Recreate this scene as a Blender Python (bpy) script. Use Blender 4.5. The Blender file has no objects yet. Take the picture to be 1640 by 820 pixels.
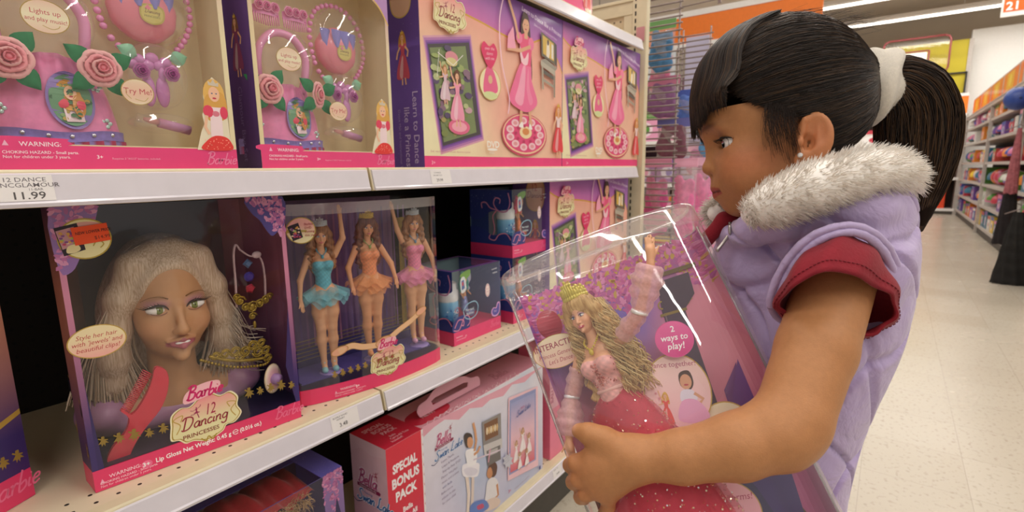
import bpy, bmesh, math, random
import numpy as np
from mathutils import Vector, Matrix, noise as mnoise
from mathutils.geometry import tessellate_polygon

# ------------------------------------------------------------------ camera, light, exposure
SC = bpy.context.scene
COL = SC.collection
FPX = 813.0
CAMZ = 1.10
YAW, PITCH, ROLL = math.radians(36.7328), math.radians(9.7328), math.radians(-0.6607)
_f = Vector((math.cos(YAW)*math.cos(PITCH), math.sin(YAW)*math.cos(PITCH), -math.sin(PITCH)))
_r = Vector((math.sin(YAW), -math.cos(YAW), 0)); _u = _r.cross(_f)
CF, CR, CU = _f, _r*math.cos(ROLL)+_u*math.sin(ROLL), -_r*math.sin(ROLL)+_u*math.cos(ROLL)
CPOS = Vector((0, 0, CAMZ))
cd = bpy.data.cameras.new('camera'); cam = bpy.data.objects.new('camera', cd); COL.objects.link(cam)
cd.sensor_width = 36; cd.lens = FPX/1640*36; cd.clip_start = 0.02; cd.clip_end = 100
cam.matrix_world = Matrix(((CR.x, CU.x, -CF.x, 0), (CR.y, CU.y, -CF.y, 0), (CR.z, CU.z, -CF.z, CAMZ), (0, 0, 0, 1)))
cd.dof.use_dof = True; cd.dof.focus_distance = 0.62; cd.dof.aperture_fstop = 7.0
SC.camera = cam
SC.view_settings.view_transform = 'Standard'; SC.view_settings.look = 'None'
SC.view_settings.gamma = 1; SC.view_settings.use_curve_mapping = False
SC.view_settings.exposure = 0.45
SC.cycles.transparent_max_bounces = 24; SC.cycles.max_bounces = 10; SC.cycles.diffuse_bounces = 7
w = bpy.data.worlds.new('store_ambient'); SC.world = w; w.use_nodes = True
w.node_tree.nodes['Background'].inputs[0].default_value = (1.0, 0.95, 0.90, 1)
w.node_tree.nodes['Background'].inputs[1].default_value = 0.34

def area(name, loc, sx, sy, power, color=(1, .965, .92), rot=(0, 0, 0)):
    l = bpy.data.lights.new(name, 'AREA'); l.shape = 'RECTANGLE'; l.size = sx; l.size_y = sy
    l.energy = power; l.color = color
    o = bpy.data.objects.new(name, l); o.location = loc; o.rotation_euler = rot; COL.objects.link(o); return o

CEIL = 4.3
# rows of fluorescent strips across the aisle (each row is one long lamp run)
LAMP_X = [-1.6, 0.9, 3.4, 6.2, 9.1, 12.0, 13.9]
for i, lx in enumerate(LAMP_X):
    area('strip_light', (lx, -0.8, CEIL-0.29), 0.16, 7.5, 62 if i < 3 else 75)

# pixel of the photograph (1640x820) -> world, used to set things at their measured place
def ray(x, y): return CF + CR*((x-820)/FPX) - CU*((y-410)/FPX)
def onY(x, y, Y): v = ray(x, y); return CPOS + v*(Y/v.y)
def onX(x, y, X): v = ray(x, y); return CPOS + v*(X/v.x)
def onZ(x, y, Z): v = ray(x, y); return CPOS + v*((Z-CAMZ)/v.z)
def D(x, y, d): return CPOS + ray(x, y)*d
def onP(x, y, o, n):
    v = ray(x, y); return CPOS + v*((Vector(o)-CPOS).dot(n)/v.dot(n))

# ------------------------------------------------------------------ colours and materials
def lin(c):
    return c/12.92 if c <= 0.04045 else ((c+0.055)/1.055)**2.4
def hx(s):
    if not isinstance(s, str): return tuple(s)[:3]
    s = s.lstrip('#')
    if len(s) == 3: s = ''.join(q*2 for q in s)
    return tuple(lin(int(s[i:i+2], 16)/255) for i in (0, 2, 4))
def mixc(a, b, t):
    a, b = hx(a), hx(b); t = min(1, max(0, t)); return tuple(a[i]*(1-t)+b[i]*t for i in range(3))
_mats = {}
def mat(name, color=None, rough=0.5, metal=0.0, var=0.08, scale=30.0, bump=0.0, coat=0.0, spec=0.5, sss=0.0, attr=False, trans=0.0, emit=0.0, sheen=0.0, bscale=None, aniso=0.0):
    if name in _mats: return _mats[name]
    m = bpy.data.materials.new(name); m.use_nodes = True; nt = m.node_tree; N, L = nt.nodes, nt.links
    b = N['Principled BSDF']
    b.inputs['Roughness'].default_value = rough; b.inputs['Metallic'].default_value = metal
    b.inputs['Specular IOR Level'].default_value = spec
    if coat: b.inputs['Coat Weight'].default_value = coat; b.inputs['Coat Roughness'].default_value = 0.08
    if sheen: b.inputs['Sheen Weight'].default_value = sheen; b.inputs['Sheen Roughness'].default_value = 0.4
    if trans: b.inputs['Transmission Weight'].default_value = trans
    if sss:
        b.inputs['Subsurface Weight'].default_value = sss
        b.inputs['Subsurface Radius'].default_value = (0.009, 0.0035, 0.002); b.inputs['Subsurface Scale'].default_value = 1.0
    tc = N.new('ShaderNodeTexCoord'); nz = N.new('ShaderNodeTexNoise'); nz.inputs['Scale'].default_value = scale
    nz.inputs['Detail'].default_value = 3; L.new(tc.outputs['Object'], nz.inputs['Vector'])
    mr = N.new('ShaderNodeMapRange'); mr.inputs['From Min'].default_value = 0.3; mr.inputs['From Max'].default_value = 0.7
    mr.inputs['To Min'].default_value = 1-var; mr.inputs['To Max'].default_value = 1+var; L.new(nz.outputs['Fac'], mr.inputs['Value'])
    vm = N.new('ShaderNodeVectorMath'); vm.operation = 'SCALE'; L.new(mr.outputs[0], vm.inputs['Scale'])
    if attr:
        at = N.new('ShaderNodeAttribute'); at.attribute_name = 'Col'; L.new(at.outputs['Color'], vm.inputs[0])
    else:
        vm.inputs[0].default_value = hx(color)
    L.new(vm.outputs[0], b.inputs['Base Color'])
    if emit:
        L.new(vm.outputs[0], b.inputs['Emission Color']); b.inputs['Emission Strength'].default_value = emit
    if bump:
        bp = N.new('ShaderNodeBump'); bp.inputs['Strength'].default_value = min(1, bump); bp.inputs['Distance'].default_value = 0.001*max(1, bump)
        n2 = nz
        if bscale:
            n2 = N.new('ShaderNodeTexNoise'); n2.inputs['Scale'].default_value = bscale; n2.inputs['Detail'].default_value = 4
            L.new(tc.outputs['Object'], n2.inputs['Vector'])
        L.new(n2.outputs['Fac'], bp.inputs['Height']); L.new(bp.outputs[0], b.inputs['Normal'])
    _mats[name] = m; return m

def clear(name, tint=(1, 1, 1), f0=0.06, rough=0.03, milk=0.0, milkcol=(.9, .88, .9), wav=0.0):
    """thin clear plastic film: transparent body, fresnel gloss, a little haze"""
    if name in _mats: return _mats[name]
    m = bpy.data.materials.new(name); m.use_nodes = True; nt = m.node_tree; N, L = nt.nodes, nt.links
    N.remove(N['Principled BSDF']); out = N['Material Output']
    t = N.new('ShaderNodeBsdfTransparent'); t.inputs[0].default_value = (*tint, 1)
    g = N.new('ShaderNodeBsdfGlossy'); g.inputs['Roughness'].default_value = rough; g.inputs[0].default_value = (1, 1, 1, 1)
    lw = N.new('ShaderNodeLayerWeight'); lw.inputs[0].default_value = 0.5
    cu = N.new('ShaderNodeMath'); cu.operation = 'POWER'; cu.inputs[1].default_value = 3.2; L.new(lw.outputs['Facing'], cu.inputs[0])
    mr = N.new('ShaderNodeMapRange'); mr.inputs['To Min'].default_value = f0; mr.inputs['To Max'].default_value = 0.75
    L.new(cu.outputs[0], mr.inputs['Value'])
    mx = N.new('ShaderNodeMixShader'); L.new(mr.outputs[0], mx.inputs[0]); L.new(t.outputs[0], mx.inputs[1]); L.new(g.outputs[0], mx.inputs[2])
    last = mx
    if milk:
        d = N.new('ShaderNodeBsdfDiffuse'); d.inputs[0].default_value = (*milkcol, 1)
        m2 = N.new('ShaderNodeMixShader'); m2.inputs[0].default_value = milk
        L.new(mx.outputs[0], m2.inputs[1]); L.new(d.outputs[0], m2.inputs[2]); last = m2
    if wav:
        tc = N.new('ShaderNodeTexCoord'); nz = N.new('ShaderNodeTexNoise'); nz.inputs['Scale'].default_value = 22; nz.inputs['Detail'].default_value = 2
        L.new(tc.outputs['Object'], nz.inputs['Vector'])
        bp = N.new('ShaderNodeBump'); bp.inputs['Strength'].default_value = wav; bp.inputs['Distance'].default_value = 0.004
        L.new(nz.outputs['Fac'], bp.inputs['Height']); L.new(bp.outputs[0], g.inputs['Normal'])
    L.new(last.outputs[0], out.inputs['Surface'])
    _mats[name] = m; return m

PRINT = mat('printed_card', attr=True, rough=0.42, var=0.03, coat=0.25)
PAPER = mat('printed_paper', attr=True, rough=0.6, var=0.02)
VPLAST = mat('painted_plastic', attr=True, rough=0.35, var=0.04)
VCLOTH = mat('dyed_cloth', attr=True, rough=0.8, var=0.1, scale=200, bump=0.3, sheen=0.3)
FILM = clear('clear_window_film', f0=0.05, rough=0.04, wav=0.15)
BLISTER = clear('clear_blister_plastic', f0=0.07, rough=0.05, milk=0.04, wav=0.35)
SHELL = clear('clear_display_shell', f0=0.06, rough=0.02, milk=0.03, wav=0.05)

# ------------------------------------------------------------------ mesh builder
class MB:
    def __init__(s): s.v = []; s.f = []; s.mi = []; s.c = []; s.sm = []
    def add(s, vs, fs, col=(1, 1, 1), mi=0, smooth=False, cols=None):
        o = len(s.v); s.v.extend([tuple(p) for p in vs])
        c = hx(col) if col is not None else (1, 1, 1)
        s.c.extend([tuple(q) for q in cols] if cols is not None else [c]*len(vs))
        for f in fs: s.f.append(tuple(i+o for i in f)); s.mi.append(mi); s.sm.append(smooth)
        return s
    def box(s, lo, hi, col=(1, 1, 1), mi=0, M=None):
        x0, y0, z0 = lo; x1, y1, z1 = hi
        vs = [Vector(p) for p in ((x0, y0, z0), (x1, y0, z0), (x1, y1, z0), (x0, y1, z0), (x0, y0, z1), (x1, y0, z1), (x1, y1, z1), (x0, y1, z1))]
        if M is not None: vs = [M @ p for p in vs]
        return s.add(vs, [(0, 3, 2, 1), (4, 5, 6, 7), (0, 1, 5, 4), (1, 2, 6, 5), (2, 3, 7, 6), (3, 0, 4, 7)], col, mi)
    def prism(s, pts, ax, h0, h1, col=(1, 1, 1), mi=0, M=None):
        """pts 2-D outline extruded along axis ax ('x','y','z') from h0 to h1"""
        def P(a, b, h): return Vector((h, a, b) if ax == 'x' else (a, h, b) if ax == 'y' else (a, b, h))
        n = len(pts); vs = [P(a, b, h0) for a, b in pts]+[P(a, b, h1) for a, b in pts]
        if M is not None: vs = [M @ p for p in vs]
        tri = tessellate_polygon([[Vector((a, b, 0)) for a, b in pts]])
        fs = [tuple(t) for t in tri]+[tuple(i+n for i in reversed(t)) for t in tri]+[(i, (i+1) % n, (i+1) % n+n, i+n) for i in range(n)]
        return s.add(vs, fs, col, mi)
    def tube(s, pts, rad, col=(1, 1, 1), mi=0, n=8, caps=True, smooth=True, flat=1.0, cols=None, up=None):
        pts = [Vector(p) for p in pts]; m = len(pts)
        if not hasattr(rad, '__len__'): rad = [rad]*m
        vs = []; cc = []; u = None
        for i, p in enumerate(pts):
            t = (pts[min(i+1, m-1)]-pts[max(i-1, 0)])
            t = t.normalized() if t.length > 1e-9 else Vector((0, 0, 1))
            if u is None:
                a = up if up is not None else (Vector((0, 0, 1)) if abs(t.z) < 0.9 else Vector((1, 0, 0)))
                u = (a-t*a.dot(t)).normalized()
            else:
                u = (u-t*u.dot(t)); u = u.normalized() if u.length > 1e-6 else t.orthogonal().normalized()
            w_ = t.cross(u)
            for k in range(n):
                an = 2*math.pi*k/n; vs.append(p+(u*math.cos(an)*flat+w_*math.sin(an))*rad[i])
                if cols is not None: cc.append(hx(cols[i]))
        fs = [(i*n+k, i*n+(k+1) % n, (i+1)*n+(k+1) % n, (i+1)*n+k) for i in range(m-1) for k in range(n)]
        if caps: fs += [tuple(range(n-1, -1, -1)), tuple((m-1)*n+k for k in range(n))]
        return s.add(vs, fs, col, mi, smooth, cols=cc if cols is not None else None)
    def ell(s, c, r, col=(1, 1, 1), mi=0, nu=16, nv=10, M=None, smooth=True, fn=None):
        c = Vector(c); r = (r, r, r) if not hasattr(r, '__len__') else r
        vs = []
        for j in range(nv+1):
            th = math.pi*j/nv
            for i in range(nu):
                ph = 2*math.pi*i/nu
                d = Vector((math.sin(th)*math.cos(ph), math.sin(th)*math.sin(ph), math.cos(th)))
                k = fn(d) if fn else 1.0
                q = Vector((d.x*r[0]*k, d.y*r[1]*k, d.z*r[2]*k))
                vs.append(c+(M @ q if M is not None else q))
        fs = [(j*nu+i, (j+1)*nu+i, (j+1)*nu+(i+1) % nu, j*nu+(i+1) % nu) for j in range(nv) for i in range(nu)]
        return s.add(vs, fs, col, mi, smooth)
    def lathe(s, prof, c=(0, 0, 0), col=(1, 1, 1), mi=0, n=24, M=None, smooth=True, sx=1, sy=1, fn=None, cols=None):
        vs = []; cc = []
        for j, (rr, z) in enumerate(prof):
            for i in range(n):
                a = 2*math.pi*i/n; k = fn(a, j) if fn else 1
                q = Vector((rr*k*math.cos(a)*sx, rr*k*math.sin(a)*sy, z))
                vs.append(Vector(c)+(M @ q if M is not None else q))
                if cols: cc.append(hx(cols[j]))
        fs = [(j*n+i, j*n+(i+1) % n, (j+1)*n+(i+1) % n, (j+1)*n+i) for j in range(len(prof)-1) for i in range(n)]
        return s.add(vs, fs, col, mi, smooth, cols=cc if cols else None)
    def grid(s, fn, nu, nv, col=(1, 1, 1), mi=0, smooth=True, cfn=None):
        vs = []; cc = []
        for j in range(nv+1):
            for i in range(nu+1):
                vs.append(fn(i/nu, j/nv))
                if cfn: cc.append(hx(cfn(i/nu, j/nv)))
        fs = [(j*(nu+1)+i, j*(nu+1)+i+1, (j+1)*(nu+1)+i+1, (j+1)*(nu+1)+i) for j in range(nv) for i in range(nu)]
        return s.add(vs, fs, col, mi, smooth, cols=cc if cfn else None)
    def build(s, name, mats, parent=None, loc=None, bevel=0.0):
        me = bpy.data.meshes.new(name); me.from_pydata(s.v, [], s.f)
        if not isinstance(mats, (list, tuple)): mats = [mats]
        for m in mats: me.materials.append(m)
        me.polygons.foreach_set('material_index', s.mi); me.polygons.foreach_set('use_smooth', s.sm)
        ca = me.color_attributes.new('Col', 'FLOAT_COLOR', 'POINT')
        a = np.ones((len(s.v), 4), np.float32)
        if len(s.v): a[:, :3] = np.array(s.c, np.float32)
        ca.data.foreach_set('color', a.ravel()); me.update()
        o = bpy.data.objects.new(name, me); COL.objects.link(o)
        if bevel:
            b = o.modifiers.new('bevel', 'BEVEL'); b.width = bevel; b.segments = 2; b.limit_method = 'ANGLE'
        if parent is not None:
            o.parent = parent
            o.matrix_parent_inverse = parent.matrix_basis.inverted() if not parent.get('_local') else Matrix()
        return o

def tag(o, label=None, cat=None, group=None, kind=None):
    if label: o['label'] = label
    if cat: o['category'] = cat
    if group: o['group'] = group
    if kind: o['kind'] = kind
    return o
def thing(name, loc, label, cat, group=None, rz=0):
    o = bpy.data.objects.new(name, None); COL.objects.link(o); o.location = loc; o.rotation_euler = (0, 0, rz)
    o.empty_display_size = 0.02
    return tag(o, label, cat, group)
def struct(name, mb, mats):
    o = mb.build(name, mats); o['kind'] = 'structure'; return o

# ------------------------------------------------------------------ flat artwork printed on a surface
_tcache = {}
def text_tris(txt, bold=0.0, shear=0.0):
    key = (txt, bold, shear)
    if key in _tcache: return _tcache[key]
    cu = bpy.data.curves.new('t', 'FONT'); cu.body = txt; cu.size = 1.0; cu.resolution_u = 2; cu.shear = shear; cu.offset = bold
    cu.fill_mode = 'FRONT'
    ob = bpy.data.objects.new('t', cu); COL.objects.link(ob)
    dg = bpy.context.evaluated_depsgraph_get(); dg.update()
    me = bpy.data.meshes.new_from_object(ob.evaluated_get(dg))
    vs = [(v.co.x, v.co.y) for v in me.vertices]; fs = [tuple(p.vertices) for p in me.polygons]
    bpy.data.objects.remove(ob); bpy.data.curves.remove(cu); bpy.data.meshes.remove(me)
    _tcache[key] = (vs, fs); return vs, fs
def text_w(txt, size, bold=0.0, sx=1.0):
    return max(p[0] for p in text_tris(txt, bold, 0.0)[0])*size*sx
def flatpoly(pts):
    return [tuple(t) for t in tessellate_polygon([[Vector((p[0], p[1], 0)) for p in pts]])]
def crv(pts, n=6, closed=False):
    """Catmull-Rom through points"""
    m = len(pts); out = []
    rng = range(m if closed else m-1)
    for i in rng:
        if closed: p0, p1, p2, p3 = pts[(i-1) % m], pts[i], pts[(i+1) % m], pts[(i+2) % m]
        else: p0, p1, p2, p3 = pts[max(i-1, 0)], pts[i], pts[i+1], pts[min(i+2, m-1)]
        for k in range(n):
            t = k/n
            out.append(tuple(0.5*((2*b)+(-a+c)*t+(2*a-5*b+4*c-d)*t*t+(-a+3*b-3*c+d)*t**3) for a, b, c, d in zip(p0, p1, p2, p3)))
    if not closed: out.append(tuple(pts[-1]))
    return out

class Art:
    """2-D drawing laid on a surface: S(u, v, h) -> point; h is the height above the surface"""
    def __init__(s, S, step=0.00003, h0=0.0003): s.S = S; s.mb = MB(); s.h = h0; s.step = step; s.A = (1, 0, 0, 0, 1, 0)
    def at(s, u=0, v=0, sc=1, rot=0, sx=1, sy=1):
        c, n = math.cos(rot)*sc, math.sin(rot)*sc; s.A = (c*sx, -n*sy, u, n*sx, c*sy, v); return s
    def _p(s, u, v):
        a = s.A; return s.S(a[0]*u+a[1]*v+a[2], a[3]*u+a[4]*v+a[5], s.h)
    def _up(s): s.h += s.step
    def poly(s, pts, col, cfn=None):
        s.mb.add([s._p(*p[:2]) for p in pts], flatpoly(pts), col, cols=[hx(cfn(*p[:2])) for p in pts] if cfn else None); s._up(); return s
    def blob(s, pts, col, n=5, cfn=None): return s.poly(crv(pts, n, True), col, cfn)
    def ell(s, cu, cv, ru, rv=None, col='fff', rot=0, n=28, cfn=None, rim=None, rw=0):
        rv = ru if rv is None else rv
        if rim: s.ell(cu, cv, ru+rw, rv+rw, rim, rot, n)
        c, sn = math.cos(rot), math.sin(rot)
        pts = [(cu+ru*math.cos(a)*c-rv*math.sin(a)*sn, cv+ru*math.cos(a)*sn+rv*math.sin(a)*c) for a in [2*math.pi*i/n for i in range(n)]]
        return s.poly(pts, col, cfn)
    def rect(s, u0, v0, u1, v1, col='fff', nu=1, nv=1, cfn=None):
        s.mb.grid(lambda a, b: s._p(u0+(u1-u0)*a, v0+(v1-v0)*b), nu, nv, col, smooth=False,
                  cfn=(lambda a, b: cfn(u0+(u1-u0)*a, v0+(v1-v0)*b)) if cfn else None); s._up(); return s
    def line(s, pts, w, col, taper=False):
        vs = []; m = len(pts)
        for i, p in enumerate(pts):
            a, b = pts[max(0, i-1)], pts[min(m-1, i+1)]; dx, dy = b[0]-a[0], b[1]-a[1]; l = math.hypot(dx, dy) or 1
            k = w/2*(math.sin(math.pi*(i+.35)/(m+.7)-0)*1.0 if taper else 1)
            vs += [(p[0]-dy/l*k, p[1]+dx/l*k), (p[0]+dy/l*k, p[1]-dx/l*k)]
        s.mb.add([s._p(*q) for q in vs], [(2*i, 2*i+1, 2*i+3, 2*i+2) for i in range(m-1)], col); s._up(); return s
    def curve(s, pts, w, col, n=6, taper=False, closed=False):
        q = crv(pts, n, closed)
        if closed: q.append(q[0])
        return s.line(q, w, col, taper)
    def text(s, txt, u, v, size, col, bold=0.0, shear=0.0, rot=0, align='l', sx=1.0):
        vs, fs = text_tris(txt, bold, shear)
        if not vs: return s
        wd = max(p[0] for p in vs)
        ox = 0 if align == 'l' else -wd/2 if align == 'c' else -wd
        c, sn = math.cos(rot)*size, math.sin(rot)*size
        q = [(u+(x+ox)*sx*c-y*sn, v+(x+ox)*sx*sn+y*c) for x, y in vs]
        s.mb.add([s._p(*p) for p in q], fs, col); s._up(); return s
    def build(s, name, parent, m=None): return s.mb.build(name, m or PRINT, parent)

def planeS(o, U, V, N): 
    o, U, V, N = Vector(o), Vector(U), Vector(V), Vector(N)
    return lambda u, v, h: o+U*u+V*v+N*h
# ------------------------------------------------------------------ setting
def floor_mat():
    m = bpy.data.materials.new('polished_vinyl_tile'); m.use_nodes = True; nt = m.node_tree; N, L = nt.nodes, nt.links
    b = N['Principled BSDF']; tc = N.new('ShaderNodeTexCoord')
    n1 = N.new('ShaderNodeTexNoise'); n1.inputs['Scale'].default_value = 60; n1.inputs['Detail'].default_value = 4
    n2 = N.new('ShaderNodeTexNoise'); n2.inputs['Scale'].default_value = 2.0; n2.inputs['Detail'].default_value = 3
    br = N.new('ShaderNodeTexBrick'); br.offset = 0; br.inputs['Scale'].default_value = 1.0
    br.inputs['Brick Width'].default_value = 0.305; br.inputs['Row Height'].default_value = 0.305; br.inputs['Mortar Size'].default_value = 0.0012
    br.inputs['Color1'].default_value = (*hx('#bfb6a6'), 1); br.inputs['Color2'].default_value = (*hx('#bab09f'), 1); br.inputs['Mortar'].default_value = (*hx('#a99f8f'), 1)
    for n in (n1, n2, br): L.new(tc.outputs['Object'], n.inputs['Vector'])
    cr = N.new('ShaderNodeValToRGB'); cr.color_ramp.elements[0].position = 0.33; cr.color_ramp.elements[0].color = (.62, .56, .5, 1)
    cr.color_ramp.elements[1].position = 0.43; cr.color_ramp.elements[1].color = (1, 1, 1, 1); L.new(n1.outputs['Fac'], cr.inputs[0])
    mx = N.new('ShaderNodeMix'); mx.data_type = 'RGBA'; mx.blend_type = 'MULTIPLY'; mx.inputs[0].default_value = 0.5
    L.new(br.outputs['Color'], mx.inputs[6]); L.new(cr.outputs[0], mx.inputs[7]); L.new(mx.outputs[2], b.inputs['Base Color'])
    mr = N.new('ShaderNodeMapRange'); mr.inputs['To Min'].default_value = 0.16; mr.inputs['To Max'].default_value = 0.34
    L.new(n2.outputs['Fac'], mr.inputs['Value']); L.new(mr.outputs[0], b.inputs['Roughness'])
    bp = N.new('ShaderNodeBump'); bp.inputs['Strength'].default_value = 0.06; bp.inputs['Distance'].default_value = 0.01
    L.new(n2.outputs['Fac'], bp.inputs['Height']); L.new(bp.outputs[0], b.inputs['Normal'])
    return m
def peg_mat(name, base, hole, ax, pitch=0.0254, r=0.12, pitch2=None, off=(0, 0), lim=None):
    m = bpy.data.materials.new(name); m.use_nodes = True; nt = m.node_tree; N, L = nt.nodes, nt.links
    b = N['Principled BSDF']; b.inputs['Roughness'].default_value = 0.6
    tc = N.new('ShaderNodeTexCoord'); sp = N.new('ShaderNodeSeparateXYZ'); L.new(tc.outputs['Object'], sp.inputs[0])
    def fr(o, pitch, of):
        a0 = N.new('ShaderNodeMath'); a0.operation = 'SUBTRACT'; a0.inputs[1].default_value = of; L.new(o, a0.inputs[0]); o = a0.outputs[0]
        a = N.new('ShaderNodeMath'); a.operation = 'DIVIDE'; a.inputs[1].default_value = pitch; L.new(o, a.inputs[0])
        f = N.new('ShaderNodeMath'); f.operation = 'FRACT'; L.new(a.outputs[0], f.inputs[0])
        s = N.new('ShaderNodeMath'); s.operation = 'SUBTRACT'; s.inputs[1].default_value = 0.5; L.new(f.outputs[0], s.inputs[0])
        p = N.new('ShaderNodeMath'); p.operation = 'POWER'; p.inputs[1].default_value = 2; L.new(s.outputs[0], p.inputs[0])
        q = N.new('ShaderNodeMath'); q.operation = 'MULTIPLY'; q.inputs[1].default_value = pitch*pitch; L.new(p.outputs[0], q.inputs[0]); return q.outputs[0]
    ad = N.new('ShaderNodeMath'); ad.operation = 'ADD'; L.new(fr(sp.outputs[ax[0]], pitch, off[0]), ad.inputs[0]); L.new(fr(sp.outputs[ax[1]], pitch2 or pitch, off[1]), ad.inputs[1])
    lt = N.new('ShaderNodeMath'); lt.operation = 'LESS_THAN'; lt.inputs[1].default_value = (r*pitch)**2; L.new(ad.outputs[0], lt.inputs[0])
    if lim:
        l2 = N.new('ShaderNodeMath'); l2.operation = 'LESS_THAN'; l2.inputs[1].default_value = lim; L.new(sp.outputs[ax[1]], l2.inputs[0])
        ml = N.new('ShaderNodeMath'); ml.operation = 'MULTIPLY'; L.new(lt.outputs[0], ml.inputs[0]); L.new(l2.outputs[0], ml.inputs[1]); lt = ml
    mx = N.new('ShaderNodeMix'); mx.data_type = 'RGBA'; mx.inputs[6].default_value = (*hx(base), 1); mx.inputs[7].default_value = (*hx(hole), 1)
    L.new(lt.outputs[0], mx.inputs[0]); L.new(mx.outputs[2], b.inputs['Base Color']); return m
LY0 = 0.776
M_FLOOR = floor_mat()
M_CEIL = mat('ceiling_paint', '#dccfbf', rough=0.95, var=0.03, scale=2)
M_WALL = mat('beige_wall_paint', '#d6c9b6', rough=0.9, var=0.03, scale=2)
M_CREAM = mat('cream_powder_coat', '#d8cbaa', rough=0.45, var=0.03)
M_CREAMD = mat('cream_shelf_deck', '#dccdb0', rough=0.5, var=0.04)
M_RAIL = mat('white_price_rail', '#d5cfd6', rough=0.28, var=0.03, coat=0.3)
M_DARK = mat('dark_kick_plate', '#4b4640', rough=0.6)
M_BLACK = mat('black_metal', '#141212', rough=0.5)
M_PEGD = peg_mat('dark_pegboard', '#1c1613', '#040404', ('X', 'Z'))
M_PEGC = peg_mat('cream_pegboard', '#cbb894', '#5a4a38', ('Y', 'Z'), pitch=0.0254, r=0.14)
M_LAMP = mat('fluorescent_tube', '#fff8ec', emit=4.5, rough=0.4, var=0.0)
M_WHITE = mat('white_enamel', '#ece9e4', rough=0.4, var=0.02)
M_DECK = peg_mat('perforated_cream_deck', '#dccdb0', '#1a130c', ('X', 'Y'), pitch=0.0245, pitch2=0.026, r=0.11, off=(0.0213, 0.769), lim=0.845)
M_CHROME = mat('grey_wire', '#857570', rough=0.4, metal=0.2, var=0.02)

b = MB(); b.box((-4, -9, -0.05), (17.2, 6, 0)); struct('floor', b, M_FLOOR)
b = MB(); b.box((-4, -9, 4.75), (17.2, 6, 4.8)); struct('ceiling', b, M_CEIL)
b = MB(); b.box((17, -9, 0), (17.2, 6, 4.8)); struct('wall_back', b, M_WALL)

for i, lx in enumerate(LAMP_X):
    z = CEIL
    t = thing('ceiling_light', (lx, -0.8, z), ['long fluorescent strip row behind the photographer, over the aisle', 'long fluorescent strip row directly above the girl', 'long fluorescent strip row just past the girl', 'long fluorescent strip row over the middle of the aisle', 'long fluorescent strip row two before the far wall', 'fluorescent strip row just before the farthest one', 'farthest fluorescent strip row across the aisle under the ceiling'][i], 'light', 'rows of ceiling strip lights')
    hb = MB(); hb.prism([(-0.10, 0), (-0.07, 0.07), (0.07, 0.07), (0.10, 0), (0.06, -0.03), (-0.06, -0.03)], 'y', -4.55, 2.95)
    hb.v = [(v[0]+lx, v[1], v[2]+z-0.19) for v in hb.v]; hb.build('housing', M_WHITE, t)
    for k, dx in enumerate((-0.035, 0.035)):
        tb = MB(); tb.tube([(lx+dx, -4.5, z-0.23), (lx+dx, 2.9, z-0.23)], 0.016, n=8); tb.build('tube', M_LAMP, t)
    for yy in (-3.5, -0.8, 1.9):
        rb = MB(); rb.tube([(lx, yy, z-0.12), (lx, yy, 4.75)], 0.006, n=6); rb.build('hanging_rod', M_WHITE, t)

# ------------------------------------------------------------------ shelving gondola on the left
LY = 0.776
def shelf(x0, x1, z, label, lip=0.039, depth=0.455, deckh=0.022):
    t = thing('shelf', (0.5*(x0+x1), LY+depth/2, z), label, 'shelf', 'store shelves of the gondola')
    b = MB(); b.box((x0+0.002, LY+0.001, z-deckh), (x1-0.002, LY+depth, z)); b.build('deck', M_DECK, t)
    b = MB()
    # cream folded edge and the slanted white price rail
    b.prism([(LY, z+0.0005), (LY-0.002, z-0.002), (LY-0.010, z-lip-0.001), (LY-0.004, z-lip-0.003), (LY+0.012, z-0.030), (LY+0.02, z-deckh), (LY+0.02, z+0.0005)], 'x', x0+0.001, x1-0.001)
    b.build('shelf_front_edge', M_CREAM, t)
    r = MB()
    r.prism([(LY-0.0035, z-0.0035), (LY-0.0062, z-0.0050), (LY-0.0125, z-lip+0.0045), (LY-0.0150, z-lip+0.002), (LY-0.0140, z-lip-0.002), (LY-0.0100, z-lip-0.001), (LY-0.0020, z-0.004)], 'x', x0+0.004, x1-0.004)
    r.build('price_rail', M_RAIL, t)
    return t
def rail_tag(t, x0, w_, z, lines, lip=0.039):
    """printed shelf label lying on the slanted rail of shelf t; lines: (text, u, v, size, colour)"""
    V = Vector((0, 0.0063, lip-0.0095)).normalized(); Nn = Vector((0, -V.z, V.y))
    S = planeS((x0, LY-0.0124, z-lip+0.0050), (1, 0, 0), V, Nn)
    h = lip-0.0100
    a = Art(S, h0=0.0006); a.rect(0, 0, w_, h, '#e4dfdd')
    for tx, u, v, s_, c_, *sx in lines: a.text(tx, u, v, s_, c_, align='c', bold=0.004 if s_ < .008 else 0.012, sx=sx[0] if sx else 1)
    return a.build('price_tag', t, PAPER)
ZM, ZU, Z2, Z3 = 1.105, 1.555, 0.671, 0.179
shA = shelf(-0.620, 0.598, ZM, 'white-edged middle shelf holding the two pink bag play sets')
shB = shelf(0.601, 1.817, ZM, 'white-edged middle shelf holding the dance mat boxes')
shelf(-0.620, 0.598, Z2, 'lower shelf under the styling head box, with a 3.48 price label')
sh2A = bpy.data.objects['shelf.002']
sh2B = shelf(0.601, 1.817, Z2, 'lower shelf under the blue bubble bath boxes')
shelf(0.601, 1.830, ZU, 'highest shelf, its white rail running to the top edge of the picture')
sh3A = shelf(-0.620, 0.598, Z3, 'bottom base shelf at the lower left, mostly out of the picture')
sh3B = shelf(0.601, 1.817, Z3, 'bottom base shelf under the special bonus pack box')
G = '#6b6568'
def rz_(px, py, z): return onP(px, py, (0, LY-0.009, z-0.02), Vector((0, -1, 0.2))).x
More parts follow.
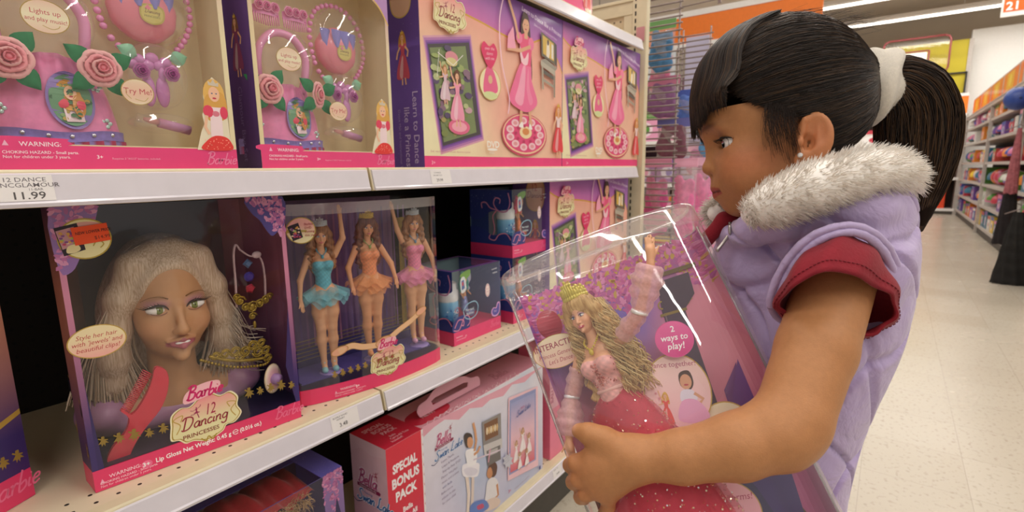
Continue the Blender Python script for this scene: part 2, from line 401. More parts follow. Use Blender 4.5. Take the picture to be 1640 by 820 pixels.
rail_tag(shA, rz_(0, 300, ZM)-0.022, 0.022+rz_(86, 300, ZM)-rz_(0, 300, ZM), ZM, [('12 DANCE', 0.042, 0.0215, 0.0068, G, 1.15), ('PRNCGLAMOUR', 0.042, 0.0155, 0.0068, G, 1.15), ('11-BAR', 0.050, 0.0115, 0.004, G), ('11.99', 0.043, 0.0022, 0.0115, '#55504f', 1.15)])
x0 = rz_(690, 285, ZM)
rail_tag(shB, x0, rz_(722, 285, ZM)-x0, ZM, [('12 DANCE', 0.020, 0.022, 0.0045, G), ('DVD MAT 25.0', 0.020, 0.0165, 0.004, G), ('29.99', 0.024, 0.005, 0.0085, '#55504f')])
x0 = rz_(530, 680, Z2)
rail_tag(sh2A, x0, rz_(573, 660, Z2)-x0, Z2, [('BUBBLE WAND', 0.02, 0.0225, 0.0045, G), ('W/FAIRY', 0.02, 0.018, 0.0045, G), ('3.48', 0.024, 0.005, 0.0100, '#4a4647')])
x0 = rz_(886, 765, Z3)
rail_tag(sh3B, x0, 0.05, Z3, [('BELLA TOTE', 0.02, 0.0225, 0.0045, G), ('19.99', 0.026, 0.005, 0.0085, '#4a4647')])

t = thing('shelving_frame', (0.6, 1.3, 0), 'dark pegboard back and kick plate of the toy shelving at left', 'shelving')
b = MB(); b.box((-0.65, 1.245, 0.02), (1.86, 1.27, 1.80)); b.build('pegboard_back', M_PEGD, t)
b = MB(); b.box((-0.62, LY+0.022, 0.0), (1.82, LY+0.05, Z3-0.024)); b.build('kick_plate', M_DARK, t)
for x in (-0.62, 0.5995, 1.818):
    b = MB(); b.box((x-0.012, 1.238, 0.0), (x+0.012, 1.246, 1.80)); b.build('upright', M_BLACK, t)
# end panel of the run, standing across the shelf ends
t = thing('gondola_end_frame', (1.87, 1.0, 0), 'cream perforated metal end panel with slotted post beside the wire rack', 'panel')
X0 = 1.868
b = MB(); b.box((X0+0.004, 0.86, 0.05), (X0+0.018, 1.27, 1.66)); b.build('perforated_panel', M_PEGC, t)
b = MB()
b.box((X0-0.004, 0.770, 0), (X0+0.026, 0.826, 1.86)); b.box((X0, 0.826, 0), (X0+0.022, 0.862, 1.86))
b.box((X0-0.002, 0.826, 1.655), (X0+0.024, 1.27, 1.70)); b.box((X0-0.006, 0.826, 1.70), (X0+0.028, 1.27, 1.712)); b.build('frame', M_CREAM, t, bevel=0.002)
S = planeS((X0-0.0045, 0.826, 0), (0, -1, 0), (0, 0, 1), (-1, 0, 0)); a = Art(S, h0=0.0004)
for i in range(64): a.h = 0.0004; a.rect(0.010, 0.2+i*0.0254, 0.0155, 0.2+i*0.0254+0.015, '#120d0a')
a.build('slot_row', t, PAPER)
S = planeS((X0-0.0045, 0.826, 0), (0, -1, 0), (0, 0, 1), (-1, 0, 0)); a = Art(S, h0=0.002); a.rect(0.018, 1.555, 0.05, 1.605, '#c98b8e'); a.build('pink_price_flag', t, PAPER)

# ------------------------------------------------------------------ printed colours shared by the packaging
PINK, HOT, PURP, CREAMC = '#e8447f', '#ee3f7d', '#5b3a86', '#e9dfb6'
# ------------------------------------------------------------------ organic surfaces: smooth blends of simple volumes
class SDF:
    def __init__(s, lo, hi, res):
        s.lo = np.array(lo, np.float32); s.res = res
        s.n = [int(math.ceil((hi[i]-lo[i])/res))+1 for i in range(3)]
        s.d = np.full(s.n, 1.0, np.float32)
    def _blk(s, lo, hi, pad):
        a = [max(0, int((lo[i]-pad-s.lo[i])/s.res)) for i in range(3)]; b = [min(s.n[i], int((hi[i]+pad-s.lo[i])/s.res)+2) for i in range(3)]
        if any(b[i] <= a[i] for i in range(3)): return None, None
        ax = [s.lo[i]+np.arange(a[i], b[i], dtype=np.float32)*s.res for i in range(3)]
        P = np.meshgrid(*ax, indexing='ij', sparse=True)
        return tuple(slice(a[i], b[i]) for i in range(3)), P
    def _mix(s, sl, v, k, op):
        a = s.d[sl]
        if op == 'cut': v = -v; h = np.maximum(k-np.abs(a-v), 0)/k; s.d[sl] = np.maximum(a, v)+h*h*k*0.25
        else: h = np.maximum(k-np.abs(a-v), 0)/k; s.d[sl] = np.minimum(a, v)-h*h*k*0.25
    def ell(s, c, r, k=0.004, R=None, op='add'):
        r = (r, r, r) if not hasattr(r, '__len__') else r; m = max(r)
        sl, P = s._blk([c[i]-m for i in range(3)], [c[i]+m for i in range(3)], k*2+0.004)
        if sl is None: return s
        q = [P[i]-c[i] for i in range(3)]
        if R is not None: R = np.array(R); q = [sum(R[j][i]*q[j] for j in range(3)) for i in range(3)]   # R columns = local axes
        k0 = np.sqrt(sum((q[i]/r[i])**2 for i in range(3)))+1e-9; k1 = np.sqrt(sum((q[i]/(r[i]*r[i]))**2 for i in range(3)))+1e-9
        s._mix(sl, (k0*(k0-1)/k1).astype(np.float32), k, op); return s
    def cap(s, a, b, ra, rb=None, k=0.004, op='add'):
        rb = ra if rb is None else rb; m = max(ra, rb)
        sl, P = s._blk([min(a[i], b[i])-m for i in range(3)], [max(a[i], b[i])+m for i in range(3)], k*2+0.004)
        if sl is None: return s
        ba = [b[i]-a[i] for i in range(3)]; L2 = sum(t*t for t in ba)+1e-12
        pa = [P[i]-a[i] for i in range(3)]
        h = np.clip(sum(pa[i]*ba[i] for i in range(3))/L2, 0, 1)
        d = np.sqrt(sum((pa[i]-ba[i]*h)**2 for i in range(3)))-(ra+(rb-ra)*h)
        s._mix(sl, d.astype(np.float32), k, op); return s
    def path(s, pts, rads, k=0.004):
        for i in range(len(pts)-1): s.cap(pts[i], pts[i+1], rads[i], rads[i+1], k)
        return s
    def mesh(s):
        d = s.d; inside = d < 0; n = d.shape
        def sh(o): return tuple(slice(o[i], n[i]-1+o[i]) for i in range(3))
        cor = [(i, j, k) for i in (0, 1) for j in (0, 1) for k in (0, 1)]
        cnt = sum(inside[sh(o)].astype(np.int8) for o in cor)
        act = (cnt > 0) & (cnt < 8); idx = np.full(act.shape, -1, np.int64); cells = np.argwhere(act); idx[act] = np.arange(len(cells))
        pos = np.zeros((len(cells), 3)); num = np.zeros(len(cells))
        ci, cj, ck = cells.T
        for o in cor:
            for ax in range(3):
                if o[ax]: continue
                o2 = list(o); o2[ax] = 1
                a = d[ci+o[0], cj+o[1], ck+o[2]]; b = d[ci+o2[0], cj+o2[1], ck+o2[2]]
                m = (a < 0) != (b < 0); t = np.where(m, a/np.where(np.abs(a-b) < 1e-12, 1, a-b), 0)
                for q in range(3): pos[:, q] += np.where(m, o[q]+(t if q == ax else 0), 0)
                num += m
        pos = (pos/num[:, None]+cells)*s.res+s.lo
        quads = []
        for ax in range(3):
            sl0 = [slice(1, n[i]-1) for i in range(3)]; sl0[ax] = slice(0, n[ax]-1); sl1 = list(sl0); sl1[ax] = slice(1, n[ax])
            A, B = inside[tuple(sl0)], inside[tuple(sl1)]
            e = np.argwhere(A != B)
            if not len(e): continue
            st = np.array([1, 1, 1]); st[ax] = 0; g = e+st; flip = A[tuple(e.T)]
            u, v = [i for i in range(3) if i != ax]
            def at(du, dv):
                h = g.copy(); h[:, u] += du; h[:, v] += dv; return idx[tuple(h.T)]
            q = np.stack([at(-1, -1), at(0, -1), at(0, 0), at(-1, 0)], 1)
            if ax == 1: flip = ~flip
            q = np.where(flip[:, None], q, q[:, ::-1]); quads.append(q)
        return pos, np.concatenate(quads)
def sdf_build(s, name, mats, parent, colfn=None, R=None, T=(0, 0, 0), smooth_it=1, post=None):
    v, q = s.mesh()
    for _ in range(smooth_it):                      # light Laplacian relaxation
        acc = np.zeros_like(v); c = np.zeros(len(v))
        for a, b in ((0, 1), (1, 2), (2, 3), (3, 0)):
            np.add.at(acc, q[:, a], v[q[:, b]]); np.add.at(acc, q[:, b], v[q[:, a]]); np.add.at(c, q[:, a], 1); np.add.at(c, q[:, b], 1)
        v = v*0.5+0.5*acc/np.maximum(c, 1)[:, None]
    col = colfn(v) if colfn else np.ones((len(v), 3))
    if post is not None: v = post(v)
    if R is not None: v = v @ np.array(R).T
    v = v+np.array(T)
    me = bpy.data.meshes.new(name); me.vertices.add(len(v)); me.vertices.foreach_set('co', v.astype(np.float32).ravel())
    me.loops.add(len(q)*4); me.loops.foreach_set('vertex_index', q.astype(np.int32).ravel())
    me.polygons.add(len(q)); me.polygons.foreach_set('loop_start', np.arange(0, len(q)*4, 4, dtype=np.int32))
    me.polygons.foreach_set('use_smooth', np.ones(len(q), bool)); me.update(calc_edges=True)
    for m in (mats if isinstance(mats, (list, tuple)) else [mats]): me.materials.append(m)
    ca = me.color_attributes.new('Col', 'FLOAT_COLOR', 'POINT'); a = np.ones((len(v), 4), np.float32); a[:, :3] = col; ca.data.foreach_set('color', a.ravel())
    o = bpy.data.objects.new(name, me); COL.objects.link(o)
    if parent is not None:
        o.parent = parent
        o.matrix_parent_inverse = parent.matrix_basis.inverted() if not parent.get('_local') else Matrix()
    return o

def strands(mb, curves, w0, w1, col, jitter=0.1, rng=None, n=3):
    """thin tapered hair ribbons; curves = list of point lists"""
    c0 = np.array(hx(col))
    for pts in curves:
        k = 1+(rng.random()-0.5)*2*jitter if rng else 1
        m = len(pts); rad = [w0+(w1-w0)*(i/(m-1))**1.5 for i in range(m)]
        cc = tuple(c0*k)
        mb.tube(pts, rad, cc, n=n, caps=False)

# ------------------------------------------------------------------ hand-drawn script lettering and stock print motifs
SCR = {
 'B': (.55, [[(.14, 1), (.10, .5), (.05, 0)], [(-.05, .85), (.15, 1.02), (.42, .95), (.40, .68), (.14, .55), (.45, .45), (.42, .1), (.15, -.02), (-.05, .1)]]),
 'a': (.48, [[(.38, .38), (.2, .45), (.03, .25), (.12, .02), (.3, .1), (.38, .42), (.38, .05), (.5, .05)]]),
 'r': (.34, [[(0, .4), (.1, .42), (.08, 0)], [(.08, .25), (.22, .45), (.34, .38)]]),
 'b': (.42, [[(.12, .95), (.05, .05), (.2, 0), (.36, .15), (.3, .4), (.1, .3)]]),
 'i': (.22, [[(.08, .42), (.06, .05), (.18, .05)], [(.11, .60), (.14, .64)]]),
 'e': (.38, [[(.05, .22), (.3, .28), (.28, .43), (.12, .42), (.03, .2), (.12, 0), (.34, .1)]]),
 'D': (.78, [[(.15, .95), (.1, .05)], [(-.1, .8), (.1, 1), (.55, .9), (.65, .5), (.45, .08), (.1, 0), (-.05, .1)]]),
 'n': (.46, [[(.05, .42), (.05, 0)], [(.05, .25), (.2, .44), (.32, .36), (.32, .05), (.42, .05)]]),
 'c': (.38, [[(.33, .36), (.2, .44), (.04, .3), (.06, .08), (.2, 0), (.35, .1)]]),
 'g': (.46, [[(.36, .36), (.2, .44), (.04, .25), (.12, .04), (.34, .12), (.38, .42), (.36, -.25), (.15, -.35), (.02, -.22)]]),
 'l': (.22, [[(.1, .95), (.05, .05), (.18, .05)]]),
 'S': (.6, [[(.5, .85), (.3, 1), (.08, .8), (.3, .5), (.45, .2), (.2, -.02), (-.1, .1), (.0, .22)]]),
 'w': (.5, [[(.02, .42), (.1, .02), (.24, .35), (.34, .02), (.46, .44)]]),
 'L': (.6, [[(.3, 1), (.15, .9), (.12, .3), (-.02, .05), (.15, .08), (.35, 0), (.55, .1)]]),
 'k': (.42, [[(.1, .95), (.05, 0)], [(.32, .42), (.06, .2), (.36, 0)]]), ' ': (.3, []),
}
def script(a, txt, u, v, size, col, wt=0.10, slant=0.25, rot=0, align='l'):
    wd = sum(SCR[c][0] for c in txt); x = 0 if align == 'l' else -wd/2 if align == 'c' else -wd
    c_, s_ = math.cos(rot)*size, math.sin(rot)*size
    h0 = a.h
    for ch in txt:
        for st in SCR[ch][1]:
            q = [((x+p[0]+slant*p[1])*c_-p[1]*s_+u, (x+p[0]+slant*p[1])*s_+p[1]*c_+v) for p in st]
            a.h = h0; a.curve(q, wt*size, col, n=4)
        x += SCR[ch][0]
    a.h = h0+a.step; return a
def ballerina(a, u, v, h, col):
    a0 = a.A
    def q(l): return [(u+x*h, v+y*h) for x, y in l]
    a.poly(q([(-.02, .95), (.05, .98), (.07, .88), (0, .86)]), col); a.blob(q([(-.05, .84), (.08, .84), (.06, .6), (.25, .5), (.1, .45), (-.22, .5), (-.04, .6)]), col, 3)
    a.line(q([(.02, .5), (.1, .2), (.14, 0)]), .06*h, col); a.line(q([(0, .5), (-.2, .4), (-.42, .42)]), .05*h, col)
    a.line(q([(.04, .8), (.3, .95), (.36, 1.1)]), .04*h, col); a.line(q([(-.02, .8), (-.25, .72), (-.42, .8)]), .04*h, col)
def star_fairy(a, u, v, s, col):
    """small gold dancer motif with a flared skirt"""
    def q(l): return [(u+x*s, v+y*s) for x, y in l]
    a.poly(q([(-.1, 1), (.12, 1), (.14, .76), (.07, .72), (.42, .22), (.16, .3), (.1, -.02), (0, .26), (-.14, 0), (-.16, .3), (-.4, .3), (-.07, .72), (-.14, .78)]), col)
    a.line(q([(-.07, .66), (-.34, .9)]), .11*s, col); a.line(q([(.07, .66), (.36, .56)]), .11*s, col)
def plaque(a, u, v, w, barbie=True, rot=0, dim=1.0):
    """scalloped title badge, centre (u,v), width w"""
    A0 = a.A; a.at(u, v, w, rot) if A0 == (1, 0, 0, 0, 1, 0) else None
    sh = [(-.46, .02), (-.44, .18), (-.32, .26), (-.2, .24), (-.06, .34), (.1, .36), (.22, .28), (.36, .3), (.46, .18), (.44, .04), (.49, -.1), (.38, -.22), (.26, -.22), (.2, -.3), (.04, -.36), (-.06, -.36), (-.2, -.3), (-.3, -.3), (-.38, -.22), (-.48, -.18)]
    g = lambda x, y: mixc('#e7e0ac', '#ee8f96', (y/w+.06 if False else (y+.05)*2.6))
    a.blob(sh, '#efe6c0', 4); a.blob([(x*.955, y*.95) for x, y in sh], '#b09432', 4)
    a.blob([(x*.925, y*.915) for x, y in sh], CREAMC, 4, cfn=g)
    a.rect(-.36, .1, .36, .2, '#eea09c', 6, 4, cfn=g)
    for sx in (-1, 1): a.curve([(sx*.40, -.12), (sx*.34, 0), (sx*.42, .1), (sx*.30, .14), (sx*.33, .05)], .014, '#c3a04a')
    ballerina(a, -.12, .03, .18, '#a01f55')
    a.text('12', -.02, .04, .24, '#b0284f', shear=.3, sx=.62)
    script(a, 'Dancing', -.33, -.10, .19, '#9c2d3c', wt=.10)
    a.text('PRINCESSES', -.33, -.235, .088, '#8a3a2e', bold=.01, sx=1.06)
    a.curve([(-.1, -.3), (-.04, -.36), (0, -.3), (.05, -.36), (.11, -.3)], .018, '#b09432')
    if barbie:
        a.blob([(-.26, .30), (-.22, .46), (0, .54), (.22, .52), (.2, .38), (0, .32)], '#f3b9c0', 4); script(a, 'Barbie', -.22, .34, .2, '#d2246a', wt=.13)
    a.A = A0; return a
def scroll(a, pts, w, col): a.curve(pts, w, col, n=7)
def princess(a, u, v, h, dress='#e8566f', skin='#e8b48e', hair='#d9a441', top=None, arm='up', crown=True, mat_=False, dark=None):
    A0 = a.A; a.at(u, v, h)
    top = top or dress
    a.blob([(-.07, .9), (-.11, .78), (-.1, .66), (0, .7), (.1, .64), (.1, .8), (.06, .93), (0, .97)], hair, 4)
    if arm == 'up': a.line([(-.04, .72), (-.13, .85), (-.17, 1.02)], .035, skin); a.line([(.05, .72), (-.1, .66), (-.2, .64)], .035, skin)
    elif arm == 'side': a.line([(-.05, .72), (-.14, .6), (-.18, .48)], .04, skin); a.line([(.05, .72), (.15, .6), (.12, .5)], .04, skin)
    a.line([(-.03, .15), (-.04, .0)], .035, skin); a.line([(.04, .15), (.06, .0)], .035, skin)
    a.blob([(-.05, .56), (-.15, .35), (-.19, .14), (-.08, .1), (.03, .13), (.14, .1), (.17, .17), (.13, .36), (.05, .56)], dress, 4)
    a.blob([(-.03, .5), (-.09, .3), (-.1, .16), (-.02, .14), (.01, .5)], mixc(dress, '#ffffff', .3), 3)
    a.poly([(-.06, .74), (-.045, .55), (.045, .55), (.065, .74), (.0, .71)], top)
    a.ell(-.065, .72, .032, .03, top, n=8); a.ell(.07, .72, .032, .03, top, n=8)
    a.poly([(-.02, .8), (.02, .8), (.022, .71), (-.022, .71)], skin)
    a.ell(0, .85, .045, .058, skin, n=14); a.ell(-.018, .857, .007, .005, '#4a3550', n=6); a.ell(.018, .857, .007, .005, '#4a3550', n=6); a.ell(0, .82, .014, .006, '#c4405a', n=6)
    a.blob([(-.05, .86), (-.03, .93), (.03, .93), (.05, .86), (.03, .9), (-.02, .9)], hair, 3)
    if crown: a.poly([(-.035, .92), (-.045, .97), (-.015, .95), (0, 1.0), (.015, .95), (.045, .97), (.035, .92)], '#e0b94e')
    a.A = A0; return a
def blossom(a, u0, v0, u1, v1, n, s, rng, dens=1.0, cols=('#c77aa8', '#b96a9c', '#d48fb4', '#a85f97'), shape=None):
    for i in range(n):
        u, v = u0+(u1-u0)*rng.random(), v0+(v1-v0)*rng.random()
        if shape and not shape(u, v): continue
        r = rng.random()*3.1; c = cols[int(rng.random()*len(cols))]; k = s*(.7+.6*rng.random())
        a.h = a.h0b+a.step*(1+(i % 9)); a.ell(u, v, k, k*.5, c, rot=r, n=6)
    a.h = a.h0b+a.step*11

# ------------------------------------------------------------------ cartons
class Carton:
    """a box standing on a shelf; local x = right along the front, y = depth, z = up"""
    def __init__(s, name, label, cat, x, y, z, W, H, Dp, rz=0, group=None):
        s.t = thing(name, (x, y, z), label, cat, group, rz); s.t['_local'] = 1
        s.W, s.H, s.D, s.rz = W, H, Dp, rz; s.o = Vector((x, y, z))
        s.M = Matrix.Rotation(rz, 4, 'Z'); s.Mi = s.M.inverted()
    def uv(s, px, py, d=0):
        n = s.M @ Vector((0, -1, 0)); p = onP(px, py, s.o-n*d, n); q = s.Mi @ (p-s.o); return q.x, q.z
    def side_uv(s, px, py):
        n = s.M @ Vector((-1, 0, 0)); p = onP(px, py, s.o, n); q = s.Mi @ (p-s.o); return q.y, q.z
    def front(s, h0=0.0003): return Art(planeS((0, 0, 0), (1, 0, 0), (0, 0, 1), (0, -1, 0)), h0=h0)
    def left(s, h0=0.0003): return Art(planeS((0, s.D, 0), (0, -1, 0), (0, 0, 1), (-1, 0, 0)), h0=h0)
    def top(s, h0=0.0003): return Art(planeS((0, 0, s.H), (1, 0, 0), (0, 1, 0), (0, 0, 1)), h0=h0)
    def solid(s, col, name='carton'):
        b = MB(); b.box((0, 0, 0), (s.W, s.D, s.H), col); return b.build(name, PRINT, s.t, bevel=0.0006)
    def tray(s, back, rim, wall=0.001, win=None, name='carton', top=True):
        """open-fronted box: back, sides, floor, top and a front frame with a window hole win=(u0,v0,u1,v1)"""
        W, H, Dp = s.W, s.H, s.D; b = MB()
        b.box((0, Dp-wall, 0), (W, Dp, H), back); b.box((0, 0, 0), (wall, Dp-wall, H), rim); b.box((W-wall, 0, 0), (W, Dp-wall, H), rim)
        b.box((wall, 0, 0), (W-wall, Dp-wall, wall), rim); b.box((wall, 0, H-wall), (W-wall, Dp-wall, H), rim) if top else None
        if win:
            u0, v0, u1, v1 = win
            b.box((wall, 0, wall), (W-wall, wall, v0), rim); b.box((wall, 0, v1), (W-wall, wall, H-wall), rim)
            b.box((wall, 0, v0), (u0, wall, v1), rim); b.box((u1, 0, v0), (W-wall, wall, v1), rim)
        return b.build(name, PRINT, s.t)
    def film(s, u0, v0, u1, v1, y=-0.0002, name='window_film', m=None):
        b = MB(); b.grid(lambda a, c: (u0+(u1-u0)*a, y, v0+(v1-v0)*c), 1, 1, smooth=False); return b.build(name, m or FILM, s.t)
    def W_(s, u, y, v): return s.o+s.M @ Vector((u, y, v))
# ------------------------------------------------------------------ dance mat boxes
RNG = random.Random(7)
def lerp(a, b, t): return a+(b-a)*t
def wallband(mb, pts, z0, z1, col=None, nz=1, cfn=None, closed=False, smooth=False):
    """vertical ribbon standing on a plan outline; cfn(s along 0..1, z)"""
    q = list(pts)+([pts[0]] if closed else []); L = [0]
    for i in range(1, len(q)): L.append(L[-1]+math.hypot(q[i][0]-q[i-1][0], q[i][1]-q[i-1][1]))
    vs = []; cc = []; m = len(q)
    for j in range(nz+1):
        z = lerp(z0, z1, j/nz)
        for i, p in enumerate(q):
            vs.append((p[0], p[1], z)); cc.append(hx(cfn(L[i], z)) if cfn else hx(col))
    fs = [(j*m+i, j*m+i+1, (j+1)*m+i+1, (j+1)*m+i) for j in range(nz) for i in range(m-1)]
    mb.add(vs, fs, None, 0, smooth, cols=cc)

def dance_art(c):
    W, H = c.W, c.H; a = c.front()
    def bg(u, v):
        t = v/H; base = mixc(mixc('#efe6bb', '#f0b79e', (u/W-.1)*1.1), '#eea08f', t*1.5-.35)
        hz = math.exp(-((u-.28)/.09)**2-((v-.12)/.09)**2); base = mixc(base, '#f3938f', hz*.55)
        return base
    a.rect(0, 0.0236, W, H, None, 24, 18, bg)
    # purple sweep along the top
    e = crv([(0, .36), (.06, .34), (.20, .325), (.30, .312), (.38, .313), (.46, .335), (.52, .30), (W, .262)], 6)
    e = [(min(max(p[0], 0), W), p[1]) for p in e]
    vs = [a._p(*p) for p in e]+[a._p(p[0], H) for p in e]; n = len(e)
    cols = [mixc('#dd6fae', '#b674bb', p[0]/W) for p in e]+[mixc('#8a5cae', '#7d4fa8', p[0]/W) for p in e]
    a.mb.add(vs, [(i, i+1, n+i+1, n+i) for i in range(n-1)], None, cols=cols); a._up()
    a.line(e, .0045, '#d9a23e')
    a.rect(0, 0, W, 0.0236, '#ea3f80')
    # framed picture of the mat set
    fr = [(.0206, .248), (.149, .2737), (.1825, .0754), (.0557, .0448)]
    def grow(k): 
        cx, cy = sum(p[0] for p in fr)/4, sum(p[1] for p in fr)/4
        return [(cx+(p[0]-cx)*k, cy+(p[1]-cy)*k) for p in fr]
    for k, cl in ((1.16, '#d9a0b4'), (1.12, '#b678b0'), (1.07, '#8b55a5'), (1.03, '#6b3f90')): a.poly(grow(k), cl)
    a.poly(grow(1), '#4a4242'); g = grow(.93)
    def Q(s, t, q=g): return (lerp(lerp(q[3][0], q[2][0], s), lerp(q[0][0], q[1][0], s), t), lerp(lerp(q[3][1], q[2][1], s), lerp(q[0][1], q[1][1], s), t))
    a.poly([Q(0, 0), Q(.93, 0), Q(.93, 1), Q(0, 1)], '#7c8a5a')
    for i in range(70):
        s_, t_ = RNG.random()*.9, RNG.random(); p = Q(s_, t_); cl = RNG.choice(['#56713f', '#9fae6a', '#8a6b7d', '#c7a0a8', '#5b4a6a', '#b9c08a']) if t_ > .25 else RNG.choice(['#a89a5e', '#7f8a4c'])
        a.ell(p[0], p[1], .006+RNG.random()*.007, .004+RNG.random()*.005, cl, n=8)
    p = Q(.45, .12); a.ell(p[0], p[1], .035, .017, '#e06a8e', n=18)
    a.ell(p[0], p[1], .025, .011, '#f0a6b6', n=14)
    princess(a, p[0]-.004, p[1], .125, '#ee9ab4', arm='up', hair='#6b4326', crown=False)
    princess(a, Q(.2, .5)[0], Q(.2, .5)[1]-.02, .085, '#d9b9c4', hair='#b98a55', crown=False)
    p = Q(.5, .93); a.ell(p[0], p[1]-.008, .020, .012, '#d98e98', n=14); a.ell(p[0], p[1]-.018, .018, .009, '#d6c98c', n=14)
    a.line([Q(.15, .95), Q(.5, .8), Q(.8, .9)], .0015, '#efe9e6'); a.line([Q(.05, .7), Q(.2, .98)], .0012, '#efe9e6')
    # heart balloon with a small round picture below
    u, v = .213, .215
    a.ell(u+.006, v-.022, .038, .036, '#efe0b4', rim='#cfae54', rw=.0016); a.blob([(u-.02, v-.04), (u-.012, v+.005), (u+.005, v+.02), (u+.024, v), (u+.034, v-.035), (u+.005, v-.045)], '#e9648f')
    a.ell(u+.006, v-.012, .008, .010, '#e2b48e', n=10); a.ell(u+.006, v-.048, .027, .009, '#d7dda0', n=14)
    hv = v+.048
    a.blob([(u+.006, hv-.036), (u-.024, hv-.002), (u-.016, hv+.022), (u+.004, hv+.014), (u+.022, hv+.023), (u+.034, hv), ], '#df2f66', 5)
    for i, tx in enumerate(['over the', 'dance', 'with me']): a.text(tx, u+.005, hv+.006-.011*i, .0105, '#f6c3cf', align='c', shear=.2, rot=.1)
    # girl on the round mat
    a.ell(.362, .0815, .102, .055, '#c9425f'); a.ell(.362, .083, .098, .051, '#f0c9a0'); a.ell(.362, .084, .093, .0475, '#e34a7c')
    for i in range(11):
        an = i*2*math.pi/11; a.ell(.362+.070*math.cos(an), .084+.034*math.sin(an), .0165, .0095, '#f3c6cf', n=12); a.ell(.362+.070*math.cos(an), .084+.034*math.sin(an), .009, .005, '#e59a9f', n=8)
    a.ell(.362, .088, .028, .016, '#f2d8a8', n=14); a.ell(.362, .09, .016, .009, '#d98a4a', n=10)
    for i in range(9): an = i*.7+.3; a.ell(.362+.044*math.cos(an), .084+.02*math.sin(an), .006, .004, '#c0315f', n=8)
    S_ = '#e0a883'
    a.blob([(.352, .378), (.343, .345), (.352, .30), (.383, .22), (.392, .24), (.385, .33), (.378, .372), (.364, .384)], '#4a2b1c', 4)
    a.line([(.338, .110), (.345, .16), (.352, .2)], .012, S_); a.line([(.385, .105), (.378, .16), (.372, .2)], .012, S_)
    a.blob([(.345, .115), (.33, .102), (.35, .1)], '#f7efe9', 3); a.blob([(.38, .112), (.392, .098), (.376, .098)], '#f7efe9', 3)
    a.blob([(.345, .262), (.31, .21), (.292, .165), (.33, .145), (.37, .14), (.405, .155), (.415, .175), (.39, .22), (.385, .262)], '#ef6f9c', 4)
    a.blob([(.35, .25), (.33, .2), (.315, .165), (.35, .16), (.362, .25)], '#f6a3bd', 4); a.blob([(.375, .25), (.38, .2), (.395, .17), (.38, .16), (.366, .2)], '#f387ab', 4)
    a.poly([(.335, .325), (.343, .255), (.386, .255), (.392, .318), (.365, .335)], '#e9527f'); a.blob([(.338, .30), (.343, .262), (.37, .258), (.375, .29), (.355, .27)], '#f7c9d2', 3)
    a.ell(.335, .318, .014, .014, '#f07ba2', n=10); a.ell(.388, .312, .013, .016, '#f07ba2', n=10)
    a.line([(.333, .315), (.318, .355), (.292, .40)], .009, S_); a.line([(.385, .305), (.34, .288), (.285, .285)], .009, S_)
    a.poly([(.31, .34), (.288, .315), (.285, .285), (.32, .29)], '#f3a2ba')
    a.poly([(.357, .34), (.372, .34), (.372, .32), (.357, .32)], S_); a.ell(.364, .352, .015, .019, S_, n=14)
    for dx in (-.005, .006): a.ell(.364+dx, .354, .0018, .0012, '#3a2420', n=6)
    a.ell(.364, .343, .005, .0015, '#c23a55', n=6); a.blob([(.349, .352), (.353, .372), (.370, .375), (.379, .36), (.372, .367), (.357, .366)], '#4a2b1c', 3)
    a.curve([(.275, .405), (.255, .34), (.262, .25), (.29, .17), (.285, .13)], .0035, '#f3c7dc')
    # television on its stand
    a.poly([(.434, .352), (.502, .336), (.504, .278), (.436, .292)], '#6b6250'); a.poly([(.502, .336), (.512, .331), (.514, .27), (.504, .278)], '#4c463c')
    a.poly([(.441, .345), (.496, .332), (.498, .286), (.443, .298)], '#d8b24e'); a.poly([(.46, .31), (.463, .333), (.474, .333), (.477, .305), (.472, .29), (.46, .293)], '#efe2cf')
    a.ell(.468, .33, .005, .008, '#4a2c1c', n=8); a.poly([(.485, .33), (.495, .327), (.495, .29), (.485, .293)], '#e9e1d6')
    a.poly([(.432, .279), (.505, .262), (.515, .270), (.455, .287)], '#9a9384'); a.poly([(.432, .279), (.505, .262), (.505, .248), (.432, .266)], '#b7ae9c')
    a.poly([(.445, .258), (.498, .246), (.498, .236), (.445, .247)], '#5c554b'); a.poly([(.435, .266), (.444, .264), (.447, .205), (.439, .207)], '#aaa08d'); a.poly([(.496, .25), (.505, .248), (.504, .19), (.497, .191)], '#8d8474')
    a.poly([(.444, .235), (.497, .222), (.497, .215), (.444, .227)], '#a39a89')
    # corner figure, lettering, title badge
    princess(a, .522, .024, .155, '#e23f46', hair='#d98a3d', top='#f0d4d2', arm='side')
    a.text('DVD', .198, .046, .021, '#f4efe6', bold=.03, sx=1.1); a.ell(.219, .041, .020, .0032, '#f4efe6', n=14); a.text('VIDEO', .206, .031, .007, '#f4efe6')
    a.text('Learn to Dance like a Princess', .345, .385, .0155, '#e9d3ea', rot=-.16, bold=.01); a.text('Dance Mat and Instructional Video', .40, .360, .008, '#e3c6e2', rot=-.16)
    a.text('Doll, mat & figure not included. Batteries included.', .012, .031, .0062, '#c58a84'); a.text('3+', .013, .006, .011, '#fbd3e0')
    a.at(); plaque(a, .084, .318, .105, barbie=True)
    # spine
    s = c.left(); Dp = c.D
    s.rect(0, 0, Dp, H, None, 1, 14, lambda u, v: mixc('#6f52a4', '#54307a', abs(v/H-.35)*1.2))
    for i in range(60): s.h = .00042; s.ell(RNG.random()*Dp, RNG.random()*H, .0006, .0006, '#b7a2d8', n=5)
    s.h = .0006
    s.at(Dp*.62, H*.87, .085, 0); sh = [(-.4, 0), (-.3, .4), (0, .55), (.35, .4), (.4, 0), (.3, -.45), (0, -.6), (-.32, -.45)]
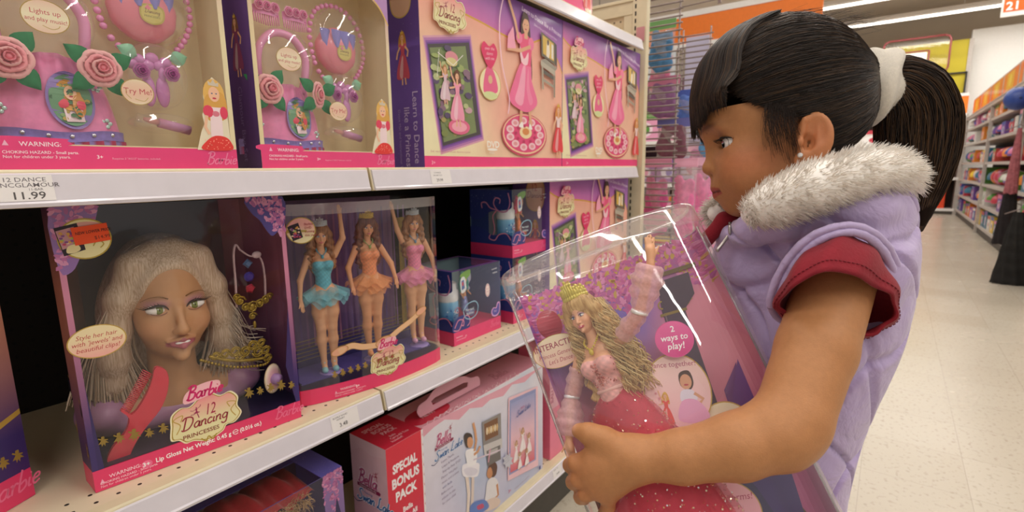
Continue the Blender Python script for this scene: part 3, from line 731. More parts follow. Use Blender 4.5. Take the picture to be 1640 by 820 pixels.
    s.blob(sh, '#c9a75a'); s.blob([(x*.93, y*.95) for x, y in sh], '#dcae92'); s.text('12', -.16, .12, .36, '#b0284f', sx=.7); script(s, 'Dancing', -.36, -.12, .22, '#8a2236', wt=.1); s.at()
    princess(s, Dp*.62, H*.42, H*.27, '#c65266', hair='#c58a3a', arm='side')
    s.text('Learn to Dance', Dp*.80, H*.385, .0235, '#cbb8e2', rot=-math.pi/2, bold=.004); s.text('like a Princess', Dp*.60, H*.31, .0235, '#cbb8e2', rot=-math.pi/2, bold=.004)
    s.text('Dance Mat and Instructional Video', Dp*.46, H*.30, .010, '#a48fc4', rot=-math.pi/2)
    a.build('front_print', c.t); s.build('spine_print', c.t)

def dance_box(x, y, z, label):
    c = Carton('dance_mat_box', label, 'toy box', x, y, z, 0.5510, 0.4055, 0.135, group='boxed dance mats')
    c.solid('#5a3a80'); dance_art(c); return c
dance_box(0.757, 0.790, ZM+.0006, 'first dance mat box on the middle shelf, its purple spine showing')
dance_box(1.3105, 0.790, ZM+.0006, 'second dance mat box, beside the end panel on the middle shelf')
dance_box(1.268, 0.806, Z2+.0006, 'dance mat box one shelf lower, behind the girl\'s display case')

# ------------------------------------------------------------------ pink bag play sets
M_SATIN = mat('pink_satin', '#ee8cba', rough=0.42, var=0.12, scale=60, bump=0.6, sheen=0.5)
M_PETAL = mat('rose_petal_cloth', attr=True, rough=0.6, var=0.06, scale=80, sheen=0.3)
M_LEAF = mat('green_felt_leaf', '#2f7a4c', rough=0.8, var=0.15, scale=120)
M_PEARLP = mat('pink_moulded_plastic', '#f09cca', rough=0.25, var=0.03, coat=0.4)
M_ORCHID = mat('orchid_plastic', '#db8aca', rough=0.25, var=0.04, coat=0.4)
M_MINT = mat('mint_plastic', '#8fc8a4', rough=0.35, var=0.04)
M_SILV = mat('silver_stud', '#dcdce4', rough=0.2, metal=0.9)
M_IRI = mat('iridescent_sequin', '#c9e2da', rough=0.2, metal=0.5)
def rose(mb, c, r, cols=('#f3a0a6', '#f0b6b4', '#ea8a96')):
    """open cloth rose facing -y, made of overlapping cupped petals"""
    c = Vector(c)
    for ring, (n, rr, h, cc) in enumerate(((6, 1.0, .0, cols[1]), (5, .72, .25, cols[0]), (4, .46, .5, cols[1]), (3, .24, .7, cols[2]))):
        for i in range(n):
            an = 2*math.pi*i/n+ring*.6; wd = 2.0*math.pi/n*.95
            def f(s, t, an=an, wd=wd, rr=rr, h=h):
                th = an+(s-.5)*wd*1.5; q = r*rr*(.35+.65*t**.8)*(1-.15*(2*s-1)**2); y = -(h*r*.7)-r*.42*math.sin(t*1.9)+(.12*r if t > .9 else 0)
                return c+Vector((q*math.cos(th), y, q*math.sin(th)))
            mb.grid(f, 6, 5, cc, cfn=lambda s, t, cc=cc: mixc(cols[2], cc, t*1.3))
    mb.ell(c+Vector((0, -r*.55, 0)), (r*.2, r*.3, r*.2), cols[2], nu=10, nv=6)
def leaf(mb, c, L, W, an, col='#2f7a4c', y=-.001):
    ca, sa = math.cos(an), math.sin(an)
    def f(s, t):
        a_ = L*t; b_ = W*math.sin(math.pi*t**.8)*(s-.5); z = -.003*math.sin(math.pi*t)+.002*abs(s-.5)*2
        return Vector(c)+Vector((a_*ca-b_*sa, y-z*-1, a_*sa+b_*ca))
    mb.grid(f, 4, 7, col)
def bag_set(x, label, sfx, rosefold=False):
    c = Carton('play_set_box', 'pink handbag play set box '+label, 'toy box', x, 0.790, ZM+.0006, 0.2645, 0.335, 0.085, group='boxed handbag play sets')
    W, H, Dp = c.W, c.H, c.D
    c.tray('#efe1b6', '#e6d8ae', win=(.006, .029, .2575, .327)); 
    a = c.front()
    a.rect(0, 0, W, .0275, '#e8447f'); a.rect(0, .0275, .0065, H, '#d9c79a', 1, 8, lambda u, v: mixc('#e2d2a4', '#c9889c', (v-.2)*6)); a.rect(.2575, .0275, W, H, '#e6d9ae', 1, 8, lambda u, v: mixc('#e6d9ae', '#c77fa8', (v-.2)*7))
    a.blob([(0, .0275), (0, .0365), (.066, .0355), (.0695, .033), (.0695, .0275)], '#e8447f', 3)
    a.poly([(.17, .334), (.2645, .334), (.2645, .262), (.245, .29)], '#b58ac0'); a.curve([(.165, .334), (.215, .31), (.245, .29), (.2645, .262)], .003, '#d9b45e')
    a.poly([(.013, .0265), (.0185, .0265), (.01575, .0325)], '#f5b7cf'); a.text('WARNING:', .027, .0262, .0072, '#fbe3ec', bold=.01)
    a.text('CHOKING HAZARD - Small parts.', .012, .0178, .0046, '#fbe3ec', bold=.012); a.text('Not for children under 3 years.', .012, .0127, .0046, '#fbe3ec', bold=.006)
    a.text('3+', .0955, .0127, .006, '#fbe3ec', bold=.02); a.text('Requires 3 "AG13" batteries, included.', .111, .0118, .0034, '#f6bcd2')
    script(a, 'Barbie', .222, .0062, .017, '#f489b1', wt=.09)
    a.build('front_print', c.t)
    s = c.left(); s.rect(0, 0, Dp, H, None, 1, 10, lambda u, v: mixc('#4c2868', '#6c4696', v/H)); princess(s, Dp*.5, H*.42, H*.28, '#8a3a68', hair='#8a5a3a', arm='side'); s.text('Glamour Bag Set', Dp*.4, H*.38, .017, '#8468a8', rot=-math.pi/2); s.build('spine_print', c.t)
    # corner figure cut-out standing on the pink band
    a = c.front(.0009)
    cut = [(.211, .026), (.218, .05), (.2235, .062), (.222, .075), (.2275, .085), (.2255, .10), (.2295, .115), (.240, .1275), (.2475, .121), (.252, .11), (.2560, .085), (.2575, .026)]
    a.poly(cut, '#e7dcc0'); a.ell(.2405, .103, .0145, .022, '#e3b45e', n=16); a.ell(.235, .085, .010, .02, '#d9a34e', n=12); a.ell(.249, .088, .008, .02, '#d9a34e', n=12)
    a.ell(.2405, .104, .0075, .0105, '#efbe9c', n=14); a.ell(.2378, .105, .0013, .0009, '#3f5a8a', n=6); a.ell(.2435, .105, .0013, .0009, '#3f5a8a', n=6); a.ell(.2405, .0985, .0028, .0012, '#c9304f', n=8)
    a.poly([(.234, .116), (.2335, .122), (.2375, .119), (.2408, .125), (.244, .119), (.248, .121), (.2475, .115)], '#cfc3b0')
    a.poly([(.233, .086), (.2485, .086), (.2475, .045), (.231, .045)], '#f1d9dc'); a.ell(.2305, .08, .007, .0085, '#df4360', n=12); a.ell(.2515, .079, .0055, .009, '#df4360', n=12); a.line([(.228, .074), (.2245, .058), (.229, .048)], .004, '#efbe9c')
    a.ell(.2405, .077, .005, .004, '#d9798a', n=10)
    a.blob([(.218, .0265), (.2235, .038), (.236, .046), (.250, .045), (.2573, .038), (.2573, .0265)], '#e23a35', 4)
    for i in range(26): a.h = .0026; a.ell(.221+RNG.random()*.035, .0275+RNG.random()*.014, .0009, .0007, '#f6a48e', n=5)
    a.build('corner_figure_cutout', c.t, PAPER)
    c.film(.006, .029, .2575, .327)
    # blister ridges over the contents
    b = MB()
    def bump(cx, cz, rx, rz, dep, n=26):
        vs = [c.W_(0, 0, 0)]; pr = [(1.0, 0), (.99, .5), (.93, .85), (.8, 1)]
        vv = []
        for k, (s_, dd) in enumerate(pr):
            for i in range(n):
                an = 2*math.pi*i/n; vv.append((cx+rx*s_*math.cos(an), .052-(dep*dd), cz+rz*s_*math.sin(an)))
        b.add(vv, [(k*n+i, k*n+(i+1) % n, (k+1)*n+(i+1) % n, (k+1)*n+i) for k in range(3) for i in range(n)]+[tuple(3*n+i for i in range(n))], smooth=True)
    bump(.072, .178, .052, .050, .028); bump(.183, .222, .052, .060, .026); bump(.184, .125, .041, .045, .022); bump(.187, .063, .040, .014, .02)
    b.build('blister_tray', BLISTER, c.t)
    def T(name, lab, cat): 
        t = thing(name, c.W_(.1, .05, .1), lab, cat, None); t['_local'] = 1; t.location = c.W_(0, 0, 0); return t
    # handbag
    t = T('toy_handbag', 'satin handbag in the box '+label, 'toy bag')
    def bagf(s, u):
        # s around 0..1 front half, u height
        z = lerp(.034, .132, u); half = lerp(.073, .047, u**1.3); mid = lerp(.070, .074, u)
        x_ = mid+(s*2-1)*half; y_ = .062-.038*math.sqrt(max(0, 1-(2*s-1)**2))*(1-.25*u)
        y_ += .0022*math.sin(s*37+u*3)*u+.0012*math.sin(s*23-u*9)
        if u > .98: z += .006*math.exp(-((s-.5)/.22)**2)
        return Vector((x_, y_, z))
    b = MB(); b.grid(bagf, 40, 22); b.grid(lambda s, u: bagf(s, u)*1 if False else Vector((bagf(s, 1).x, lerp(bagf(s, 1).y, .062, u), bagf(s, 1).z)), 40, 3); b.build('body', M_SATIN, t)
    b = MB()
    def hem(s, u): p = bagf(s, 0); return Vector((p.x*1.01-.0007, p.y-.0032+.0012*math.sin(u*3.1), lerp(.0345, .0465, u)+.002*math.sin(s*9)))
    b.grid(hem, 36, 4, '#8f7cc4'); b.build('lilac_ribbon', VCLOTH, t)
    b = MB()
    b.grid(lambda s, u: hem(s, 0)+Vector((.002*math.sin(s*60), .001*math.cos(s*60), -.012*u)), 60, 2, '#b03a66', cfn=lambda s, u: '#b8305c' if math.sin(s*60) > 0 else '#9a86cc'); b.build('pleated_trim', VCLOTH, t)
    for i in range(6):
        s_ = .12+.15*i; p = hem(s_, .5); b = MB(); b.ell(p+Vector((0, -.001, .001)), (.0026, .0016, .0026), nu=10, nv=6); b.build('stud', M_SILV, t)
    b = MB(); hp = crv([(.035, .045, .122), (.029, .042, .155), (.033, .04, .190), (.052, .04, .213), (.074, .04, .2185), (.096, .04, .211), (.112, .04, .186), (.111, .042, .155), (.104, .045, .125)], 5)
    b.tube(hp, .0062, n=10); b.build('handle', M_PEARLP, t)
    for q, (rx, rz_, rr) in enumerate(((.033, .124, .024), (.1175 if not rosefold else .121, .124, .0235))):
        b = MB(); rose(b, (rx, .026, rz_), rr*(1 if not (rosefold and q) else .8)); o = b.build('cloth_rose', M_PETAL, t)
        if rosefold and q: o.scale = (.62, 1, 1.25); o.location = (.121*.38, 0, -.124*.25)
        for k, an in enumerate(((2.7, -.9, -2.2, .9) if q == 0 else (-.9, 2.5, -2.4, .5))):
            b = MB(); leaf(b, (rx+.009*math.cos(an), .022, rz_+.009*math.sin(an)), rr*1.35, rr*.95, an); b.build('leaf', M_LEAF, t)
    a = Art(lambda u, v, h: Vector((u, bagf(min(max((u-.072)/.13+.5, .02), .98), (v-.034)/.098).y-.0035-h, v)))
    ox, oz = .0855, .083
    a.ell(ox, oz, .0245, .0345, '#8f78b8', n=30); a.ell(ox, oz, .0215, .0305, '#6f9b76'); 
    for i in range(30): an = RNG.random()*6.28; q = RNG.random()**.5; a.ell(ox+.019*q*math.cos(an), oz+.027*q*math.sin(an), .003, .0025, RNG.choice(['#4f7a52', '#86a86a', '#b9a24e', '#3f6a4a']), n=7)
    a.ell(ox-.002, oz+.006, .0125, .0185, '#d99c45', n=18); a.ell(ox+.007, oz-.006, .007, .014, '#c98a3d', n=12); a.poly([(ox-.008, oz-.026), (ox-.009, oz-.006), (ox+.009, oz-.006), (ox+.011, oz-.025)], '#f0d6dc')
    a.ell(ox-.009, oz-.004, .006, .006, '#dd4a5e', n=10); a.ell(ox+.009, oz-.005, .005, .006, '#dd4a5e', n=10); a.ell(ox, oz+.009, .0062, .0085, '#efbd98', n=14); a.ell(ox, oz+.0045, .0022, .001, '#c0304a', n=6)
    for dx in (-.0024, .0024): a.ell(ox+dx, oz+.0105, .0009, .0007, '#3a3050', n=6)
    a.build('oval_picture', t, PRINT)
    for (fx, fz) in ((.018, .103), (.022, .070), (.12, .058), (.115, .103)):
        b = MB(); p = Vector((fx, bagf(min(max((fx-.072)/.13+.5, .02), .98), (fz-.034)/.098).y-.002, fz))
        for i in range(5): an = i*1.2566; b.ell(p+Vector((.0042*math.cos(an), 0, .0042*math.sin(an))), (.0026, .0008, .0026), nu=8, nv=5)
        b.build('flower_sequin', M_IRI, t)
    # bead necklace with pouch pendant
    t = T('bead_necklace', 'pink bead necklace in the play set box '+label, 'toy necklace')
    pts = crv([(.148, .045, .160), (.137, .045, .175), (.130, .045, .20), (.128, .045, .235), (.140, .045, .268), (.165, .045, .283), (.195, .045, .283), (.222, .045, .266), (.237, .045, .235), (.238, .045, .205), (.228, .045, .18), (.214, .045, .162)], 3)
    L = 0; last = None
    for p in pts:
        p = Vector(p)
        if last is not None and (p-last).length < .0080: continue
        last = p; b = MB(); b.ell(p, .0044, nu=9, nv=6); b.build('bead', M_PEARLP, t)
    t = T('toy_pouch', 'pink coin pouch in the box '+label, 'toy pouch')
    b = MB(); cx, cz = .182, .212
    b.ell((cx, .05, cz), (.041, .020, .042), nu=28, nv=16, fn=lambda d: 1-.10*max(0, d.z)+.02*math.sin(9*math.atan2(d.z, d.x))); b.build('pouch_body', mat('pink_quilted_plastic', '#ee8494', rough=.4, var=.06, coat=.3), t)
    b = MB()
    for i in range(4):
        xx = cx-.027+.018*i
        b.grid(lambda s, u, xx=xx: Vector((xx+(s-.5)*.020*(1-.75*u**2), .031-.004*math.sin(s*3.14)+abs(xx-cx)*.22*abs(xx-cx)/.02, cz+.030-.030*u)), 5, 6, '#8d86d2')
    b.build('lilac_flap', VPLAST, t)
    a = Art(planeS((cx+.004, .0305, cz-.008), (1, 0, 0), (0, 0, 1), (0, -1, 0))); a.at(0, 0, .9)
    sh = [(-.016, 0), (-.013, .012), (0, .015), (.015, .012), (.017, 0), (.012, -.010), (0, -.014), (-.012, -.010)]; a.blob(sh, '#c6b24c'); a.blob([(x*.85, y*.85) for x, y in sh], '#d8c768'); a.text('PRINCESSES', 0, -.004, .004, '#7a6a2a', align='c'); script(a, 'Dancing', -.009, .002, .006, '#7a4a2a'); a.build('badge', t, PAPER)
    # slipper brooch
    t = T('slipper_brooch', 'orchid slipper brooch in the box '+label, 'toy brooch')
    b = MB()
    for dx in (-.0085, .0085): b.ell((.184+dx, .043, .106), (.0085, .006, .021), nu=14, nv=10); b.ell((.184+dx*1.1, .042, .128), (.0045, .005, .012), nu=10, nv=6)
    for dx, dz in ((-.016, .146), (0, .150), (.016, .146), (-.006, .140), (.008, .141), (-.024, .14), (.024, .138)): b.ell((.184+dx, .044, dz), (.0085, .005, .0075), nu=10, nv=6)
    b.build('slippers', M_ORCHID, t)
    for dx, an in ((-.018, 2.75), (.021, .35)): b = MB(); leaf(b, (.184+dx, .040, .150), .024, .020, an, y=-.001); b.build('leaf', M_MINT, t)
    for dx in (-.0175, .0185):
        b = MB(); rose(b, (.184+dx, .036, .130), .0105, ('#b23a92', '#c053a0', '#9a2c80')); b.build('moulded_rose', VPLAST, t)
    # lipstick tube
    t = T('toy_lipstick', 'clear pink toy lipstick tube in the play set box '+label, 'toy lipstick')
    d = Vector((.067, 0, -.0155)).normalized(); p0 = Vector((.156, .046, .0705))
    b = MB(); b.tube([p0+d*.002, p0+d*.028], .0058, '#efe3ea', n=14); b.build('cap', BLISTER, t)
    b = MB(); b.tube([p0+d*.010, p0+d*.018, p0+d*.028], [.002, .004, .004], '#f3a79c', n=12); b.build('lip_colour', VPLAST, t)
    b = MB(); b.tube([p0+d*.028, p0+d*.068], .0066, '#dba0d4', n=14, cols=['#e39ab8', '#cf9ad8']); b.build('case', VPLAST, t)
    # comb pair
    for k, (cx, sg) in enumerate(((.0525, 1), (.1025, -1))):
        t = T('toy_comb', ('left' if k == 0 else 'right')+' toy comb in the box '+label, 'toy comb')
        b = MB(); b.grid(lambda s, u, cx=cx: Vector((cx+(s-.5)*.044, .046-.004*math.sin(s*3.14), .243+.012*u+.006*math.sin(s*3.14)*u)), 12, 3)
        for i in range(12): xx = cx-.0205+.041*i/11; b.tube([(xx, .045, .246), (xx, .044, .227+.003*abs(i-5.5)/5.5)], [.0014, .0009], n=5)
        b.build('comb_teeth', M_PEARLP, t)
        b = MB()
        for i in range(3): rose(b, (cx-.013+.013*i, .042, .256), .0085, ('#e982ac', '#f0a2c0', '#d9669a'))
        b.build('rosettes', VPLAST, t)
    # oval stickers on the blister
    a = Art(planeS((.0725, .022, .1755), (1, 0, 0), (0, 0, 1), (0, -1, 0))); a.ell(0, 0, .0222, .0188, '#b99a4c'); a.ell(0, 0, .0212, .0178, '#f2d7c0', cfn=lambda u, v: mixc('#f4ecc8', '#f1b7aa', abs(v)*34))
    a.text('Lights up', 0, .0025, .0078, '#c94a55', align='c'); a.text('and play music!', 0, -.0058, .0066, '#c94a55', align='c', sx=.95); a.curve([(-.004, -.010), (.004, -.013), (.010, -.011), (.012, -.008)], .0007, '#c9ac5a'); a.build('lights_up_label', c.t, PAPER)
    a = Art(planeS((.1512, .010, .0985), (1, 0, 0), (0, 0, 1), (0, -1, 0))); a.ell(0, 0, .0185, .0165, '#b99a4c'); a.ell(0, 0, .0175, .0155, '#f2dfc0', cfn=lambda u, v: mixc('#f4ecc8', '#f1c4aa', abs(u)*50))
    a.text('Try Me!', 0, -.0025, .0098, '#c94a55', align='c'); a.curve([(-.012, .003), (-.013, -.003), (-.008, -.009)], .0007, '#c9ac5a'); a.curve([(-.004, -.009), (.006, -.011), (.011, -.006)], .0007, '#c9ac5a'); a.build('try_me_label', c.t, PAPER)
bag_set(0.1105, 'at the far left', 0)
bag_set(0.4120, 'touching the dance mat box', 1, rosefold=True)
# ------------------------------------------------------------------ dolls
M_DSKIN = mat('doll_vinyl', attr=True, rough=0.38, var=0.02, sss=0.0, spec=0.4)
M_DPAINT = mat('doll_face_paint', attr=True, rough=0.2, var=0.0, coat=0.4)
def hair_mat(name, c, c2, k=1.0, bmp=.6):
    """streaky hair: stretched noise between two tones"""
    if name in _mats: return _mats[name]
    m = bpy.data.materials.new(name); m.use_nodes = True; nt = m.node_tree; N, L = nt.nodes, nt.links
    b = N['Principled BSDF']; b.inputs['Roughness'].default_value = 0.42
    tc = N.new('ShaderNodeTexCoord'); mp = N.new('ShaderNodeMapping'); mp.inputs['Scale'].default_value = (380*k, 380*k, 22*k)
    nz = N.new('ShaderNodeTexNoise'); nz.inputs['Scale'].default_value = 1; nz.inputs['Detail'].default_value = 3
    L.new(tc.outputs['Object'], mp.inputs[0]); L.new(mp.outputs[0], nz.inputs['Vector'])
    cr = N.new('ShaderNodeValToRGB'); cr.color_ramp.elements[0].position = .35; cr.color_ramp.elements[1].position = .65
    cr.color_ramp.elements[0].color = (*hx(c2), 1); cr.color_ramp.elements[1].color = (*hx(c), 1)
    L.new(nz.outputs['Fac'], cr.inputs[0]); L.new(cr.outputs[0], b.inputs['Base Color'])
    bp = N.new('ShaderNodeBump'); bp.inputs['Strength'].default_value = bmp; bp.inputs['Distance'].default_value = 0.0012
    L.new(nz.outputs['Fac'], bp.inputs['Height']); L.new(bp.outputs[0], b.inputs['Normal'])
    _mats[name] = m; return m
M_BLOND = hair_mat('blond_doll_hair', '#dcb878', '#a87c42')
M_PLAT = hair_mat('platinum_doll_hair', '#dcc6ae', '#b89a7c', 1.6, .3)
M_AUBURN = hair_mat('auburn_doll_hair', '#7e4028', '#4a2014')
M_LBROWN = hair_mat('light_brown_doll_hair', '#a8744a', '#6e452a')
M_TULLE = {}
def tulle(name, c, al=0.45, spark=0.0, rough=.6):
    if name in _mats: return _mats[name]
    m = mat(name, c, rough=rough, var=.12, scale=350, sheen=.4); m.node_tree.nodes['Principled BSDF'].inputs['Alpha'].default_value = al
    return m
def face_sdf(s, O, u, fr=-1):
    """adds a woman's face; O = chin point origin, u = chin-to-hairline height, facing -y"""
    def P(x, y, z): return (O[0]+x*u, O[1]+y*u, O[2]+z*u)
    def R(*r): return [q*u for q in r] if len(r) > 1 else r[0]*u
    s.ell(P(0, .08, .80), R(.365, .48, .45), k=.05*u); s.ell(P(0, -.06, .52), R(.325, .35, .50), k=.08*u)
    s.ell(P(0, -.12, .24), R(.215, .25, .23), k=.10*u); s.ell(P(0, -.335, .065), R(.07), k=.08*u)
    for g in (-1, 1):
        s.ell(P(g*.175, -.235, .38), R(.13), k=.10*u)
        s.ell(P(g*.155, -.435, .565), R(.10, .055, .062), k=.06*u, op='cut')
        s.ell(P(g*.045, -.435, .335), R(.034), k=.03*u)
        s.cap(P(g*.115, -.375, .232), P(g*.012, -.432, .252), R(.016), R(.026), k=.025*u)
        s.cap(P(g*.085, -.385, .195), P(0, -.428, .178), R(.018), R(.030), k=.025*u)
    s.cap(P(0, -.385, .60), P(0, -.478, .365), R(.024), R(.046), k=.05*u); s.ell(P(0, -.49, .352), R(.045), k=.03*u)
    s.cap(P(0, .05, .22), P(0, .12, -.35), R(.155), R(.17), k=.08*u)
def face_cols(v, O, u, skin, lip, blush='#d9805f', shadow=None):
    q = (v-np.array(O))/u; col = np.tile(np.array(hx(skin)), (len(v), 1))
    def blend(w, c): 
        nonlocal col
        col = col*(1-w[:, None])+np.array(hx(c))*w[:, None]
    fr = np.clip((-.05-q[:, 1])*8, 0, 1)
    for g in (-1, 1):
        blend(fr*.30*np.exp(-((q[:, 0]-g*.22)/.11)**2-((q[:, 2]-.36)/.10)**2), blush)
        if shadow: blend(fr*.75*np.exp(-((q[:, 0]-g*.165)/.10)**4-((q[:, 2]-.615)/.045)**2), shadow)
    ax = np.abs(q[:, 0]); top = .262-.25*ax+.012*np.cos(ax*60)*(ax < .05); bot = .142+.65*ax**1.5
    w = fr*np.clip((.135-ax)*90, 0, 1)*np.clip((top-q[:, 2])*90, 0, 1)*np.clip((q[:, 2]-bot)*90, 0, 1); blend(w, lip)
    return col
def face_paint(O, u, parent, iris='#5f8f86', brow='#8a5a2e', teeth=True, lash='#2a1a18'):
    b = MB()
    def P(x, y, z): return Vector((O[0]+x*u, O[1]+y*u, O[2]+z*u))
    for g in (-1, 1):
        c = P(g*.160, -.325, .562)
        b.ell(c, (.094*u, .060*u, .052*u), '#f4efe9', nu=18, nv=10)
        b.ell(c+Vector((g*-.008*u, -.0235*u, 0)), (.046*u, .042*u, .048*u), iris, nu=14, nv=8)
        b.ell(c+Vector((g*-.008*u, -.0375*u, 0)), (.022*u, .029*u, .022*u), '#0c0908', nu=12, nv=8)
        b.ell(c+Vector((g*-.008*u-.012*u, -.062*u, .014*u)), (.0065*u, .005*u, .0065*u), '#ffffff', nu=6, nv=4)
        lid = crv([P(g*.070, -.378, .545), P(g*.105, -.392, .592), P(g*.160, -.392, .610), P(g*.215, -.368, .598), P(g*.262, -.325, .578)], 4)
        b.tube(lid, [.004*u+.009*u*math.sin(math.pi*i/(len(lid)-1)) for i in range(len(lid))], lash, n=6)
        lo = crv([P(g*.075, -.378, .540), P(g*.120, -.385, .518), P(g*.180, -.380, .517), P(g*.240, -.345, .545)], 4); b.tube(lo, .0035*u, '#8a5a52', n=5)
        for i in range(7): t = i/6; p = P(g*lerp(.15, .262, t), lerp(-.392, -.325, t), lerp(.612, .580, t)); b.tube([p, p+Vector((g*.045*u*(.4+t), -.012*u, .030*u))], [.005*u, .001*u], lash, n=4)
        br = crv([P(g*.075, -.398, .665), P(g*.14, -.395, .695), P(g*.22, -.355, .690), P(g*.28, -.30, .655)], 4); b.tube(br, [.010*u*(1-.7*i/(len(br)-1)) for i in range(len(br))], brow, n=5, flat=.6)
    if teeth: b.ell(P(0, -.418, .214), (.068*u, .026*u, .017*u), '#f7f2ee', nu=12, nv=6)
    return b.build('face_paint', M_DPAINT, parent)

def doll(name, label, M, pose, hairm, outfit, skin='#e3ac85', iris='#6a9fae', hairlong=1.0, parent_scale=1.0, curly=False, group=None, side=0.0, legs=True):
    """fashion doll 29 cm tall, local origin between the feet, facing -y"""
    t = thing(name, (0, 0, 0), label, 'doll', group); t['_local'] = 1; t.matrix_basis = M
    s = SDF((-.13, -.06, -.004), (.13, .06, .330), .0013)
    if legs:
        for g in (-1, 1):
            s.path([(g*.010, .0, .148), (g*.0115, -.001, .115), (g*.010, -.001, .085), (g*.0105, .002, .060), (g*.009, .001, .018), (g*.009, -.004, .009)], [.0150, .0125, .0085, .0090, .0050, .0048], k=.004)
            s.cap((g*.009, -.004, .008), (g*.010, -.014, .0045), .0045, .0035, k=.003)
    s.ell((0, .001, .152), (.0225, .0155, .016), k=.008); s.cap((0, 0, .165), (0, 0, .185), .0135, .0120, k=.008)
    s.ell((0, .001, .204), (.0185, .0125, .018), k=.008); s.ell((0, .003, .220), (.020, .010, .008), k=.006)
    for g in (-1, 1): s.ell((g*.0085, -.0095, .206), .0092, k=.005)
    s.cap((0, .003, .222), (0, .002, .246), .0066, .006, k=.005)
    for g, (el, wr, ti) in zip((-1, 1), pose):
        sh = (g*.0225, .003, .2185)
        s.cap(sh, el, .0068, .0052, k=.005); s.cap(el, wr, .0051, .0035, k=.003)
        tip = Vector(ti); w_ = Vector(wr); d = (tip-w_)
        s.cap(wr, tuple(w_+d*.5), .0035, .0042, k=.002)
        o = d.orthogonal().normalized()
        for q in (-.0042, -.0014, .0014, .0042): s.cap(tuple(w_+d*.45+o*q*.8), tuple(w_+d*(1.0-abs(q)*25)+o*q), .0014, .0011, k=.001)
        s.cap(tuple(w_+d*.2+o*.003), tuple(w_+d*.6+o*.0085), .0015, .0012, k=.001)
    sdf_build(s, 'body', M_DSKIN, t, colfn=lambda v: np.tile(np.array(hx(skin)), (len(v), 1)), smooth_it=1)
    u = .0295; O = (0, -.001, .2395)
    h = SDF((-.022, -.025, .232), (.022, .030, .288), .00085); face_sdf(h, O, u); 
    hd = sdf_build(h, 'head', M_DSKIN, t, colfn=lambda v: face_cols(v, O, u, skin, '#cf5a66', shadow='#b48ab8'))
    face_paint(O, u, hd, iris=iris)
    # hair
    g_ = SDF((-.045, -.03, .165), (.045, .045, .292), .0014)
    g_.ell((0, .004, .2655), (.0150, .0185, .0170), k=.003)
    g_.ell((0, -.020, .252), (.0100, .0100, .0150), k=.003, op='cut')
    for gx in (-1, 1):
        g_.path([(gx*.0105, -.006, .270), (gx*.0150, .000, .258), (gx*.0165, .003, .240), (gx*(.018+.003*(gx*side)), .004, .222), (gx*.017, .004, .222-.030*hairlong), (gx*.014, .004, .222-.045*hairlong)], [.005, .0065, .0075, .0085, .0075, .003], k=.005)
    g_.path([(0, .016, .262), (0, .018, .240), (0, .018, .215), (0, .018, .215-.05*hairlong)], [.012, .014, .014, .006], k=.006)
    def wavy(v):
        v = v.copy(); k = np.clip((.262-v[:, 2])/.03, 0, 1)
        v[:, 0] += k*.0016*np.sin(v[:, 2]*520+v[:, 1]*200); v[:, 1] += k*.0014*np.cos(v[:, 2]*480+v[:, 0]*260); return v
    hr = sdf_build(g_, 'hair', hairm, t, post=wavy)
    # bodice
    bd = SDF((-.03, -.03, .145), (.03, .025, .225), .0012)
    bd.cap((0, 0, .163), (0, 0, .185), .0148, .0132, k=.008); bd.ell((0, .001, .200), (.0196, .0137, .0165), k=.008)
    for g in (-1, 1): bd.ell((g*.0085, -.0100, .2045), .0100, k=.005)
    bd.ell((0, 0, .226), (.03, .03, .0125), k=.002, op='cut')
    def bcol(v): 
        n = np.sin(v[:, 0]*900)*np.sin(v[:, 2]*800+v[:, 0]*300); c = np.tile(np.array(hx(outfit['bodice'])), (len(v), 1)); return c*(1+.18*n[:, None])
    sdf_build(bd, 'bodice', mat('satin_bodice', attr=True, rough=.35, var=.1, scale=300, sheen=.3), t, colfn=bcol)
    # skirt
    if outfit.get('tutu'):
        rr = random.Random(len(label)); ph = rr.random()*6
        for k in range(3):
            b = MB(); R1, z1 = .046-.004*k, .146-.007*k
            def f(i, j, k=k, R1=R1, z1=z1):
                an = i*2*math.pi; q = .0145+(R1-.0145)*j
                z = lerp(.168, z1, j**.8)+.0045*j*math.sin(an*9+k*2+ph)+.003*j*math.sin(an*4+ph)
                return Vector((q*math.cos(an)*(1+.06*math.sin(an*5+k)), q*math.sin(an)*.62, z))
            b.grid(f, 72, 5); b.build('tutu_layer', tulle('tulle_'+outfit['tutu'][1:], outfit['tutu'], .5), t)
        b = MB(); b.grid(lambda i, j: Vector((lerp(.0148, .020, j)*math.cos(i*6.2832), lerp(.0148, .017, j)*math.sin(i*6.2832), lerp(.165, .128, j)+.002*math.sin(i*60)*j)), 60, 5); b.build('underskirt', tulle('under_'+outfit['tutu'][1:], outfit['tutu'], .85), t)
    if outfit.get('shoe'):
        for g in (-1, 1):
            b = MB(); b.ell((g*.0098, -.009, .0055), (.0058, .0105, .0058), outfit['shoe'], nu=12, nv=8); b.tube([(g*.009-.0055, .001, .018), (g*.009, -.0055, .018), (g*.009+.0055, .001, .018)], .0012, outfit['shoe'], n=6); b.build('shoe', VPLAST, t)
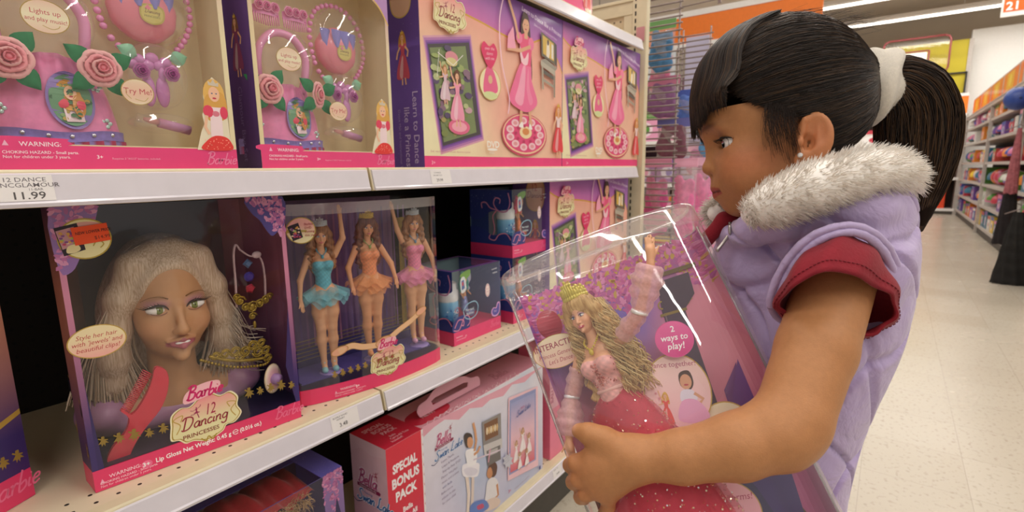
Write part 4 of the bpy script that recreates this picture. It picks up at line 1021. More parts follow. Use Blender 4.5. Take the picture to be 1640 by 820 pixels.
    if outfit.get('crown'):
        b = MB(); n = 15
        for i in range(n):
            a_ = math.pi*(1.08+.84*i/(n-1)); hh = .006+.0065*math.exp(-((i-7)/2.6)**2)+(.002 if i % 2 else 0)
            kk = 1.5 if outfit.get('bigcrown') else 1; hh *= (1.15 if kk > 1 else 1); p = Vector((.0135*math.cos(a_), .004+.0150*math.sin(a_), .2755)); b.tube([p, p+Vector((0, -.001, hh))], [.0012*kk, .0009*kk], outfit['crown'], n=5); b.ell(p+Vector((0, -.001, hh)), .0013*kk, outfit['crown'], nu=6, nv=4); b.ell(p, .0017*kk, outfit['crown'], nu=6, nv=4); b.ell(p+Vector((0, 0, hh*.5)), .0014*kk, outfit['crown'], nu=6, nv=4)
        b.build('crown', mat('crown_plastic', attr=True, rough=.3, metal=.2, var=.03, coat=.3), t)
    b = MB(); nk = crv([(-.0085, .000, .2335), (-.007, -.007, .228), (0, -.0105, .2215), (.007, -.007, .228), (.0085, .0, .2335)], 4)
    for p in nk: b.ell(p, .0013, outfit.get('neck', '#5fa8c0'), nu=6, nv=4)
    b.ell((0, -.0118, .219), (.0028, .002, .0032), outfit.get('neck', '#5fa8c0'), nu=8, nv=6); b.build('necklace', VPLAST, t)
    return t

# ------------------------------------------------------------------ curved fairy-tale boxes
def castle_side(L, z, H, dk=0.0):
    """printed twilight castle wall colours"""
    t = z/H
    c = mixc('#3a2460', '#c9806a', (t-.15)*2.2) if t < .6 else mixc('#c9806a', '#7a4a6e', (t-.6)*2.6)
    return c
def outline_box(W, D, bulge=0.0, side=.012):
    fr = [(W*(i/16), -bulge*math.sin(math.pi*i/16)**.7 if bulge else 0) for i in range(17)]
    lf = [(-side*.3, D*.25), (side*.1, D*.55), (side*1.2, D*.82), (side*3.2, D)]
    rt = [(W-x, y) for x, y in lf]
    return fr, lf, rt
def curved_box(c, bulge, band, backcol, sidefn, fullclear=False, H=None):
    W, D, H = c.W, c.D, H or c.H
    fr, lf, rt = outline_box(W, D, bulge)
    ring = [fr[0]]+lf+list(reversed(rt))+[fr[-1]]
    b = MB()
    loop = fr+rt+list(reversed(lf))
    wallband(b, loop, 0, band, '#e63a6c', closed=True, smooth=False)
    b.add([(x, y, .0012) for x, y in loop], flatpoly(loop), '#c23060'); b.build('pink_base_band', PRINT, c.t)
    if not fullclear:
        for r_, rw in ((0, [fr[0]]+lf), (1, [fr[-1]]+rt)):
            b = MB(); wallband(b, rw, band, H, nz=10, cfn=lambda L, z: sidefn(L, z, r_)); b.build('side_panel', PRINT, c.t)
    b = MB(); wallband(b, [lf[-1], rt[-1]], band, H, nz=10, cfn=backcol); 
    b.add([(x, y, band+.0005) for x, y in loop], flatpoly(loop), '#241838')
    b.build('back_card', PRINT, c.t)
    b = MB(); b.add([(x, y, H) for x, y in loop], flatpoly(loop), '#3a2450'); b.build('lid', FILM if fullclear else PRINT, c.t)
    b = MB(); wallband(b, fr if not fullclear else fr+rt, band, H, '#fff', smooth=True)
    if fullclear: wallband(b, [fr[0]]+lf, band, H, '#fff', smooth=True)
    b.build('clear_window', FILM, c.t)
    return fr, lf, rt
def frontS(W, bulge): return lambda u, v, h: Vector((u, -bulge*math.sin(math.pi*min(max(u/W, 0), 1))**.7-h if bulge else -h, v))

# --- styling head box
c = Carton('styling_head_box', 'tall window box with a blond styling head, orange price sticker on it', 'toy box', .162, .833, Z2+.0006, .287, .388, .185, rz=math.radians(-5.8))
def sidefn(L, z, r):
    t = z/c.H
    if r: return mixc('#3c2152', '#a8606c', t*1.1)
    if t < .16: return '#3b2a5c'
    return mixc('#4d2f6e', '#b97866', min(1, (t-.16)*2.6)) if t < .75 else mixc('#b97866', '#5a3350', (t-.75)*4)
def backfn(L, z): return mixc('#241228', '#4a2238', 1-abs(z/.388-.5)*1.6)
fr, lf, rt = curved_box(c, 0, .0305, backfn, sidefn)
a = c.front()
# printed strips beside the window
def strip(u, v): 
    t = v/c.H; return mixc('#3a2a68', '#c77f9a', (t-.2)*2.2)
a.rect(0, .0305, .0065, c.H, None, 1, 20, strip); a.rect(.2800, .0305, c.W, c.H, None, 1, 20, strip)
a.poly([(.0065, .15), (.013, .0305), (.0065, .0305)], '#33245c'); a.poly([(.2800, .20), (.274, .15), (.268, .1), (.2800, .0305)], '#3a2860')
a.h0b = a.h
a.blob([(0, .388), (0, .31), (.012, .305), (.022, .322), (.03, .345), (.040, .35), (.0435, .37), (.044, .388)], '#8f6aa8', 3)
a.blob([(.287, .388), (.287, .345), (.278, .335), (.266, .325), (.257, .335), (.248, .352), (.236, .365), (.230, .388)], '#4f4488', 3)
a.h0b = a.h
blossom(a, 0, .306, .045, .388, 150, .0045, RNG, shape=lambda u, v: v > .31+.9*u or v > .35)
blossom(a, .228, .325, .287, .388, 170, .0045, RNG, shape=lambda u, v: v > .392-(u-.226)*1.35 and not (.262 < u < .268 and v < .345))
a.rect(0, 0, c.W, .0305, '#e63a6c')
a.poly([(.006, .010), (.0115, .010), (.00875, .0165)], '#f5b7cf'); a.text('WARNING:', .0165, .0145, .0072, '#fbd9e4', bold=.01); a.text('CHOKING HAZARD - Small parts.', .006, .0085, .0046, '#fbd9e4', bold=.01); a.text('Not for children under 3 years.', .006, .004, .0046, '#fbd9e4')
a.ell(.060, .0150, .0068, .0058, '#ef6f97', n=20); a.text('3+', .0545, .0122, .0088, '#fff', bold=.02)
lw_ = text_w('Lip Gloss Net Weight: 0.45 g', .0098, .018, .88); a.text('Lip Gloss Net Weight: 0.45 g', .0705, .0125, .0098, '#fff', bold=.018, sx=.88)
eu_ = .0705+lw_+.0065; a.curve([(eu_-.0035, .0158), (eu_+.0038, .0162), (eu_+.001, .0196), (eu_-.0032, .018), (eu_-.0036, .0145), (eu_, .0118), (eu_+.0036, .0132)], .0009, '#fff')
a.text('(0.016 oz.)', eu_+.0065, .0125, .0098, '#fff', bold=.018, sx=.80)
script(a, 'Barbie', .243, .012, .020, '#f2739a', wt=.09)
for i in range(16):
    u = .016+.0172*i; v = .062-.008*math.sin(i*.40)-.0005*i
    if .095 < u < .19: continue
    star_fairy(a, u, v, .0145+.002*(i % 3), '#8f7430')
a.build('front_print', c.t)
a = c.front(.0012); plaque(a, .141, .056, .103); a.build('title_badge', c.t, PAPER)
a = c.front(.0010)
a.ell(.0265, .209, .0315, .0225, '#c2a04a', n=36); a.ell(.0265, .209, .0302, .0212, '#efb9a8', n=36, cfn=lambda u, v: mixc('#efdcb0', '#efb0a4', (.215-v)*40))
for i, tx in enumerate(['Style her hair', "with 'jewels' and", 'beautiful clips!']): a.text(tx, .0265, .2145-.0085*i, .0085, '#c23a44', align='c', shear=.25, sx=.95, rot=.0)
a.build('style_her_hair_sticker', c.t, PAPER)
a = c.front(.0010)
a.ell(.030, .346, .0275, .0265, '#b59a3f', n=34); a.ell(.030, .346, .0258, .0248, '#e6dba4', n=34); a.blob([(.006, .35), (.02, .366), (.045, .366), (.054, .352), (.03, .352)], '#dfa49c', 4)
a.poly([(.001, .362), (.024, .367), (.029, .332), (.007, .326)], '#2b1f2c'); a.poly([(.0025, .358), (.0205, .3625), (.0245, .340), (.0065, .3345)], '#c9939a')
for i in range(26): a.ell(.006+RNG.random()*.015, .340+RNG.random()*.017, .002, .0015, RNG.choice(['#d9a24a', '#8a4f8e', '#e7c9b0', '#a8c06a', '#c2406a']), n=6)
a.blob([(.010, .330), (.012, .338), (.021, .340), (.024, .333), (.017, .329)], '#e3d3a0', 3); a.curve([(.037, .336), (.042, .343), (.048, .338), (.044, .333)], .0012, '#b59a3f')
a.build('round_sticker', c.t, PAPER)
a = c.front(.0022); rot = .10; 
def rr_(u, v): return (.0365+u*math.cos(rot)-v*math.sin(rot), .3515+u*math.sin(rot)+v*math.cos(rot))
a.poly([rr_(-.0185, -.0115), rr_(.0185, -.0115), rr_(.0185, .0115), rr_(-.0185, .0115)], '#f0501c')
p = rr_(-.0155, .0015); a.text('NEW LOWER PRICE', p[0], p[1], .0052, '#3a1408', bold=.02, rot=rot, sx=.80); p = rr_(.002, -.0075); a.text('$14.99', p[0], p[1], .0062, '#5a1c0c', rot=rot)
a.build('orange_price_sticker', c.t, PAPER)
s = c.left(.0006); s.A = (-1, 0, c.D, 0, 1, 0)
# left panel picture: gold lamp column and castle
s.line([(.030, .33), (.038, .20), (.042, .10)], .010, '#7a6420'); s.line([(.028, .33), (.036, .20), (.040, .10)], .004, '#c2a83e'); s.blob([(.015, .355), (.045, .355), (.040, .335), (.020, .335)], '#6e5a1e', 3)
s.poly([(.012, .19), (.018, .255), (.026, .19)], '#4a2a6a'); s.poly([(.060, .16), (.068, .225), (.078, .16)], '#4a2a6a')
s.poly([(.004, .125), (.1, .14), (.1, .12), (.004, .108)], '#1a1230'); s.line([(.002, .131), (.09, .145)], .0025, '#b8923f')
s.blob([(.012, .072), (.05, .10), (.075, .11), (.05, .115), (.02, .09)], '#c2a22e', 3)
for i in range(6): star_fairy(s, .010+.014*i, .045+.002*i, .024, '#c2a22e')
s.build('side_picture', c.t)
HB = c
# contents: styling head with hair, dress
def inbox(c, name, lab, cat, group=None):
    t = thing(name, c.o, lab, cat, group, c.rz); t['_local'] = 1; return t
t = inbox(c, 'styling_doll_bust', 'large smiling blond doll head and shoulders in a lilac dress', 'doll')
u = .155; O = (.131, .098, .139)
s = SDF((.0, .004, .032), (.287, .18, .345), .0018); 
face_sdf(s, O, u)
s.cap((.131, .110, .150), (.131, .115, .075), .030, .034, k=.02)
s.ell((.131, .118, .052), (.118, .048, .034), k=.03); s.cap((.060, .112, .070), (.205, .112, .070), .022, .022, k=.02)
def hcol(v): return face_cols(v, O, u, '#c8966c', '#b0606a', blush='#c98060', shadow='#c98fa0')
hd = sdf_build(s, 'bust', M_DSKIN, t, colfn=hcol, smooth_it=2)
face_paint(O, u, hd, iris='#7d8a4a', brow='#7a5528')
s = SDF((-.002, .03, .030), (.289, .185, .11), .0022)
s.ell((.131, .118, .048), (.1215, .054, .032), k=.01)
for g in (-1, 1): s.ell((.131+g*.098, .112, .066), (.034, .042, .030), k=.012)
s.ell((.131, .075, .115), (.085, .075, .038), k=.006, op='cut')
sdf_build(s, 'lilac_dress', mat('lilac_moulded_dress', '#b583a8', rough=.4, var=.05), t)
# hair mass and loose locks
s = SDF((.02, .020, .06), (.262, .184, .355), .0025)
s.ell((.131, .113, .266), (.063, .081, .069), k=.01)
s.ell((.131, .018, .216), (.054, .056, .074), k=.008, op='cut')
for g in (-1, 1):
    s.path([(.131+g*.012, .070, .318), (.131+g*.045, .070, .296), (.131+g*.064, .078, .245), (.131+g*.072, .088, .195), (.131+g*.078, .098, .150), (.131+g*.080, .105, .11), (.131+g*.075, .110, .075)], [.010, .0155, .0165, .019, .021, .018, .008], k=.015)
s.ell((.131, .150, .20), (.085, .025, .11), k=.02)
sdf_build(s, 'hair', M_PLAT, t)
b = MB(); rr2 = random.Random(4)
for i in range(900):
    g = rr2.choice((-1, 1)); q = rr2.random(); o = rr2.gauss(0, .007); w2 = rr2.random()
    pts = [(.131+g*.004, .078+.03*q, .326+.006*rr2.random()), (.131+g*(.040+o*.3), .062+.04*q, .308+o*.2), (.131+g*(.066+.006*rr2.random()), .064+.03*q, .255), (.131+g*(.074+o), .074+.03*q, .20), (.131+g*(.082+o*1.6), .084+.03*q, .150), (.131+g*(.080+o*2.6), .086+.03*q, .105-.03*w2)]
    b.tube(crv(pts, 4), .0008, mixc('#e0cbb4', '#a58a6c', rr2.random()), n=3, caps=False)
for i in range(26):
    z0 = .20-.09*rr2.random(); x0 = .212; pts = [(x0-.01, .075, z0+.04), (x0+.004+.01*rr2.random(), .07, z0), (x0+.016+.012*rr2.random(), .068, z0-.028), (x0+.038+.02*rr2.random(), .07, z0-.045+.012*rr2.random())]
    b.tube(crv(pts, 4), .0007, mixc('#e6d4c0', '#b59a7c', rr2.random()), n=3, caps=False)
b.build('loose_hair', mat('hair_strand', attr=True, rough=.35, var=.0), t)
# comb
def P(px, py, d): q = HB.uv(px, py, d); return Vector((q[0], d, q[1]))
t = inbox(c, 'toy_comb', 'red toy hair comb lying across the styling head box window', 'toy comb')
pt = [(248, 588), (263, 590), (269, 605), (266, 630), (255, 655), (235, 680), (221, 700), (211, 718), (203, 738), (192, 746), (176, 744), (171, 735), (180, 715), (199, 692), (206, 674), (203, 665), (193, 658), (197, 655), (210, 662), (222, 650), (236, 625), (243, 605)]
loc = [P(x, y, .018) for x, y in pt]; ou = [(p.x, p.z) for p in loc]
b = MB(); b.prism(crv(ou, 3, True), 'y', .014, .020, '#c23a4c'); b.build('comb_body', mat('red_comb_plastic', '#cf3348', rough=.3, var=.05), t, bevel=.0008)
b = MB()
for i in range(24):
    f = i/23; A = P(lerp(243, 207, f**1.0)-0, lerp(600, 662, f), .017); B = P(lerp(228, 193, f), lerp(592, 655, f)+2*math.sin(f*3), .017); b.tube([A, B], [.0011, .0006], '#cf3348', n=5)
b.build('comb_teeth', mat('red_comb_plastic'), t)
# tiara
M_GOLD = mat('toy_gold_plastic', '#9a7f2c', rough=.32, metal=.55, var=.2, scale=200, bump=.4)
t = inbox(c, 'toy_tiara', 'gold toy tiara with scrollwork beside the styling head', 'toy tiara')
b = MB(); base = [(322, 577), (345, 583), (375, 588), (402, 587), (425, 583), (434, 572)]
for p in crv([P(x, y, .03) for x, y in base], 5): b.ell(p, .0027, nu=7, nv=5)
base2 = [(335, 571), (365, 577), (395, 577), (425, 573)]
b.tube(crv([tuple(P(x, y, .03)) for x, y in base2], 4), .0030, n=6)
for (x, y, r) in ((345, 570, 7), (360, 566, 8), (376, 563, 9), (392, 563, 10), (404, 553, 9), (413, 563, 10), (425, 560, 8), (418, 548, 7), (385, 570, 8), (428, 572, 7)):
    q = P(x, y, .03); rr3 = r*.001
    for th in (0, 1): 
        pts = [(q.x+rr3*(1-.7*k/9)*math.cos(k*.7+th*3.1), q.y-.001, q.z+rr3*(1-.7*k/9)*math.sin(k*.7+th*3.1)) for k in range(10)]; b.tube(pts, .0016, n=5)
b.build('scrollwork', M_GOLD, t)
# necklace with ribbon and gems
t = inbox(c, 'toy_pendant', 'gold pendant hanging on a looped white ribbon in the box', 'toy necklace')
b = MB()
for pl in ([(379, 492), (377, 450), (374, 410), (377, 392), (384, 400)], [(384, 400), (400, 410), (413, 408)], [(413, 408), (420, 420), (424, 445), (425, 480)]):
    b.tube(crv([tuple(P(x, y, .05)) for x, y in pl], 4), .0036, '#c9a9ae', n=6, flat=.4)
b.ell(P(411, 408, .048), (.008, .004, .006), '#d8bcc0', nu=8, nv=6); b.build('ribbon', VCLOTH, t)
b = MB()
for (x, y, r) in ((384, 482, 9), (393, 492, 8), (404, 492, 12), (416, 486, 9), (425, 480, 9), (404, 506, 7), (378, 476, 6), (431, 474, 6)):
    q = P(x, y, .045); rr3 = r*.001; b.ell(q, (rr3*.6, .004, rr3*.6), nu=10, nv=6)
    pts = [(q.x+rr3*(1-.6*k/9)*math.cos(k*.75), q.y-.002, q.z+rr3*(1-.6*k/9)*math.sin(k*.75)) for k in range(10)]; b.tube(pts, .0016, n=5)
b.ell(P(408, 520, .045), (.003, .003, .007), nu=8, nv=6); b.build('gold_pendant', M_GOLD, t)
for (x, y, cl, nm) in ((397, 422, '#5f7aa0', 'blue'), (399, 443, '#4a3f9a', 'violet'), (401, 462, '#b8374a', 'red')):
    t = inbox(c, 'toy_gem', nm+' toy hair jewel inside the loop of ribbon', 'toy jewel', None)
    b = MB(); q = P(x, y, .055); n = 4 if nm == 'blue' else 12 if nm == 'violet' else 5
    ri = [(q.x+.0085*math.cos(2*math.pi*i/n), q.y, q.z+.0085*math.sin(2*math.pi*i/n)) for i in range(n)]; ro = [(q.x+.005*math.cos(2*math.pi*i/n), q.y-.004, q.z+.005*math.sin(2*math.pi*i/n)) for i in range(n)]
    b.add(ri+ro, [(i, (i+1) % n, n+(i+1) % n, n+i) for i in range(n)]+[tuple(range(n, 2*n)), tuple(range(n-1, -1, -1))], cl); b.build('jewel', mat('faceted_gem', attr=True, rough=.1, var=.03, coat=.6), t)
t = inbox(c, 'lip_gloss_pot', 'cream disc with a lilac lip gloss pot at the lower right of the window', 'toy lip gloss')
q = P(437, 606, .02); Mx = Matrix.Rotation(math.pi/2, 3, 'X')
b = MB(); b.lathe([(0, -.002), (.0175, -.002), (.0195, 0), (.0175, .002), (.011, .0035), (0, .0035)], q, '#e6cdb4', M=Matrix.Rotation(math.radians(25), 3, 'Z') @ Mx, sx=1, sy=1.35, cols=['#e6cdb4', '#e6cdb4', '#d7b98a', '#ecd9c4', '#e3aeb4', '#e3aeb4']); b.build('disc', VPLAST, t)
b = MB(); b.lathe([(0, 0), (.009, 0), (.0095, .006), (.0085, .0135), (0, .015)], q, '#b58ab8', M=Matrix.Rotation(math.radians(25), 3, 'Z') @ Mx); b.build('pot', mat('lilac_pot', '#a880b4', rough=.15, coat=.5), t)
# ------------------------------------------------------------------ box cut off by the left edge of the picture
p0, p1 = onZ(8.8, 820, Z2+.0006), onZ(56.4, 791.5, Z2+.0006); dv = (p1-p0).normalized(); rzL = math.atan2(dv.y, dv.x)
Wl = .287; st = p1-dv*Wl
c = Carton('fairy_tale_toy_box', 'pink and purple window box cut off by the left edge of the picture', 'toy box', st.x, st.y, Z2+.0006, Wl, .388, .17, rz=rzL)
curved_box(c, 0, .0405, backfn, sidefn)
a = c.front()
a.rect(c.W-.075, .0405, c.W, c.H, None, 6, 20, lambda u, v: mixc('#3a2a66', '#c98a72', (v-.10)*7) if v < .28 else mixc('#c98a72', '#6a3a5a', (v-.28)*9))
a.rect(0, .0405, .02, c.H, '#3a2a66'); a.poly([(c.W-.075, .10), (c.W, .125), (c.W, .118), (c.W-.075, .09)], '#b8923f'); a.poly([(c.W-.06, .11), (c.W-.052, .17), (c.W-.044, .12)], '#2b1c4a')
a.rect(0, 0, c.W, .0405, '#e63a6c'); script(a, 'Barbie', c.W-.058, .016, .028, '#f2739a', wt=.09)
for i in range(8): star_fairy(a, c.W-.012-.017*i, .055, .017, '#9a7c34')
a.build('front_print', c.t)
t = inbox(c, 'toy_turret', 'pink plastic toy turret in the window box at the left edge', 'toy')
b = MB(); prof = [(.0, 0), (.024, 0), (.024, .02), (.018, .026), (.018, .05), (.022, .056), (.017, .064), (.017, .09), (.021, .096), (.012, .12), (.003, .15), (0, .152)]
b.lathe(prof, (c.W-.095, .05, .0415), '#e07a8e', n=20); b.build('turret', mat('pink_turret_plastic', '#e0708a', rough=.3, coat=.3), t)

# ------------------------------------------------------------------ three dancing dolls in a clear box
c = Carton('dancing_dolls_box', 'clear box of three dancing dolls in blue, orange and pink tutus', 'toy box', .469, .839, Z2+.0006, .322, .372, .115, rz=math.radians(-7.5))
TB = c
def back3(L, z):
    t = z/.372; k = math.sin(L*60)*.5+.5
    return mixc(mixc('#3b2f72', '#8a6aa6', t*1.2), mixc('#c9848e', '#6a569a', abs(L/.3-.5)*1.6), .25+.45*t)
fr, lf, rt = curved_box(c, .026, .0300, back3, lambda L, z, r: '#fff', fullclear=True)
W = c.W
a = Art(frontS(W, .026)); a.rect(0, 0, W, .0295, '#e63a6c', 20)
a.poly([(.058, .011), (.0625, .011), (.06, .016)], '#f5b7cf'); a.text('WARNING:', .068, .0150, .0062, '#fbd9e4', bold=.01); a.text('CHOKING HAZARD - Small parts.', .058, .0088, .0042, '#fbd9e4'); a.text('Not for children under 3 years.', .058, .0045, .0042, '#fbd9e4')
a.text('3+', .098, .0125, .0072, '#fff', bold=.02)
a.build('front_print', c.t)
S3 = planeS((0, .108, 0), (1, 0, 0), (0, 0, 1), (0, -1, 0)); a = Art(S3, h0=.0008)
for i in range(22):
    u = .010+.30*i/21; a.rect(u, .05, u+.004, .35, mixc('#b77a9a', '#6a4f94', RNG.random())); a.h = .0008+.0001*(i % 3)
a.h = .0016
for (u0, w_) in ((.012, .016), (.296, .014)):
    for k in range(4): a.rect(u0+k*w_/4, .055, u0+(k+.8)*w_/4, .30, mixc('#b99a2e', '#7a6418', k/3))
    a.rect(u0-.004, .295, u0+w_+.004, .308, '#a88a2a'); a.rect(u0-.005, .045, u0+w_+.005, .058, '#b09432'); a.blob([(u0-.008, .32), (u0+w_+.008, .32), (u0+w_, .305), (u0, .305)], '#a88a2a', 3)
a.rect(0, .031, W, .07, '#3a2f6e')
for k in range(6): a.line([(0, .045+.008*k), (W, .052+.008*k)], .0012, '#a58f3a')
a.h0b = a.h
a.build('back_picture', c.t)
b = MB(); b.box((.012, .02, .0305), (W-.012, .10, .034)); 
b.build('stage_floor', mat('violet_stage_card', '#54468c', rough=.5), c.t)
# base discs under each doll, gold fairies on the window, ribbon banner and badges
a = Art(frontS(W, .026), h0=.0005)
for i in range(9): star_fairy(a, .06+.015*i, .041+.0008*i, .015, '#9a7c34')
a.build('gold_dancers_print', c.t)
a = Art(frontS(W, .026), h0=.0012)
bn = crv([(.070, .092), (.095, .098), (.120, .090), (.16, .088), (.20, .105), (.235, .118), (.262, .132)], 5); a.line(bn, .0125, '#b9884a'); a.line(bn, .0108, '#e6b98e')
for p, r_ in (((.072, .093), .017), ((.162, .091), .019), ((.262, .131), .016)): a.ell(p[0], p[1], r_, r_*.5, '#b9884a', rot=.25); a.ell(p[0], p[1], r_*.9, r_*.42, '#e3a888', rot=.25)
a.text('the magic of', .152, .0885, .0055, '#b3603a', shear=.3, rot=.12)
a.build('ribbon_banner', c.t, PAPER)
a = Art(frontS(W, .026), h0=.0014); u_, v_ = c.uv(625, 576, -.02); plaque(a, u_-.008, v_+.004, .086); a.build('title_badge', c.t, PAPER)
a = Art(frontS(W, .026), h0=.0012); u_, v_ = .022, .326
a.ell(u_, v_, .0235, .0235, '#b59a3f', n=30); a.ell(u_, v_, .022, .022, '#e8d7a8', n=30, cfn=lambda u, v: mixc('#e9dfb0', '#e8a9a0', (v-.315)*50)); a.poly([(u_-.021, v_+.008), (u_-.004, v_+.014), (u_+.002, v_-.012), (u_-.014, v_-.018)], '#2b1f2c')
for i in range(22): a.ell(u_-.016+RNG.random()*.013, v_-.012+RNG.random()*.02, .002, .0016, RNG.choice(['#d9a24a', '#8a4f8e', '#e7c9b0', '#a8c06a', '#c2406a']), n=6)
for i, tx in enumerate(['Barbie', 'DVD', 'coming', 'this year!']): a.text(tx, u_+.005, v_+.009-.0065*i, .0055, '#a8404a', bold=.01)
a.build('round_sticker', c.t, PAPER)
bt = MB(); bt.box((.002, -.010, .346), (W-.002, .004, .372)); bt.v = [(x, y-.026*math.sin(math.pi*min(max(x/W, 0), 1))**.7*0, z) for x, y, z in bt.v]
bt = MB(); wallband(bt, [(x, y-.0006) for x, y in fr], .352, .372, '#c9b8b4'); bt.build('clear_top_rim', clear('hazy_plastic_rim', f0=.1, rough=.15, milk=.35, milkcol=(.5, .44, .42)), c.t)
def LM(c, u, y, z, rz=0, s=1.0, ry=0): return Matrix.Translation(c.o) @ c.M @ Matrix.Translation((u, y, z)) @ Matrix.Rotation(ry, 4, 'Y') @ Matrix.Rotation(rz, 4, 'Z') @ Matrix.Diagonal((s, s, s, 1))
def du(px, py, d): return TB.uv(px, py, d)
DS = 1.0
# pose: ((elbow, wrist, tip) of the arm on the picture left, then on the picture right)
z0 = .0345
u1 = du(520, 480, .045)[0]; u2 = du(592, 470, .045)[0]; u3 = du(665, 450, .045)[0]
doll('dancing_doll', 'doll in a blue tutu, leftmost of the three dancing dolls', LM(c, u1, .045, z0, math.radians(-16), 1.06), (((-.040, -.004, .178), (-.043, -.012, .145), (-.040, -.018, .122)), ((.038, -.006, .250), (.036, -.006, .292), (.034, -.006, .312))), M_LBROWN, {'bodice': '#5fb0c2', 'tutu': '#7fc4d0', 'shoe': '#8fc7cf', 'crown': '#c9d3dc', 'neck': '#4f9fb8'}, skin='#dba57e', iris='#5a9ab4', hairlong=.7)
doll('dancing_doll', 'doll in an orange tutu, middle one of the three dancing dolls', LM(c, u2, .040, z0+.008, math.radians(-12), 1.06), (((-.042, -.004, .182), (-.040, -.014, .150), (-.036, -.020, .130)), ((.042, -.006, .182), (.046, -.016, .155), (.048, -.022, .132))), M_AUBURN, {'bodice': '#e2895a', 'tutu': '#ee9f62', 'shoe': '#e59a62', 'crown': '#d9b64a', 'neck': '#8aa05a'}, skin='#d99a70', iris='#6a4a2e', hairlong=1.0)
doll('dancing_doll', 'doll in a pink tutu, rightmost of the three dancing dolls', LM(c, u3, .045, z0+.006, math.radians(-14), 1.06), (((-.036, -.006, .245), (-.044, -.006, .285), (-.048, -.006, .306)), ((.038, -.004, .182), (.040, -.014, .150), (.036, -.022, .130))), M_LBROWN, {'bodice': '#e07fa0', 'tutu': '#ee93bd', 'shoe': '#d9a0c0', 'crown': '#c9d3dc', 'neck': '#6a8fae'}, skin='#dba57e', iris='#5a7aa4', hairlong=.9)
for k, (u_, lab) in enumerate(((u1, 'left'), (u2, 'middle'), (u3, 'right'))):
    b = MB(); b.lathe([(0, 0), (.022, 0), (.022, .0025), (.018, .004), (0, .004)], (u_, .04, .0345-.003), '#9a86c4', n=26); b.build('doll_stand_disc', VPLAST, c.t)

